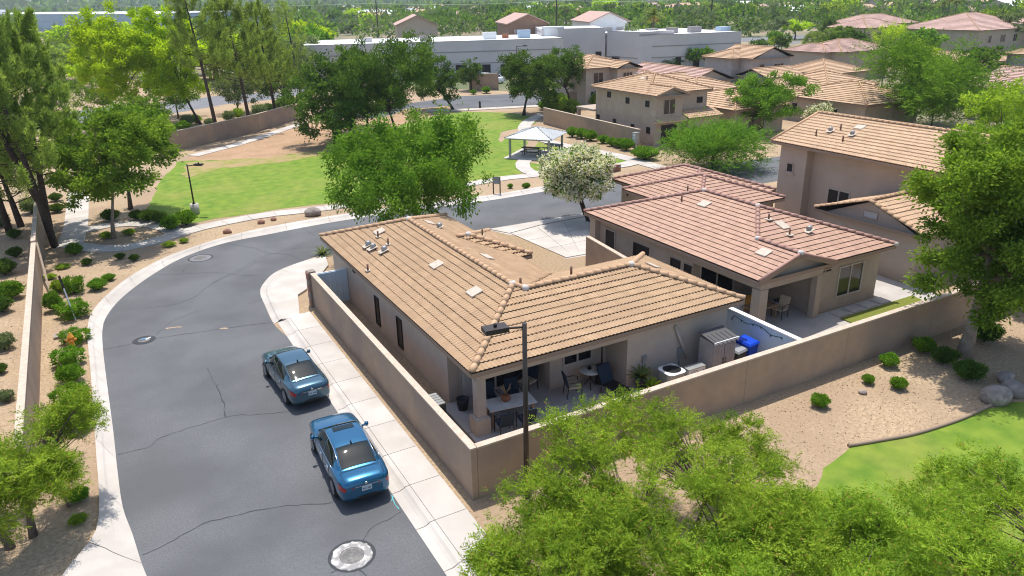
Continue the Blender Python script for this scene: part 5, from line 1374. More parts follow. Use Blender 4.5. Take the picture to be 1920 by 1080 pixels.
for k in range(3): B().tube([(0, 0, .70), (.05 * math.cos(k * 2.1), .05 * math.sin(k * 2.1), .35), (.28 * math.cos(k * 2.1), .28 * math.sin(k * 2.1), 0)], .018, 6).build('leg', MAT['metal_brown'], t, False)
t = thing('candle_holder', 'small dark candle holder on the round bistro table', 'candle holder', (6.95, 3.9, PZ + .75))
B().lathe([(.07, 0), (.09, .06), (.03, .08), (.06, .14), (0, .14)], n=10).build('body', MAT['black'], t, False)
t = thing('recliner', 'black folding recliner with raised back beside the patio heater', 'chair', (7.35, 2.95, PZ), None, math.radians(8))
B().add([(-.3, .25, .42), (.3, .25, .42), (.3, .55, 1.05), (-.3, .55, 1.05), (-.3, .31, .42), (.3, .31, .42), (.3, .61, 1.05), (-.3, .61, 1.05)], [(0, 1, 2, 3), (7, 6, 5, 4), (0, 4, 5, 1), (1, 5, 6, 2), (2, 6, 7, 3), (3, 7, 4, 0)]).build('backrest', MAT['cushion_navy'], t, False)
B().bb((-.3, -.75, .38), (.3, .25, .43)).build('seat', MAT['black'], t, False)
for s in (-1, 1):
    for y in (-.7, .3): B().tube([(s * .3, y, 0), (s * .3, y, .4)], .018, 6).build('leg', MAT['metal_brown'], t, False)
t = thing('patio_heater', 'tall patio heater with shiny round reflector beside the recliner', 'heater', (7.55, 3.95, PZ))
B().lathe([(0, 0), (.24, 0), (.24, .72), (.05, .80), (.04, .8)], n=16).build('base', MAT['metal_brown'], t, False)
B().tube([(0, 0, .8), (0, 0, 1.75)], .035, 8).build('pole', MAT['metal_brown'], t, False)
B().lathe([(.10, 1.70), (.12, 1.95), (.08, 1.97)], n=14).build('burner', MAT['chrome'], t, False)
B().lathe([(0, 2.10), (.20, 2.07), (.40, 1.96), (.41, 1.95), (.20, 2.05), (0, 2.08)], n=20).build('reflector', MAT['chrome'], t, False)
t = thing('wall_wreath', 'red brown twig wreath on the patio wall near the heater', 'wreath', (8.07, 4.1, 1.9))
pts_ = [(0, .2 * math.cos(k * math.pi / 8), .2 * math.sin(k * math.pi / 8)) for k in range(17)]
B().tube(pts_, .05, 6).build('ring', MAT['stone_red'], t, False)
t = thing('flower_pot', 'dark round pot by the left patio opening', 'pot', (2.02, 4.9, PZ))
B().lathe([(0, 0), (.17, 0), (.22, .25), (.24, .44), (.20, .44), (.18, .38), (0, .38)], n=16).build('body', MAT['pot_dark'], t, False)
t = thing('cushion', 'red cushion showing at the end of the white dining table', 'cushion', (2.28, 3.95, PZ))
B().lathe([(0, 0), (.18, .02), (.2, .25), (.16, .45), (0, .5)], n=12).build('body', MAT['red_cushion'], t, False)
t = thing('covered_grill', 'grey slatted bin lid just inside the side wall', 'bin', (.85, 4.85, 0))
B().bb((-.3, -.45, 0), (.3, .45, .8)).build('body', MAT['bin_dark'], t, False)
for k in range(5): B().bb((-.3, -.43 + k * .175, .802), (.3, -.43 + k * .175 + .15, .85)).build('slat', MAT['metal_grey'], t, False)
# side of the house: air conditioning, shed, bins, pipes
t = thing('air_conditioner', 'large square air conditioning condenser with round top fan', 'air conditioner', (9.55, 2.2, .05))
B().box((0, 0, .04), (.95, .95, .08)).build('pad', MAT['concrete'], t, False)
b = B(); n = 24; ro = .43
prof_ = []
for k in range(n):
    a = 2 * math.pi * k / n; c, s = math.cos(a), math.sin(a); q = 1 / max(abs(c), abs(s)); q = min(q, 1.22); prof_.append((ro * q * c, ro * q * s))
B().prism(prof_, .08, .82).build('body', MAT['metal_grey'], t, False)
bt = B()
for k in range(n):
    p, q = prof_[k], prof_[(k + 1) % n]; a, c = 2 * math.pi * k / n, 2 * math.pi * (k + 1) / n
    bt.add([(p[0], p[1], .825), (q[0], q[1], .825), (.36 * math.cos(c), .36 * math.sin(c), .87), (.36 * math.cos(a), .36 * math.sin(a), .87), (.355 * math.cos(c), .355 * math.sin(c), .80), (.355 * math.cos(a), .355 * math.sin(a), .80)], [(0, 1, 2, 3), (3, 2, 4, 5)])
bt.build('top_ring', MAT['metal_white'], t, False)
B().lathe([(.355, .826), (0, .828)], n=24).build('fan_well', MAT['black'], t, False)
b = B()
for k in range(1, 7): b.lathe([(k * .055, .86), (k * .055 + .006, .865), (k * .055 + .012, .86)], n=20)
for k in range(6): b.bar((0, 0, .862), (.36 * math.cos(k * 1.047), .36 * math.sin(k * 1.047), .862), .01, .01)
b.build('fan_guard', MAT['black'], t, False)
t = thing('heat_pump', 'slim white heat pump unit with side fan next to the grey shed', 'air conditioner', (10.55, 2.05, .05))
B().bb((-.42, -.16, .08), (.42, .16, .75)).build('body', MAT['metal_white'], t, False); B().bb((-.43, -.17, .751), (.43, .17, .78)).build('lid', MAT['metal_grey'], t, False)
ft = B()
for i in range(20):
    a, c = 2 * math.pi * i / 20, 2 * math.pi * (i + 1) / 20
    for r0, r1 in ((.26, .235), (.18, .165), (.10, .085)): ft.add([(-.1 + r0 * math.cos(a), -.17, .42 + r0 * math.sin(a)), (-.1 + r0 * math.cos(c), -.17, .42 + r0 * math.sin(c)), (-.1 + r1 * math.cos(c), -.17, .42 + r1 * math.sin(c)), (-.1 + r1 * math.cos(a), -.17, .42 + r1 * math.sin(a))], [(0, 1, 2, 3)])
ft.build('fan_grille', MAT['metal_grey'], t, False); B().bb((.30, -.175, .55), (.36, -.161, .62)).build('badge', MAT['ink'], t, False)
for s in (-.3, .3): B().bb((s - .04, -.17, 0), (s + .04, .17, .079)).build('foot', MAT['black'], t, False)
t = thing('garden_shed', 'upright grey plastic storage shed with double doors', 'shed', (11.75, 2.15, .02))
B().bb((-.58, -.36, 0), (.58, .38, 1.72)).build('body', MAT['shed_grey'], t, False)
for s in (-1, 1):
    for k in range(4):
        B().bb((s * (.015 + k * .138), -.405, .05), (s * (.015 + k * .138 + .130), -.361, 1.66)).build('door_board', MAT['shed_grey'], t, False)
    B().tube([(s * .06, -.42, .78), (s * .09, -.46, .88), (s * .06, -.42, .98)], .022, 6).build('handle', MAT['black'], t, False)
B().add([(-.62, -.46, 1.70), (.62, -.46, 1.70), (.62, .42, 1.84), (-.62, .42, 1.84), (-.62, -.46, 1.76), (.62, -.46, 1.76), (.62, .42, 1.90), (-.62, .42, 1.90)], [(4, 5, 6, 7), (3, 2, 1, 0), (0, 1, 5, 4), (1, 2, 6, 5), (2, 3, 7, 6), (3, 0, 4, 7)]).build('lid', MAT['shed_roof'], t, False)
B().bb((-.63, -.50, 1.69), (.63, -.462, 1.78)).build('lid_edge', MAT['metal_white'], t, False)
for k in range(5): B().bb((-.5 + k * .22, -.42, 1.80), (-.47 + k * .22, .38, 1.83)).build('rib', MAT['shed_roof'], t, False).rotation_euler = (.158, 0, 0)
for x, lab, bm_, lm_, z in ((12.85, 'dark wheeled bin with grey lid beside the shed', 'bin_dark', 'metal_grey', .95), (13.45, 'bright blue wheeled recycling bin by the blue wall', 'bin_blue', 'bin_blue', 1.12)):
    t = thing('wheeled_bin', lab, 'bin', (x, 2.25, .02), None, .15)
    b = B(); v = [(-.24, -.28, .08), (.24, -.28, .08), (.24, .26, .08), (-.24, .26, .08), (-.31, -.38, z - .08), (.31, -.38, z - .08), (.31, .32, z - .08), (-.31, .32, z - .08)]
    b.add(v, [(4, 5, 6, 7), (3, 2, 1, 0), (0, 1, 5, 4), (1, 2, 6, 5), (2, 3, 7, 6), (3, 0, 4, 7)]); b.build('body', MAT[bm_], t, False)
    B().add([(-.33, -.42, z - .07), (.33, -.42, z - .07), (.33, .36, z - .04), (-.33, .36, z - .04), (-.28, -.36, z), (.28, -.36, z), (.28, .30, z + .06), (-.28, .30, z + .06)], [(4, 5, 6, 7), (3, 2, 1, 0), (0, 1, 5, 4), (1, 2, 6, 5), (2, 3, 7, 6), (3, 0, 4, 7)]).build('lid', MAT[lm_], t, False)
    B().tube([(-.27, .38, z - .1), (.27, .38, z - .1)], .02, 6).build('handle', MAT[bm_], t, False)
    for s in (-1, 1): B().tube([(s * .26, .28, .1), (s * .31, .28, .1)], .1, 12).build('wheel', MAT['black'], t, False)
def wall_pt(q, y): return on_plane(q[0], q[1], (0, 1, 0), y)
a, c = wall_pt((1266, 611), 3.05), wall_pt((1288, 672), 2.95)
t = thing('pipe', 'white pipe leaning diagonally on the rear wall', 'pipe', c)
B().tube([a, c], .055, 10).build('tube', MAT['frame_tan'], t)
for q, w, h, l in (((1276, 658), .28, .32, 'grey electric meter box on the rear wall above the heat pump'), ((1208, 672), .18, .22, 'small grey meter box on the rear wall by the potted yucca')):
    p = wall_pt(q, 3.05); t = thing('meter_box', l, 'meter box', p)
    B().box((p.x, p.y - .0, p.z), (w, .12, h)).build('box', MAT['metal_grey'], t); B().tube([(p.x - .03, p.y, p.z - h / 2), (p.x - .03, p.y, .3)], .025, 6).build('conduit', MAT['metal_grey'], t)
pts_ = [on_plane(x, y, (1, 0, 0), 14.01) for x, y in ((1372.5, 596.7), (1376.7, 591.7), (1390, 600), (1400, 607), (1412, 608), (1426.7, 613), (1436, 620), (1445, 628), (1456, 631), (1466, 633))]
t = thing('string_lights', 'drooping dark string of bulbs on the pale blue wall', 'string lights', pts_[0])
B().tube(resample(pts_, .08), .012, 5).build('cord', MAT['black'], t)
for i in (0, 2, 4, 5, 7, 9):
    p = pts_[i]; bl_ = B().tube([(p.x, p.y, p.z), (p.x, p.y, p.z - .07)], .018, 6).build('socket', MAT['black'], t); B().lathe([(.0, 0), (.028, -.03), (.028, -.05), (0, -.085)], (p.x, p.y, p.z - .07), 8).build('bulb', MAT['lamp_clear'], bl_)
# neighbour's patio
t = thing('patio_table', 'low brown table with jars on the neighbour patio', 'table', (17.5, 5.3, .03))
B().box((0, 0, .62), (1.5, .8, .05)).build('tabletop', MAT['wood'], t, False)
for sx in (-1, 1):
    for sy in (-1, 1): B().box((sx * .66, sy * .33, .3), (.06, .06, .6)).build('leg', MAT['wood'], t, False)
t = thing('jar', 'white round jar on the low brown patio table', 'jar', (17.65, 5.45, .675)); B().lathe([(0, 0), (.16, .02), (.19, .18), (.12, .33), (0, .36)], n=14).build('body', MAT['white_paint'], t, False)
t = thing('bowl', 'red brown bowl on the low brown patio table', 'bowl', (17.1, 5.2, .675)); B().lathe([(0, 0), (.1, 0), (.17, .12), (.14, .12), (0, .05)], n=14).build('body', MAT['stone_red'], t, False)
make_chair('beige cushioned chair beside the low brown patio table', (18.35, 4.9, .03), math.radians(-80), 'cushion_beige', 'cushion_beige', group='chairs on the neighbour patio')
t = thing('cushion', 'orange cushion heap behind the low brown patio table', 'cushion', (18.0, 6.3, .03)); B().lathe([(0, 0), (.35, .02), (.42, .35), (.2, .65), (0, .7)], n=12).build('body', MAT['paint_orange'], t, False)
t = thing('storage_box', 'pale folded panel standing behind the patio column', 'box', (16.7, 5.9, .03)); B().bb((-.35, -.05, 0), (.35, .05, 1.05)).build('panel', MAT['metal_white'], t, False); B().bb((-.38, -.12, .0), (.38, .12, .08)).build('foot', MAT['metal_white'], t, False)
t = thing('cool_box', 'blue cool box beside the patio side wall', 'box', (19.1, 5.6, .03)); B().bb((-.22, -.2, 0), (.22, .2, .4)).build('body', MAT['panel_blue'], t, False); B().bb((-.23, -.21, .401), (.23, .21, .47)).build('lid', MAT['bin_dark'], t, False)

# ------------------------------------------------------------------ vegetation
def unit(v): return v / np.maximum(np.linalg.norm(v, axis=1)[:, None], 1e-9)
def leaf_mesh(name, P, D, L_, W_, v, mats, rng, matidx=None, up=.5):
    """one four-cornered leaf at every point P pointing along D"""
    n = len(P); D = unit(D)
    a = rng.normal(size=(n, 3)) * (1 - up) + np.array([0, 0, up]) 
    S_ = unit(np.cross(D, a)); L_ = np.broadcast_to(L_, n)[:, None]; W_ = np.broadcast_to(W_, n)[:, None]
    V = np.empty((n, 4, 3), np.float32)
    V[:, 0] = P; V[:, 1] = P + D * L_ * .5 + S_ * W_ * .5; V[:, 2] = P + D * L_; V[:, 3] = P + D * L_ * .5 - S_ * W_ * .5
    Fq = np.arange(n * 4, dtype=np.int32).reshape(n, 4)
    return mesh_np(name, V.reshape(-1, 3), Fq, mats, v, False, matidx)
def clump_points(rng, blobs, n, shell):
    w = np.array([b[6] for b in blobs]); w = w / w.sum(); idx = rng.choice(len(blobs), n, p=w); bl = np.array([b[:6] for b in blobs])[idx]
    d = unit(rng.normal(size=(n, 3))); d[:, 2] = np.where(d[:, 2] < -.8, -d[:, 2] * .6, d[:, 2])
    r = (shell + (1 - shell) * rng.random(n) ** .7)[:, None]
    d *= rng.uniform(.82, 1.12, (n, 1))
    return bl[:, :3] + d * r * bl[:, 3:6], d
def tree_meshes(seed, blobs, trunks, nclump, nleaf, leaf, mat_leaf, bark='bark', shell=.55, crad=.16, droop=.0, spray=0, flat_=.65, limbs=18, r0=.14, up=.5, vert=0.0, limbr=.045, extra=None):
    nleaf = int(nleaf * .60); leaf = (leaf[0] * 1.24, leaf[1] * 1.3)
    rng = np.random.default_rng(seed); rr = random.Random(seed)
    C, dirs = clump_points(rng, blobs, nclump, shell)
    ctr = np.average(np.array([b[:3] for b in blobs]), axis=0, weights=[b[6] for b in blobs])
    R = np.mean([b[3] for b in blobs])
    cr = R * crad * rng.uniform(.6, 1.5, nclump)
    cv = rng.beta(2, 2, nclump)
    # trunk and limbs
    b = B(); tips = []
    for tr in trunks:
        rad = [r0 * (1 - .5 * i / (len(tr) - 1)) for i in range(len(tr))]; rad[0] *= 1.35
        b.tube(tr, rad, 9); tips.append((Vector(tr[-1]), rad[-1]))
    order = rng.permutation(nclump)[:limbs]
    for i in order:
        c = Vector(C[i]); k = min(range(len(tips)), key=lambda j: (tips[j][0] - c).length); s, rd = tips[k]
        m = s.lerp(c, .5) + Vector((rr.uniform(-.1, .1) * R, rr.uniform(-.1, .1) * R, rr.uniform(-.02, .14) * R))
        b.tube([s - Vector((0, 0, .06)), s.lerp(m, .5) + Vector((0, 0, .03 * R)), m, c], [min(rd * .7, limbr * 1.6), limbr * 1.1, limbr * .7, limbr * .25], 5, cap=False)
        for q in range(2):
            d2 = c + Vector((rr.uniform(-1, 1), rr.uniform(-1, 1), rr.uniform(-.3, .8))) * float(cr[i]) * 1.2
            b.tube([m.lerp(c, .6), d2], [limbr * .35, limbr * .12], 4, cap=False)
    trunk = b.mesh('trunk', MAT[bark])
    wt = cr ** 2; wt = wt / wt.sum(); L_, W_ = leaf
    if spray:
        ns = nleaf // spray; ci = rng.choice(nclump, ns, p=wt)
        off = rng.normal(size=(ns, 3)) * .55 * (1 + .45 * rng.exponential(1, (ns, 1))); off[:, 2] *= flat_
        base = C[ci] + off * cr[ci][:, None]
        ax = unit(off * .8 + dirs[ci] * .5 + rng.normal(size=(ns, 3)) * .55 + np.array([0, 0, -droop]) + np.array([0, 0, vert]))
        k = np.arange(spray); side = np.where(k % 2, 1, -1)
        nrm = unit(np.cross(ax, rng.normal(size=(ns, 3)) * .4 + np.array([0, 0, 1.0])))
        sl = L_ * spray * .30
        P = base[:, None, :] + ax[:, None, :] * ((k + .5) / spray * sl)[None, :, None]
        D = nrm[:, None, :] * side[None, :, None] + ax[:, None, :] * .55 + rng.normal(size=(ns, spray, 3)) * .18
        P = P.reshape(-1, 3); D = D.reshape(-1, 3)
        v = np.clip(np.repeat(cv[ci] * .65 + rng.random(ns) * .35, spray) + rng.normal(0, .07, ns * spray), 0, 1)
        LL = L_ * rng.uniform(.7, 1.2, len(P)); WW = W_ * rng.uniform(.7, 1.2, len(P))
    else:
        ci = rng.choice(nclump, nleaf, p=wt); off = rng.normal(size=(nleaf, 3)) * .55; off[:, 2] *= flat_
        P = C[ci] + off * cr[ci][:, None]
        D = off * .8 + dirs[ci] * .35 + rng.normal(size=(nleaf, 3)) * .7 + np.array([0, 0, vert - droop])
        v = np.clip(cv[ci] * .6 + rng.random(nleaf) * .4, 0, 1); LL = L_ * rng.uniform(.65, 1.25, nleaf); WW = W_ * rng.uniform(.65, 1.25, nleaf)
    mats = [MAT[mat_leaf]]; mi = None
    if extra:
        mats.append(MAT[extra[0]]); mi = (rng.random(len(P)) < extra[1]).astype(np.int32)
        if extra[2]:    # blossoms sit on the outside of the crown
            outer = np.linalg.norm((P - ctr) / np.array([b_ for b_ in blobs[0][3:6]]), axis=1) > .72
            mi = mi * outer
    crown = leaf_mesh('crown', P, D, LL, WW, v, mats, rng, mi, up)
    return trunk, crown
def place_tree(label, meshes, loc, cat='tree', name='tree', group=None, rz=0.0, scale=1.0):
    t = thing(name, label, cat, (loc[0], loc[1], 0), group, rz, scale)
    for nm, me in zip(('trunk', 'crown'), meshes): link(nm, me, t, False)
    return t
def px_m(p): return PX((p[0], p[1], 0))[2] / F_PX          # metres per photo pixel at ground point p
def crown_from_px(base, x0, x1, ytop, ybot, cx_off=0):
    """real size of a crown seen between the given picture edges, standing at ground point base"""
    s = px_m(base); zt, zb_ = zat(base.x, base.y, ytop), zat(base.x, base.y, ybot)
    cx = ((x0 + x1) / 2 - PX(base)[0]) * s
    rt = R_.xy.normalized()
    return Vector((rt.x * cx, rt.y * cx, 0)), (x1 - x0) / 2 * s, zt, zb_
def px_tree(label, base_px, box, seed, kind, group=None, name='tree', trunks=None, **kw):
    base = G(*base_px) if not isinstance(base_px, Vector) else base_px
    off, R, zt, zb_ = crown_from_px(base, *box)
    zt_true = zt; h = max(zt - zb_, 1.0)
    # the lower edge in the picture is the near underside of the crown
    R *= 1.13; zc = zb_ + h * .5; rz = h * .58
    blobs = [(off.x, off.y, zc, R * .80, R * .80, rz * .85, 2.0)]
    rng = random.Random(seed)
    for k in range(5):
        a = 2 * math.pi * k / 5 + rng.uniform(-.4, .4); q = rng.uniform(.40, .55) * R; z = zc + rng.uniform(-.35, .35) * rz
        blobs.append((off.x + q * math.cos(a), off.y + q * math.sin(a), z, R * rng.uniform(.38, .5), R * rng.uniform(.38, .5), rz * rng.uniform(.42, .6), .7))
    if trunks is None: trunks = [[(0, 0, -.1), (off.x * .15, off.y * .15, zb_ * .5 + .3), (off.x * .6, off.y * .6, max(zb_, .5) + rz * .35)]]
    K = dict(KINDS_[kind]); K.update(kw)
    return place_tree(label, tree_meshes(seed, blobs, trunks, **K), base, group=group, name=name)
KINDS_ = {
 'ash': dict(nclump=130, nleaf=26000, leaf=(.19, .10), mat_leaf='leaf_fresh', bark='bark', shell=.5, crad=.17, flat_=.7, r0=.14),
 'oak': dict(nclump=150, nleaf=30000, leaf=(.24, .11), mat_leaf='leaf_dark', bark='bark_dark', shell=.5, crad=.16, flat_=.75, r0=.2),
 'yellow': dict(nclump=130, nleaf=30000, leaf=(.26, .12), mat_leaf='leaf_yellow', bark='bark_dark', shell=.45, crad=.18, flat_=.8, r0=.2),
 'acacia': dict(nclump=230, nleaf=60000, leaf=(.16, .055), mat_leaf='leaf_mid', bark='bark_dark', shell=.45, crad=.12, droop=.7, flat_=1.1, r0=.16, up=.3),
 'feather': dict(nclump=170, nleaf=60000, leaf=(.13, .035), mat_leaf='leaf_bright', bark='bark_dark', shell=.4, crad=.15, spray=8, flat_=.6, r0=.12),
 'bright': dict(nclump=130, nleaf=30000, leaf=(.24, .10), mat_leaf='leaf_bright', bark='bark', shell=.5, crad=.17, flat_=.7, r0=.16),
}

# ---- trees of the park and the street
px_tree('spreading drooping acacia tree in front of the tan house by the road', (788, 462), (616, 932, 216, 410), 11, 'acacia', nleaf=90000, leaf=(.17, .066), crad=.14)
px_tree('round leafy ash tree with a pale straight trunk on the path island', (213, 447), (128, 356, 190, 402), 12, 'ash', nleaf=40000, bark='bark_tan')
px_tree('ash tree standing just behind the round leafy ash', (245, 392), (195, 340, 178, 330), 13, 'ash', nleaf=18000)
px_tree('tall yellow green tree at upper left beside the pines', (268, 240), (163, 312, 12, 205), 14, 'yellow', nleaf=40000)
px_tree('tallest yellow green tree with dark trunk behind the park wall', (376, 233), (272, 398, -14, 212), 114, 'yellow', nleaf=40000)
px_tree('small leafy tree under the tall yellow green tree', (300, 262), (235, 330, 175, 262), 15, 'ash', nleaf=12000)
px_tree('dense dark green tree nearest the orange slope of the park', (628, 270), (545, 705, 120, 262), 16, 'oak', nleaf=30000)
px_tree('biggest dense dark green tree in the middle of the park', (748, 262), (615, 835, 62, 245), 17, 'oak', nleaf=46000, vert=.35)
px_tree('dense dark green tree at the right of the big park tree', (850, 206), (770, 866, 92, 196), 18, 'oak', nleaf=20000)
px_tree('slim dark green tree in front of the white commercial block', (884, 170), (858, 908, 105, 168), 19, 'oak', nleaf=7000)
px_tree('leaning dark green tree beside the two storey tan house', (982, 216), (925, 1062, 92, 200), 20, 'oak', nleaf=30000, trunks=None)
px_tree('second dark tree behind the leaning tree by the tan house', (1072, 200), (1005, 1100, 84, 185), 21, 'oak', nleaf=16000)
px_tree('round green tree with forked trunk before the sand roofed houses', (1392, 252), (1362, 1508, 132, 240), 22, 'ash', nleaf=30000, mat_leaf='leaf_mid')
px_tree('broad green mesquite crown between the pavilion path and the grey road', (1335, 318), (1232, 1442, 232, 322), 23, 'feather', mat_leaf='leaf_mid', nleaf=72000, leaf=(.16, .05), crad=.22, shell=.35)
px_tree('large light green tree filling the upper right among the houses', (1745, 245), (1618, 1868, 72, 238), 24, 'feather', nleaf=80000, leaf=(.24, .075), mat_leaf='leaf_mid', crad=.2)
px_tree('bright yellow green tree behind the big leaning tree', (1885, 330), (1765, 1965, 150, 322), 124, 'bright', nleaf=26000)
px_tree('dense dark green tree filling the middle of the park tree group', (690, 245), (610, 770, 100, 240), 125, 'oak', nleaf=26000)
px_tree('yellow green tree above the large light green tree', (1672, 98), (1628, 1702, 38, 98), 25, 'yellow', nleaf=9000)
px_tree('tall bright leaning tree with thick pale trunk beside the rear wall', (1806, 668), (1664, 2010, 186, 620), 26, 'bright', nleaf=170000, leaf=(.15, .065), nclump=260, shell=.35, bark='bark_tan', r0=.26, limbs=30, crad=.16, mat_leaf='leaf_fresh', limbr=.06,
        trunks=[[(0, 0, -.1), (.35, .1, 1.2), (.75, .25, 2.6), (.95, .3, 4.2)], [(.7, .25, 2.3), (1.4, -.3, 3.6), (1.9, -.5, 4.8)]])
px_tree('bright tree at the right edge behind the leaning tree', (1960, 560), (1830, 2060, 170, 420), 27, 'bright', nleaf=36000, mat_leaf='leaf_mid')
px_tree('leafy tree by the far street left of the yellow green trees', (205, 228), (135, 255, 112, 218), 201, 'ash', nleaf=16000)
px_tree('leafy tree by the far street under the tallest yellow green tree', (335, 222), (275, 392, 122, 212), 202, 'ash', nleaf=18000, mat_leaf='leaf_mid')
px_tree('grey green tree by the far street between the two pine trunks', (445, 212), (405, 500, 128, 205), 203, 'ash', nleaf=14000, mat_leaf='leaf_grey')
px_tree('dark tree by the far street left of the dense park trees', (535, 200), (478, 592, 112, 196), 204, 'oak', nleaf=16000)
# flowering oleander tree
ob = G(1103, 415); off, R, zt, zb_ = crown_from_px(ob, 1010, 1147, 276, 372)
zc = (zt + zb_) / 2 - .1; rz = (zt - zb_) / 2
me = tree_meshes(31, [(off.x, off.y, zc, R * 1.0, R * 1.0, rz * 1.08, 2.0), (off.x - .3, off.y, zc + .2, R * .7, R * .8, rz * .9, .6), (off.x + .4, off.y + .2, zc - .2, R * .6, R * .6, rz * .8, .5)],
   [[(0, 0, -.05), (-.22, .08, .55), (off.x * .45, off.y * .45, zb_ * .8)], [(0, 0, -.05), (-.12, .12, .6), (off.x * .3, off.y * .3 + .3, zb_ * .9)], [(-.2, .08, .5), (off.x * .75, off.y * .75, zb_)]],
   330, 66000, (.18, .085), 'leaf_mid', 'bark_dark', .45, .14, 0, 0, .9, 12, .11, .4, extra=('petal', .75, True))
place_tree('white flowering oleander tree with leaning dark trunk by the driveway', me, ob, name='oleander_tree')
# foreground trees
def GP(x, y, z):
    p = G(x, y, z); return Vector((p.x, p.y, 0))
def big_feather(label, base, H, R, seed, n, blobs=None, trunks=None, leaf=(.074, .024), ml='leaf_bright'):
    rng = random.Random(seed)
    if blobs is None:
        blobs = [(0, 0, H * .68, R * .42, R * .42, H * .24, 1.0)]
        for k in range(13):
            a = 2.399 * k + rng.uniform(-.3, .3); q = R * (.34 + .46 * ((k * .618) % 1)); w = rng.uniform(.24, .36)
            blobs.append((q * math.cos(a), q * math.sin(a), H * rng.uniform(.42, .76), R * w, R * w, H * rng.uniform(.12, .22), w * w * 9))
    if trunks is None:
        trunks = []
        for k in range(3):
            a = 2.1 * k + rng.uniform(0, 1); trunks.append([(0, 0, -.1), (.35 * math.cos(a), .35 * math.sin(a), H * .18), (R * .28 * math.cos(a), R * .28 * math.sin(a), H * .42)])
    me = tree_meshes(seed, blobs, trunks, 520, n, leaf, ml, 'bark', .25, .075, -.05, 10, .7, 170, .10, .5, .25, .024, extra=('frond_dry', .02, False))
    return place_tree(label, me, base, name='mesquite_tree')
big_feather('large feathery mesquite tree in front of the rear wall at bottom centre', GP(1290, 925, 2.9), 4.7, 4.7, 41, 240000)
big_feather('feathery mesquite tree over the lawn at bottom right', GP(1570, 1125, 2.4), 4.1, 3.5, 42, 160000)
big_feather('feathery mesquite tree at the right bottom edge over the lawn', GP(1975, 1030, 2.8), 4.6, 3.7, 43, 150000)
big_feather('low feathery mesquite tree at the bottom centre nearest the pavement', GP(1040, 1040, 2.2), 3.5, 2.4, 44, 80000)
big_feather('small feathery mesquite tree with two bare dark trunks at bottom left', G(62, 1005), 4.2, 2.65, 45, 100000,
   trunks=[[(0, 0, -.1), (.05, .1, .8), (.25, .35, 1.7)], [(-.5, -.3, -.1), (-.75, 0, .7), (-1.0, .3, 1.8)]])
p = G(128, 950)
t = thing('sapling', 'thin sapling stem right of the small mesquite tree', 'sapling', p); B().tube([p, (p.x - .1, p.y + .05, 1.9)], [.045, .03], 6).build('stem', MAT['bark_tan'], t)

# pines
def pine_meshes(seed, H, R, trunks, n_br, n_need, bark='bark_dark', zmin=.3, sparse=1.0, m='leaf_pine', needle=(.30, .035)):
    rng = np.random.default_rng(seed); rr = random.Random(seed); b = B(); P = []; D = []; Vv = []
    for tr in trunks:
        b.tube(tr, [.24 * (1 - .8 * i / (len(tr) - 1)) for i in range(len(tr))], 8)
    n_need = int(n_need * .58); needle = (needle[0] * 1.1, needle[1] * 1.5)
    per = n_need // n_br
    for k in range(n_br):
        f = zmin + (1 - zmin) * (k + rr.random()) / n_br; tr = trunks[k % len(trunks)]
        s = f * (len(tr) - 1); i = min(int(s), len(tr) - 2); o = Vector(tr[i]).lerp(Vector(tr[i + 1]), s - i)
        a = k * 2.4 + rr.uniform(-.5, .5); g = (f - zmin) / (1 - zmin)
        L = R * (1.0 - g ** 1.6 * .75) * rr.uniform(.7, 1.15); d = Vector((math.cos(a), math.sin(a), 0))
        e = o + d * L + Vector((0, 0, L * rr.uniform(.15, .5)))
        m_ = o.lerp(e, .5) - Vector((0, 0, L * .08))
        b.tube([o, m_, e], [.06 * (1 - .6 * f), .04 * (1 - .5 * f), .012], 5, cap=False)
        # foliage plumes that turn upward along the outer part of each branch
        npl = 7; q = np.array([rr.random() ** .6 for _ in range(npl)]) * .75 + .28
        for f_ in q:
            c = np.array(m_.lerp(e, min(1, max(0, (f_ - .5) * 2)))) if f_ > .5 else np.array(o.lerp(m_, f_ * 2))
            c = c + rng.normal(0, .12 * R * .3, 3); hgt = rr.uniform(.5, 1.25) * sparse; nn = per // npl; cvv = rr.random()
            t_ = rng.random(nn); wob = rng.normal(0, .15, (nn, 3)) * (1.05 - t_)[:, None]
            ax = np.array([d.x * .35, d.y * .35, 1.0]); pp = c + ax * (t_ * hgt)[:, None] + wob
            P.append(pp); D.append(rng.normal(0, .55, (nn, 3)) + np.array([d.x * .3, d.y * .3, .75])); Vv.append(np.clip(cvv * .5 + rng.random(nn) * .5, 0, 1))
    P = np.concatenate(P); D = np.concatenate(D); v = np.concatenate(Vv)
    n = len(P)
    return b.mesh('trunk', MAT[bark]), leaf_mesh('crown', P, D, needle[0] * rng.uniform(.7, 1.2, n), needle[1], v, [MAT[m]], rng, None, .3)
def px_pine(label, base_px, top_y, seed, Rpx, lean=(0, 0), n_br=46, n_need=34000, zmin=.28, topx=None, two=False, **kw):
    base = G(*base_px); H = zat(base.x, base.y, top_y); R = Rpx * px_m(base)
    sx = 0 if topx is None else (topx - base_px[0]) * px_m(base)
    rt = R_.xy.normalized(); lx, ly = rt.x * sx + lean[0], rt.y * sx + lean[1]
    tr = [[(0, 0, -.1), (lx * .25, ly * .25, H * .3), (lx * .55, ly * .55, H * .6), (lx, ly, H)]]
    if two: tr.append([(lx * .2, ly * .2, H * .22), (lx * .2 - rt.x * 1.4, ly * .2 - rt.y * 1.4, H * .55), (lx * .3 - rt.x * 2.2, ly * .3 - rt.y * 2.2, H * .9)])
    return place_tree(label, pine_meshes(seed, H, R, tr, n_br, n_need, zmin=zmin, **kw), base, name='pine_tree')
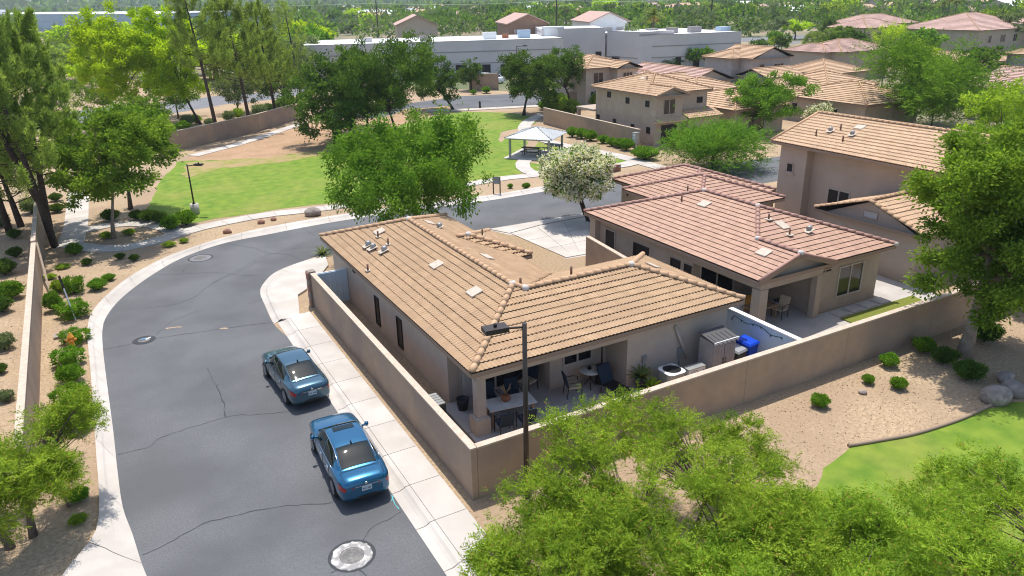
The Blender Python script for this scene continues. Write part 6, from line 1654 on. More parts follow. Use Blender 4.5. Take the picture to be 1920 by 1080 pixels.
px_pine('big pine with thick dark trunk leaning left over the low wall', (104, 463), 22, 51, 105, topx=55, n_br=70, n_need=100000, zmin=.30, two=True)
px_pine('pine behind the leaning big pine at the left', (92, 425), 60, 52, 85, topx=120, n_br=54, n_need=80000, zmin=.3)
px_pine('pine at the left edge with low dark branches', (20, 440), 45, 53, 80, topx=-10, n_br=46, n_need=64000, zmin=.3)
px_pine('tall thin pine with bare dark trunk before the park wall', (411, 263), -30, 54, 52, topx=388, n_br=44, n_need=34000, zmin=.5)
px_pine('pine with drooping grey green crown right of the bare trunk pine', (472, 248), 5, 55, 62, topx=455, n_br=54, n_need=56000, zmin=.4, m='leaf_pine')
px_pine('wide pine between the yellow green tree and the dark park tree', (520, 228), 18, 56, 55, topx=505, n_br=46, n_need=46000, zmin=.32)
px_pine('sparse pine with brown patches behind the dark park tree', (566, 186), 10, 57, 38, topx=553, n_br=34, n_need=12000, zmin=.36)
px_pine('small dark pine trunk with low foliage at the left edge', (40, 425), 270, 58, 62, topx=20, n_br=24, n_need=16000, zmin=.3)

# clipped bushes and shrubs
def bush_mesh(seed, m, n=2600, leaf=(.085, .05), shape='round', R=.5, H=.85):
    rng = np.random.default_rng(seed); d = unit(rng.normal(size=(n, 3))); d[:, 2] = np.abs(d[:, 2]) * np.where(rng.random(n) < .25, -.6, 1)
    if shape == 'flat': d = np.sign(d) * np.abs(d) ** .55; d = d / np.maximum(np.abs(d).max(1)[:, None] * .62 + .38, .5)
    lump = 1 + .17 * np.sin(d[:, 0] * 5 + seed) * np.cos(d[:, 1] * 4 - seed) + .07 * np.sin(d[:, 2] * 7 + seed * 2)
    r = (rng.uniform(.66, 1.04, n) ** .6 * lump * (1 + .16 * (rng.random(n) < .12)))[:, None]
    P = d * r * np.array([R, R, H / 2 * .95]) + np.array([0, 0, H * .52]); P[:, 2] = np.maximum(P[:, 2], .02)
    D = d * .7 + rng.normal(size=(n, 3)) * .7
    v = np.clip(rng.random(n) * .7 + .3 * (np.sin(d[:, 0] * 6 + seed) * .5 + .5), 0, 1)
    crown = leaf_mesh('crown', P, D, leaf[0] * rng.uniform(.7, 1.3, n), leaf[1] * rng.uniform(.7, 1.3, n), v, [MAT[m]], rng, None, .3)
    b = B()
    for k in range(5):
        a = k * 1.26; b.tube([(0, 0, -.02), (.14 * R * math.cos(a) * 2, .14 * R * math.sin(a) * 2, H * .3), (.5 * R * math.cos(a), .5 * R * math.sin(a), H * .6)], [.03, .022, .012], 5)
    core = B().lathe([(0, .12 * H), (R * .60, .2 * H), (R * .72, .5 * H), (R * .5, .78 * H), (0, .86 * H)], n=10)
    return b.mesh('stem', MAT['bark_dark']), crown, core.mesh('inner_foliage', MAT[m])
BM = {k: bush_mesh(*a) for k, a in dict(round=(1, 'leaf_bush'), flat=(2, 'leaf_bush', 2800, (.085, .05), 'flat'), dark=(3, 'leaf_bush_dark'), loose=(4, 'leaf_bright', 1500, (.13, .05)), grey=(5, 'leaf_grey', 1800, (.12, .04)), round2=(6, 'leaf_bush', 3600, (.07, .045))).items()}
BPROTO = {}
def bush(kind, px, wpx, label, hf=1.0, group=None, name='bush'):
    """px = where it meets the ground, wpx = width in photo pixels"""
    p = G(*px); w = wpx * px_m(p); s = w / .90
    if kind not in BPROTO:
        t = thing(name, label, 'bush', (p.x, p.y, 0), group, random.Random(int(px[0])).uniform(0, 6), (s, s, s * hf)); BPROTO[kind] = t
        for nm, me in zip(('stem', 'crown', 'inner_foliage'), BM[kind]): link(nm, me, t, False)
        return t
    o = dup(BPROTO[kind], (p.x, p.y, 0), random.Random(int(px[0] * 7 + px[1])).uniform(0, 6), (s * (.88 + .24 * ((px[0] * .37) % 1)), s * (.9 + .2 * ((px[1] * .53) % 1)), s * hf), label)
    if group: o['group'] = group
    elif 'group' in o: del o['group']
    return o
kr = 'clipped bushes in the gravel left of the road'
for k, px, w, l, hf in (
 ('flat', (140, 549), 28, 'square clipped bush beside the leaning marker post', 1.1), ('loose', (112, 547), 25, 'loose bush left of the square clipped one', .9), ('round', (103, 583), 27, 'narrow tall bush left of the marker post', 1.4),
 ('flat', (139, 594), 40, 'wide clipped bush at the foot of the marker post', .75), ('round2', (184, 543), 27, 'bright round bush alone nearer the road bend', .8), ('round2', (205, 526), 18, 'small bright round bush farther toward the road bend', .75),
 ('loose', (95, 523), 19, 'low yellow green tuft near the dark shaded ground', .5), ('flat', (143, 642), 34, 'clipped bush just behind the orange hydrant', .75), ('flat', (130, 684), 40, 'clipped bush just in front of the orange hydrant', .8),
 ('round', (134, 717), 40, 'second clipped bush in front of the orange hydrant', .85), ('flat', (138, 762), 44, 'third clipped bush in front of the orange hydrant', .95), ('round', (150, 806), 42, 'fourth clipped bush before the bottom left mesquite', 1.1),
 ('round2', (149, 938), 36, 'round bright bush beside the thin sapling', .75), ('loose', (148, 979), 24, 'small loose tuft near the thin sapling', .6), ('round', (141, 478), 25, 'green bush where the path meets the shade', .9),
 ('dark', (163, 497), 16, 'small dark shrub left of the shaded pair', .8), ('dark', (226, 486), 15, 'left one of a pair of small dark shrubs', .8), ('dark', (252, 489), 16, 'right one of a pair of small dark shrubs', .8), ('loose', (118, 503), 20, 'low grass tuft in the dappled shade', .4),
 ('loose', (243, 440), 18, 'small shrub right of the ash trunk', .6), ('loose', (200, 447), 20, 'small shrub left of the ash trunk', .6), ('loose', (318, 462), 18, 'low shrub beyond the shaded pair', .5), ('loose', (345, 455), 14, 'tiny shrub near the road bend gravel', .6)):
    bush(k, px, w, l, hf, kr)
for i, (k, px, w, hf) in enumerate((('dark', (10, 515), 34, .9), ('round', (22, 560), 38, .9), ('dark', (4, 585), 36, .9), ('grey', (8, 655), 34, .9), ('dark', (28, 447), 20, .9), ('dark', (30, 482), 22, .9), ('grey', (3, 425), 30, .8), ('grey', (60, 400), 34, .9), ('dark', (2, 700), 22, .9), ('grey', (12, 752), 26, .8))):
    bush(k, px, w, ('dark', 'grey green')[k == 'grey'] + ' shrub in the gravel ' + ('at the very left edge' if px[0] < 9 else 'left of the low park wall') + (' near the bottom' if px[1] > 600 else ' in the tree shade' if px[1] < 500 else ' in full sun' if px[0] < 15 else ' in sun'), hf, 'shrubs beyond the low park wall')
for i, (px, w, l) in enumerate((((279, 415), 26, 'leftmost dark bush of the hedge at the lawn corner'), ((300, 418), 26, 'second dark bush of the hedge at the lawn corner'), ((322, 431), 31, 'front bush of the hedge at the lawn corner'), ((350, 422), 32, 'rightmost bush of the hedge at the lawn corner'), ((208, 414), 26, 'dark bush right behind the ash trunk'), ((258, 412), 22, 'dark bush beside the second ash trunk'), ((105, 377), 18, 'small dark bush beside the left path'), ((108, 398), 20, 'second small dark bush beside the left path'))):
    bush('dark' if i not in (2, 3) else 'round', px, w, l, .85, 'dark hedge bushes by the lawn corner')
for px, w, l, hf in (((1073, 257), 21, 'leftmost clipped bush along the park wall', .9), ((1090, 260), 20, 'second clipped bush along the park wall', 1.0), ((1107, 264), 21, 'third clipped bush along the park wall', .95), ((1131, 269), 18, 'fourth clipped bush along the park wall', .9), ((1147, 274), 18, 'fifth clipped bush along the park wall', .9), ((1161, 277), 20, 'sixth clipped bush along the park wall', .9), ((1174, 282), 24, 'seventh clipped bush beside the mailbox pedestal', .95), ((1208, 299), 38, 'wide clipped bush right of the mailbox pedestal', .65)):
    bush('round2', px, w, l, hf, 'clipped bushes along the park wall')
for px, w, l, hf in (((1731, 660), 33, 'round bush nearest the rear wall right'), ((1768, 681), 36, 'dark bush left of the leaning trunk'), ((1813, 711), 42, 'dark round bush in front of the leaning trunk'), ((1666, 687), 30, 'bright bush with a dark shadow near the rear wall'), ((1627, 719), 20, 'small bright round bush left of two others'), ((1683, 729), 26, 'small bright round bush right of the other small one'), ((1537, 762), 28, 'bright bush at the edge of the big mesquite'), ((1845, 640), 40, 'dark shrub behind the leaning trunk')) and [(a, b_, c_, .9) for a, b_, c_ in (((1731, 660), 33, 'round bush nearest the rear wall at right'), ((1768, 681), 36, 'dark bush left of the leaning trunk'), ((1813, 711), 42, 'dark round bush in front of the leaning trunk'), ((1666, 687), 30, 'bright bush with a dark shadow near the rear wall'), ((1627, 719), 20, 'small bright round bush left of two others'), ((1683, 729), 26, 'small bright round bush right of the other small one'), ((1537, 762), 28, 'bright bush at the edge of the big mesquite'), ((1845, 640), 44, 'dark shrub behind the leaning trunk'))]:
    bush('dark' if 'dark' in l[:5] else 'round2', px, w, l, hf, 'bushes in the gravel behind the rear wall')
for px, w, l in (((987, 354), 13, 'small round bush beside the road near the oleander'), ((957, 353), 10, 'tiny bush beside the notice board'), ((385, 252), 12, 'small dark bush at the foot of the park wall'), ((462, 246), 12, 'small bush at the foot of the park wall right'), ((345, 246), 22, 'yellow green shrub beyond the park wall'), ((888, 177), 10, 'tiny shrub on the sandy verge'), ((912, 175), 14, 'small green shrub on the sandy verge'), ((1060, 272 - 40), 10, 'small yellow plant at the wall end'), ((1020, 206), 20, 'tall green shrub at the corner of the courtyard wall')):
    bush('round2', px, w, l, .9)
for k, px, w, l, hf in (('round', (1035, 212), 26, 'bright green climbing shrub above the park wall', 1.6), ('loose', (1052, 214), 26, 'loose green shrub above the park wall', 1.4), ('dark', (1070, 220), 26, 'dark shrub above the park wall by the pink blossom', 1.3), ('loose', (1118, 200), 22, 'yellow flowering shrub behind the porch roof', 1.0), ('grey', (1285, 250), 24, 'grey shrub at the porch of the two storey house', 1.2), ('round', (1290, 262), 40, 'green shrub against the porch of the two storey house', 1.1)):
    bush(k, px, w, l, hf)
me = tree_meshes(77, [(0, 0, .8, .8, .8, .6, 1)], [[(0, 0, 0), (0, 0, .5)]], 30, 1500, (.18, .12), 'leaf_bush', 'bark', .5, .2, extra=('petal_pink', .5, False))
place_tree('pink bougainvillea above the park wall', me, G(1058, 212), name='bougainvillea', cat='bush')
me = tree_meshes(78, [(0, 0, 1.4, 1.6, 1.6, 1.1, 1)], [[(0, 0, 0), (0, 0, .8)]], 60, 6000, (.20, .09), 'leaf_grey', 'bark', .6, .2, extra=('petal', .55, False))
place_tree('white flowering bush behind the two storey house roof', me, G(1536, 240), name='oleander_bush', cat='bush')
me2 = tree_meshes(79, [(0, 0, 1.6, 1.9, 1.9, 1.3, 1)], [[(0, 0, 0), (0, 0, .8)]], 60, 6000, (.22, .10), 'leaf_grey', 'bark', .6, .2, extra=('petal', .4, False))
place_tree('white flowering bush under the large light green tree', me2, G(1838, 222), name='oleander_bush', cat='bush')
for i, (k, px, w) in enumerate((('grey', (352, 238), 22), ('loose', (368, 232), 16), ('grey', (395, 240), 18), ('grey', (430, 228), 20), ('loose', (447, 222), 18), ('grey', (488, 220), 24), ('dark', (505, 214), 20), ('grey', (530, 208), 24), ('loose', (545, 198), 18))):
    bush(k, px, w, ('grey green', 'loose green', 'dark green')[('grey', 'loose', 'dark').index(k)] + ' shrub on the verge beyond the park wall ' + ('left of the bare trunk pine' if px[0] < 400 else 'between two pine trunks' if px[0] < 470 else 'right of the second pine trunk'), 1.0, 'shrubs beyond the park wall')
# agave and potted plants: sword leaves round a centre
def rosette(label, loc, n, L, m, seed, pot=None, name='agave', up=.7, w=.06):
    r = random.Random(seed); t = thing(name, label, 'plant', loc); z0 = 0
    if pot:
        B().lathe([(0, 0), (pot[0] * .75, 0), (pot[0], pot[1]), (pot[0] * .85, pot[1]), (pot[0] * .8, pot[1] * .92), (0, pot[1] * .92)], n=14).build('pot', MAT[pot[2]], t, False); z0 = pot[1] * .9
    b = B()
    for k in range(n):
        a = r.uniform(0, 6.28); e = r.uniform(.25, 1.25) * up + .15; l = L * r.uniform(.7, 1.1); d = Vector((math.cos(a), math.sin(a), 0)); s_ = Vector((-d.y, d.x, 0)); vs = []
        for i in range(5):
            f = i / 4; p = d * (l * f * math.cos(e)) + Vector((0, 0, z0 + l * f * math.sin(e) - f * f * l * .28)); ww = w * (1 - f) ** .7 * (.6 + f)
            vs += [tuple(p + s_ * ww), tuple(p - s_ * ww)]
        b.add(vs, [(2 * i, 2 * i + 1, 2 * i + 3, 2 * i + 2) for i in range(4)], 0, r.random())
    b.build('leaves', MAT[m], t, False); return t
rosette('spiky agave at the street corner of the tan house', G(604, 478), 34, 1.0, 'frond', 5)
rosette('tall potted yucca in a black pot against the rear wall', (8.55, 2.75, .09), 40, .75, 'frond', 6, (.24, .55, 'pot_dark'), 'potted_yucca')
rosette('yellowish spider plant in front of the potted yucca', (8.75, 2.35, .05), 60, .6, 'leaf_yellow', 7, (.2, .25, 'pot_dark'), 'potted_plant', .8, .03)

# palms
def palm_meshes(seed, H, n=34, L=2.6, r0=.2, dry=10):
    r = random.Random(seed); b = B().tube([(0, 0, -.1), (.1, 0, H * .35), (.05, .1, H * .7), (0, 0, H)], [r0 * 1.3, r0, r0 * .85, r0], 8); V = []; Q = []; mi = []; av = []
    for k in range(n + dry):
        a = k * 2.399 + r.uniform(-.2, .2); dead = k >= n
        e = r.uniform(-.9, -.35) if dead else r.uniform(-.25, 1.2); l = L * (r.uniform(.5, .75) if dead else r.uniform(.85, 1.1)); d = Vector((math.cos(a), math.sin(a), 0)); s_ = Vector((-d.y, d.x, 0)); pr = None
        for i in range(9):
            f = i / 8; p = d * (l * f * math.cos(e * (1 - .3 * f))) + Vector((0, 0, H + l * f * math.sin(e) - f * f * l * .45))
            if i:
                for sg in (-1, 1):
                    ll = l * .22 * math.sin(math.pi * min(1, f * .9 + .1)); tip = p + s_ * sg * ll + d * ll * .6 - Vector((0, 0, ll * .5)); j = len(V)
                    V += [tuple(pr), tuple(p), tuple(tip + d * .05), tuple(tip)]; Q.append((j, j + 1, j + 2, j + 3)); mi.append(1 if dead else 0); av.append(r.random())
            pr = p
    return b.mesh('trunk', MAT['bark']), mesh_np('fronds', np.array(V), np.array(Q), [MAT['frond'], MAT['frond_dry']], av, False, mi)
PALM = [palm_meshes(i, 8.5) for i in range(2)]
for i, (bx, by, ty, lab) in enumerate(((1089, 96, 28, 'tall palm with orange dry fronds left of the white gabled tower'), (1222, 118, 26, 'tall palm with a long thin trunk before the right white roof'), (1061, 60, 18, 'smaller palm behind the middle grey block'), (979, 50, 14, 'palm with yellow crown above the brown gabled tower'))):
    p = G(bx, by); h = zat(p.x, p.y, ty); t = thing('palm_tree', lab, 'palm', (p.x, p.y, 0), None, i * 1.3, h / 8.5)
    for nm, me in zip(('trunk', 'fronds'), PALM[i % 2]): link(nm, me, t, False)
tall = palm_meshes(9, 15, 26, 2.0, .16, 14)
for i, (bx, by, ty, lab) in enumerate(((1760, 66, 4, 'leftmost of three thin palms before the pink roof'), (1769, 70, -2, 'middle of three thin palms before the pink roof'), (1783, 66, 2, 'rightmost of three thin palms before the pink roof'), (1402, 50, 12, 'small far palm above the tan houses'), (1443, 48, 10, 'second small far palm above the tan houses'), (1460, 46, 12, 'third small far palm above the tan houses'))):
    p = G(bx, by); h = zat(p.x, p.y, ty); t = thing('palm_tree', lab, 'palm', (p.x, p.y, 0), 'thin far palms', i * 1.7, (h / 15 if i > 2 else .9, h / 15 if i > 2 else .9, h / 15))
    for nm, me in zip(('trunk', 'fronds'), tall): link(nm, me, t, False)

# ---- middle distance and far trees: copies of a few crowns, each one a thing with trunk and crown
def far_meshes(seed, ml, n, leaf, rz=.8, vert=.2, nclump=46, trunk_h=.28):
    rng = random.Random(seed); bl = [(0, 0, .60, .40, .40, .34 * rz, 2.0)]
    for k in range(5):
        a = k * 1.256 + rng.uniform(-.3, .3); bl.append((.24 * math.cos(a), .24 * math.sin(a), .55 + rng.uniform(-.12, .14), .22, .22, .20 * rz, .8))
    return tree_meshes(seed, bl, [[(0, 0, -.02), (.01, .01, .2), (0, 0, .5)]], nclump, n, leaf, ml, 'bark_dark', .5, .2, 0, 0, .8, 8, .022, .4, vert, limbr=.010)
FM = {'mid': [far_meshes(101, 'leaf_mid', 2600, (.070, .038)), far_meshes(102, 'leaf_mid', 2600, (.070, .038))], 'dark': [far_meshes(103, 'leaf_dark', 2600, (.065, .036)), far_meshes(104, 'leaf_dark', 2600, (.065, .036), 1.2, .5)],
      'bright': [far_meshes(105, 'leaf_bright', 2600, (.065, .032)), far_meshes(106, 'leaf_bright', 2400, (.065, .03), .7)], 'yellow': [far_meshes(107, 'leaf_yellow', 2600, (.07, .036))], 'grey': [far_meshes(108, 'leaf_grey', 2400, (.065, .03), 1.0), far_meshes(109, 'leaf_pine', 2600, (.06, .026), 1.1, .5)]}
FP = {}
def far_tree(kind, base, H, w, label, seed, group=None):
    k = (kind, seed % len(FM[kind])); sc = (w / 1.0, w / 1.0, H / .98); a = (seed * 2.399) % 6.28
    if k not in FP:
        t = thing('tree', label, 'tree', (base.x, base.y, 0), group, a, sc); FP[k] = t
        for nm, me in zip(('trunk', 'crown'), FM[kind][k[1]]): link(nm, me, t, False)
        return t
    o = dup(FP[k], (base.x, base.y, 0), a, sc, label)
    if group: o['group'] = group
    elif 'group' in o: del o['group']
    return o
named = [
 (1175, 128, 44, 1150, 1203, 'grey', 'slim grey green tree before the grey corner block'), (1100, 100, 78, 1048, 1122, 'bright', 'bright bush-like tree before the middle grey block'), (1255, 128, 104, 1195, 1262, 'mid', 'low green shrub tree behind the pink gable roof'),
 (1265, 122, 88, 1250, 1282, 'bright', 'small bright tree left of two darker ones before the white block'), (1300, 128, 82, 1278, 1322, 'mid', 'green tree between two others before the white block'), (1325, 128, 82, 1305, 1338, 'mid', 'green tree against the grey house before the white block'),
 (1372, 95, 68, 1360, 1375, 'grey', 'thin yellowish tree at the end of the white block'), (1490, 74, 31, 1458, 1518, 'yellow', 'bright yellow green umbrella tree beyond the brown wall'), (1455, 75, 30, 1430, 1475, 'grey', 'greyish tree left of the yellow green umbrella tree'),
 (1518, 108, 55, 1500, 1540, 'grey', 'conifer-like tree right of the brown courtyard wall'), (1550, 88, 24, 1530, 1572, 'dark', 'dark tree behind the conifer by the mauve roof'), (1600, 132, 96, 1570, 1640, 'grey', 'grey olive tree beside the mauve roofed house'),
 (1735, 72, 36, 1705, 1750, 'dark', 'round dark tree left of the pink apartment roof'), (1850, 66, 10, 1805, 1885, 'bright', 'bright green tree right of the three thin palms'), (1895, 95, 20, 1850, 1935, 'grey', 'big grey green tree at the right top corner'), (1640, 120, 78, 1600, 1665, 'mid', 'green tree behind the mauve roofed house'),
 (1700, 20 + 16, 2, 1668, 1740, 'yellow', 'yellow green tree near the top above the apartment houses'), (1900, 165, 128, 1872, 1940, 'mid', 'dark shrub tree beside the low pink roof at right'), (1910, 210, 172, 1850, 1960, 'bright', 'yellow green tree at the right edge above the leaning tree'),
 (845, 58, 26, 805, 880, 'mid', 'left one of two round green trees behind the white roof'), (925, 55, 20, 885, 972, 'mid', 'right one of two round green trees behind the white roof'), (760, 45, 17, 742, 778, 'bright', 'round bright tree left of the cream gabled tower'), (865, 26, 8, 848, 872, 'bright', 'small bright tree in the far row of buildings'),
 (1160, 36, 12, 1130, 1190, 'bright', 'bright round tree behind the white gabled tower'), (1235, 48, 26, 1205, 1258, 'bright', 'bright round tree behind the long thin palm'), (620, 60, 40, 585, 650, 'mid', 'bright tree row left end behind the white roof'), (660, 62, 44, 630, 690, 'dark', 'dark tree before the white roof left end'),
 (110, 88, 50, 80, 142, 'yellow', 'yellowish tree before the pale blue warehouse'), (170, 110, 45, 135, 205, 'grey', 'grey feathery tree right of the blue awning'), (150, 150, 80, 95, 200, 'bright', 'light green tree behind the big left pine'), (70, 155, 90, 30, 110, 'bright', 'light green tree between the left pines'), (520, 150, 95, 500, 560, 'grey', 'grey bush tree among the pines'),
 (1725, 16 + 12, -6, 1700, 1760, 'grey', 'grey tree at the top right edge'), (20, 130, 60, -20, 60, 'mid', 'green tree at the far left edge'), (340, 140, 90, 310, 372, 'mid', 'green tree behind the yellow green tree')]
for i, (bx, by, ty, x0, x1, k, lab) in enumerate(named):
    p = G(bx, by); far_tree(k, p, max(1.5, zat(p.x, p.y, ty)), (x1 - x0) * px_m(p), lab, i)
rr = random.Random(77)
labs = {'mid': 'green tree in the far suburb near the horizon', 'dark': 'dark green tree in the far suburb near the horizon', 'bright': 'light green tree in the far suburb near the horizon', 'yellow': 'yellow green tree in the far suburb near the horizon', 'grey': 'grey green tree in the far suburb near the horizon'}
MARKS = ((300, 'over the pale blue warehouse'), (600, 'over the pines'), (760, 'over the white roof left end'), (900, 'near the cream gabled tower'), (1060, 'near the brown gabled tower'), (1240, 'near the white gabled tower'), (1420, 'over the right white roof'), (1600, 'over the brown courtyard wall'), (1745, 'left of the three thin palms'), (9999, 'right of the three thin palms'))
def mark(x): return next(m for e, m in MARKS if x < e)
KN = {'mid': 'green', 'dark': 'dark green', 'bright': 'light green', 'yellow': 'yellow green', 'grey': 'grey green'}
n_far = 0
HB = [(o.location.x, o.location.y) for o in bpy.data.objects if o.get('category') in ('house', 'tower')]
zones = ((-20, 600, 36, 172, 84, 88, 330), (540, 1420, 14, 60, 80, 250, 900), (1390, 1960, -4, 54, 44, 190, 900), (1400, 1960, 40, 170, 20, 85, 240), (0, 560, 6, 30, 10, 330, 1100))
for zi, (xa, xb, ya, yb, cnt, d0, d1) in enumerate(zones):
    got = 0
    for k in range(4000):
        if got >= cnt: break
        x, y = rr.uniform(xa, xb), rr.uniform(ya, yb); p = G(x, y); dist = (p - CAM).length
        if not d0 < dist < d1: continue
        if any((p.x - hx) ** 2 + (p.y - hy) ** 2 < 90 for hx, hy in HB): continue
        if zi == 0 and y > 165: continue
        kk = rr.choice(('mid', 'mid', 'dark', 'dark', 'bright', 'grey', 'grey', 'yellow') if zi else ('grey', 'grey', 'mid', 'bright', 'yellow')); H = rr.uniform(5.8, 10.2) * (1.3 if rr.random() < .15 else 1) * (.85 if zi == 0 else .65 if zi == 3 else 1.1)
        far_tree(kk, p, H, H * rr.uniform(.95, 1.45), ('tall ' if H > 10 else 'small ' if H < 6 else '') + KN[kk] + (' tree ' + ('in the upper row ' if y < (yb + ya) / 2 else 'in the lower row ') + mark(x) if zi in (1, 2, 4) else ' tree ' + ('behind the street ' if y < 110 else 'beside the street ') + ('left of the yellow green trees' if x < 165 else 'behind the yellow green trees' if x < 400 else 'behind the right hand pines') if zi == 0 else ' tree among the roofs ' + ('left of the street lamp' if x < 1640 else 'behind the big light tree' if x < 1800 else 'right of the big light tree') + (', higher' if y < 100 else ', lower')), k, 'trees of the far suburb' if zi not in (0, 3) else 'trees behind the park' if zi == 0 else 'trees among the houses'); got += 1
# far houses between them
roofs = (('tile_pink', 'stucco_rose'), ('tile_sand', 'stucco_tan'), ('roof_pale', 'stucco_grey'), ('roof_white', 'stucco'))
nh = 0
for k in range(900):
    x = rr.uniform(420, 1990); p = G(x, 10 * (1 - x / 1920) + 2 + 36 * rr.random() ** 1.2)
    dist = (p - CAM).length
    if dist < 285 or dist > 900: continue
    w, d = rr.uniform(10, 18), rr.uniform(9, 14); rt_, wl_ = rr.choice(roofs[:2] if rr.random() < .45 else roofs); w, d = (w * 1.9, d * 1.3) if rt_ in ('roof_white', 'roof_pale') and dist > 400 else (w, d)
    lab_ = {'tile_pink': 'distant low house with faded pink roof among trees', 'tile_sand': 'distant low house with tan roof among trees', 'roof_pale': 'distant low house with pale grey roof among trees', 'roof_white': 'distant low building with white roof among trees'}[rt_]
    lab_ = lab_.replace(' among trees', ' ' + mark(x)).replace('distant low', 'farther low' if dist > 500 else 'distant low')
    far_house(lab_, [(rr.choice(('hip', 'gable_x', 'gable_y')), p.x - w / 2, p.x + w / 2, p.y - d / 2, p.y + d / 2, rr.uniform(3.8, 6.2))], rt_, wl_, group='houses of the far suburb', tiles=False, ridge=rt_, fas='trim'); nh += 1
    if nh >= 80: break
# beyond: one merged mass of tree tops and low ridges on the horizon
rng = np.random.default_rng(5); n = 7000
ang = rng.uniform(-.35, 1.35, n); rad = np.where(rng.random(n) < .26, rng.uniform(270, 700, n), rng.uniform(560, 2450, n)); cx_, cy_ = CAM.x + rad * np.sin(ang), CAM.y + rad * np.cos(ang)
HB2 = np.array([(o.location.x, o.location.y) for o in bpy.data.objects if o.get('category') in ('house', 'tower', 'building')])
BB_ = [o for o in bpy.data.objects if o.name.startswith('warehouse')]
free = np.array([((HB2[:, 0] - x) ** 2 + (HB2[:, 1] - y) ** 2).min() > 15 ** 2 for x, y in zip(cx_, cy_)])
pxs = np.array([PX((x, y, 0))[0] for x, y in zip(cx_, cy_)]); free &= ~((pxs < 330) & (rad < 860)) & ~((rad < 300) & (pxs < 1200))
cx_, cy_, rad = cx_[free], cy_[free], rad[free]; n = len(cx_)
hh = rng.uniform(4, 9.5, n) * np.where(rad > 1500, 2.5, 1.0); ww = hh * rng.uniform(.5, .8, n)
rep = np.where(rad < 480, 80, np.where(rad < 700, 40, 14)); ix = np.repeat(np.arange(n), rep); m_ = len(ix)
d = unit(rng.normal(size=(m_, 3))); d *= rng.uniform(.75, 1.08, (m_, 1))
P = np.stack([cx_, cy_, hh * .55], 1)[ix] + d * np.stack([ww, ww, hh * .42], 1)[ix]
v = np.clip(rng.random(n)[ix] * .7 + rng.random(m_) * .3, 0, 1); mi = rng.choice(3, n, p=(.4, .35, .25))[ix]
sz = (ww[ix] * np.where(rep[ix] > 50, .34, np.where(rep[ix] > 20, .5, .95))) * rng.uniform(.7, 1.2, m_)
me = leaf_mesh('distant_woods', P, d + rng.normal(0, .4, d.shape), sz, sz * .62, v, [MAT['leaf_mid'], MAT['leaf_dark'], MAT['leaf_grey']], rng, mi, .4)
tag(link('distant_woods', me), kind='stuff')
# vehicles far off beside the commercial block
def far_car(label, px, m, rz):
    p = G(*px); t = thing('parked_car', label, 'car', p, 'cars beside the commercial block', rz)
    b = B(); n = 9; xs_ = [-2.2, -2.1, -1.5, -.9, .5, 1.1, 1.5, 2.1, 2.25]; zt_ = [.7, .98, 1.02, 1.45, 1.46, 1.02, .95, .82, .5]
    vs = []
    for x, z in zip(xs_, zt_):
        wt_ = .62 if z > 1.2 else .82; vs += [(x, -.88, .3), (x, -.88, min(z, .85)), (x, -wt_, z), (x, wt_, z), (x, .88, min(z, .85)), (x, .88, .3)]
    b.add(vs, [(i * 6 + j, (i + 1) * 6 + j, (i + 1) * 6 + j + 1, i * 6 + j + 1) for i in range(8) for j in range(5)] + [tuple(range(5, -1, -1)), tuple(range(48, 54))], 0, .5)
    b.build('body', MAT[m], t, False)
    g = B()
    for s in (-1, 1): g.add([(-1.3, s * .80, .95), (.95, s * .80, .95), (.45, s * .66, 1.36), (-.9, s * .66, 1.36)], [(0, 1, 2, 3)])
    g.add([(1.08, -.66, 1.05), (1.08, .66, 1.05), (.56, .56, 1.43), (.56, -.56, 1.43)], [(0, 1, 2, 3)]); g.add([(-1.46, -.66, 1.06), (-1.46, .66, 1.06), (-.95, .56, 1.43), (-.95, -.56, 1.43)], [(0, 1, 2, 3)])
    g.build('window', MAT['car_glass'], t, False)
    for x in (-1.35, 1.35):
        for s in (-1, 1): B().tube([(x, s * .78, .32), (x, s * .92, .32)], .32, 12).build('wheel', MAT['rubber'], t, False)
far_car('silver car parked beside the long grey commercial block', (908, 152), 'metal_grey', 1.9)
far_car('white car parked beside the first silver car by the commercial block', (925, 155), 'metal_white', 1.9)
far_car('white van-like car beside the palms before the right grey block', (1246, 122), 'metal_white', .3)
def dark_box(label, px, m): pass

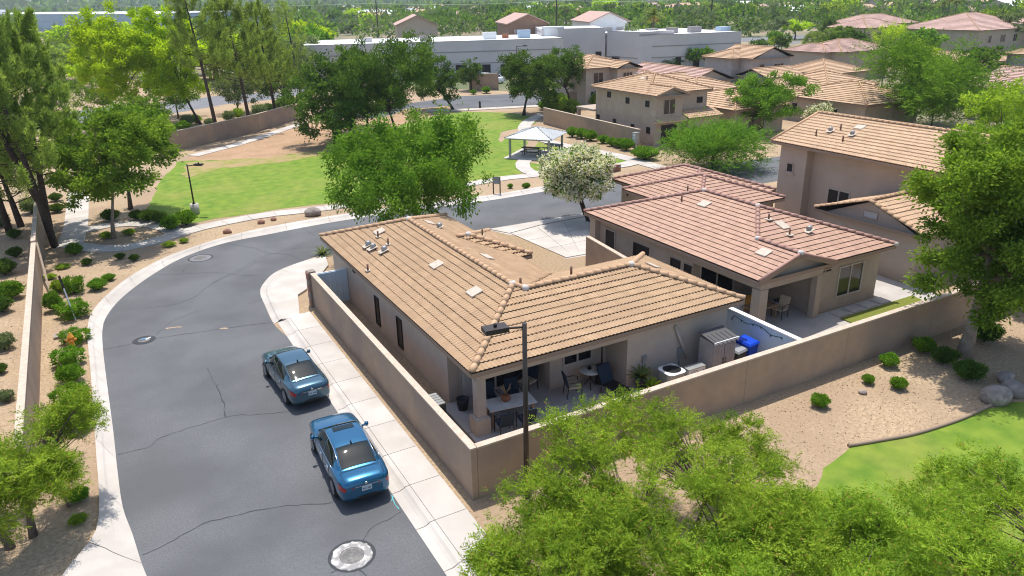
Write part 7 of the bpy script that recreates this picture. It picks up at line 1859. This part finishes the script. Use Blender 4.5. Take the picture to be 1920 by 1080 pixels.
# ---- thin summer air between the lane and the horizon
hz_ = bpy.data.materials.new('haze_air'); hz_.use_nodes = True
N = hz_.node_tree.nodes; N.remove(N['Principled BSDF']); pvn = N.new('ShaderNodeVolumePrincipled')
pvn.inputs['Color'].default_value = (.80, .88, 1.0, 1); pvn.inputs['Density'].default_value = HAZE; pvn.inputs['Anisotropy'].default_value = .2
hz_.node_tree.links.new(pvn.outputs[0], N['Material Output'].inputs['Volume'])
tag(B().bb((-2750, -2750, -1.1), (2750, 2750, 34)).build('haze', hz_), kind='stuff')

def inside(x, y, poly):
    c = False; n = len(poly)
    for i in range(n):
        a, b = poly[i], poly[i - 1]
        if (a[1] > y) != (b[1] > y) and x < (b[0] - a[0]) * (y - a[1]) / (b[1] - a[1]) + a[0]: c = not c
    return c
beds = [[tuple(p[:2]) for p in LOc[::3]] + [(-30, 60), (-30, -12)], [(-.4, -10), (28, -10), (30, -.1), (.3, -.2), (-.3, 15)]]
rs = random.Random(9); V = []; Q = []; av = []
lw_ = [tuple(p[:2]) for p in g2(nl)]
for bi, (poly, cnt) in enumerate(zip(beds, (9000, 7000))):
    got = 0
    while got < cnt:
        x, y = (rs.uniform(-24, 6), rs.uniform(-8, 45)) if bi == 0 else (rs.uniform(-.4, 28), rs.uniform(-9, 0))
        if not inside(x, y, poly) or (bi == 1 and inside(x, y, lw_)): continue
        got += 1; r = rs.uniform(.012, .045) * (1.6 if rs.random() < .05 else 1); j = len(V)
        a = rs.uniform(0, 6.28)
        for k in range(3): V.append((x + r * math.cos(a + k * 2.1) * rs.uniform(.7, 1.2), y + r * math.sin(a + k * 2.1) * rs.uniform(.7, 1.2), -.002))
        V.append((x + r * rs.uniform(-.3, .3), y + r * rs.uniform(-.3, .3), r * rs.uniform(.7, 1.1))); q = rs.random()
        for f in ((0, 1, 3), (1, 2, 3), (2, 0, 3)): Q.append((j + f[0], j + f[1], j + f[2])); av.append(q)
tag(link('gravel_stones', mesh_np('gravel_stones', np.array(V), np.array(Q), MAT['gravel_stone'], av)), kind='stuff')
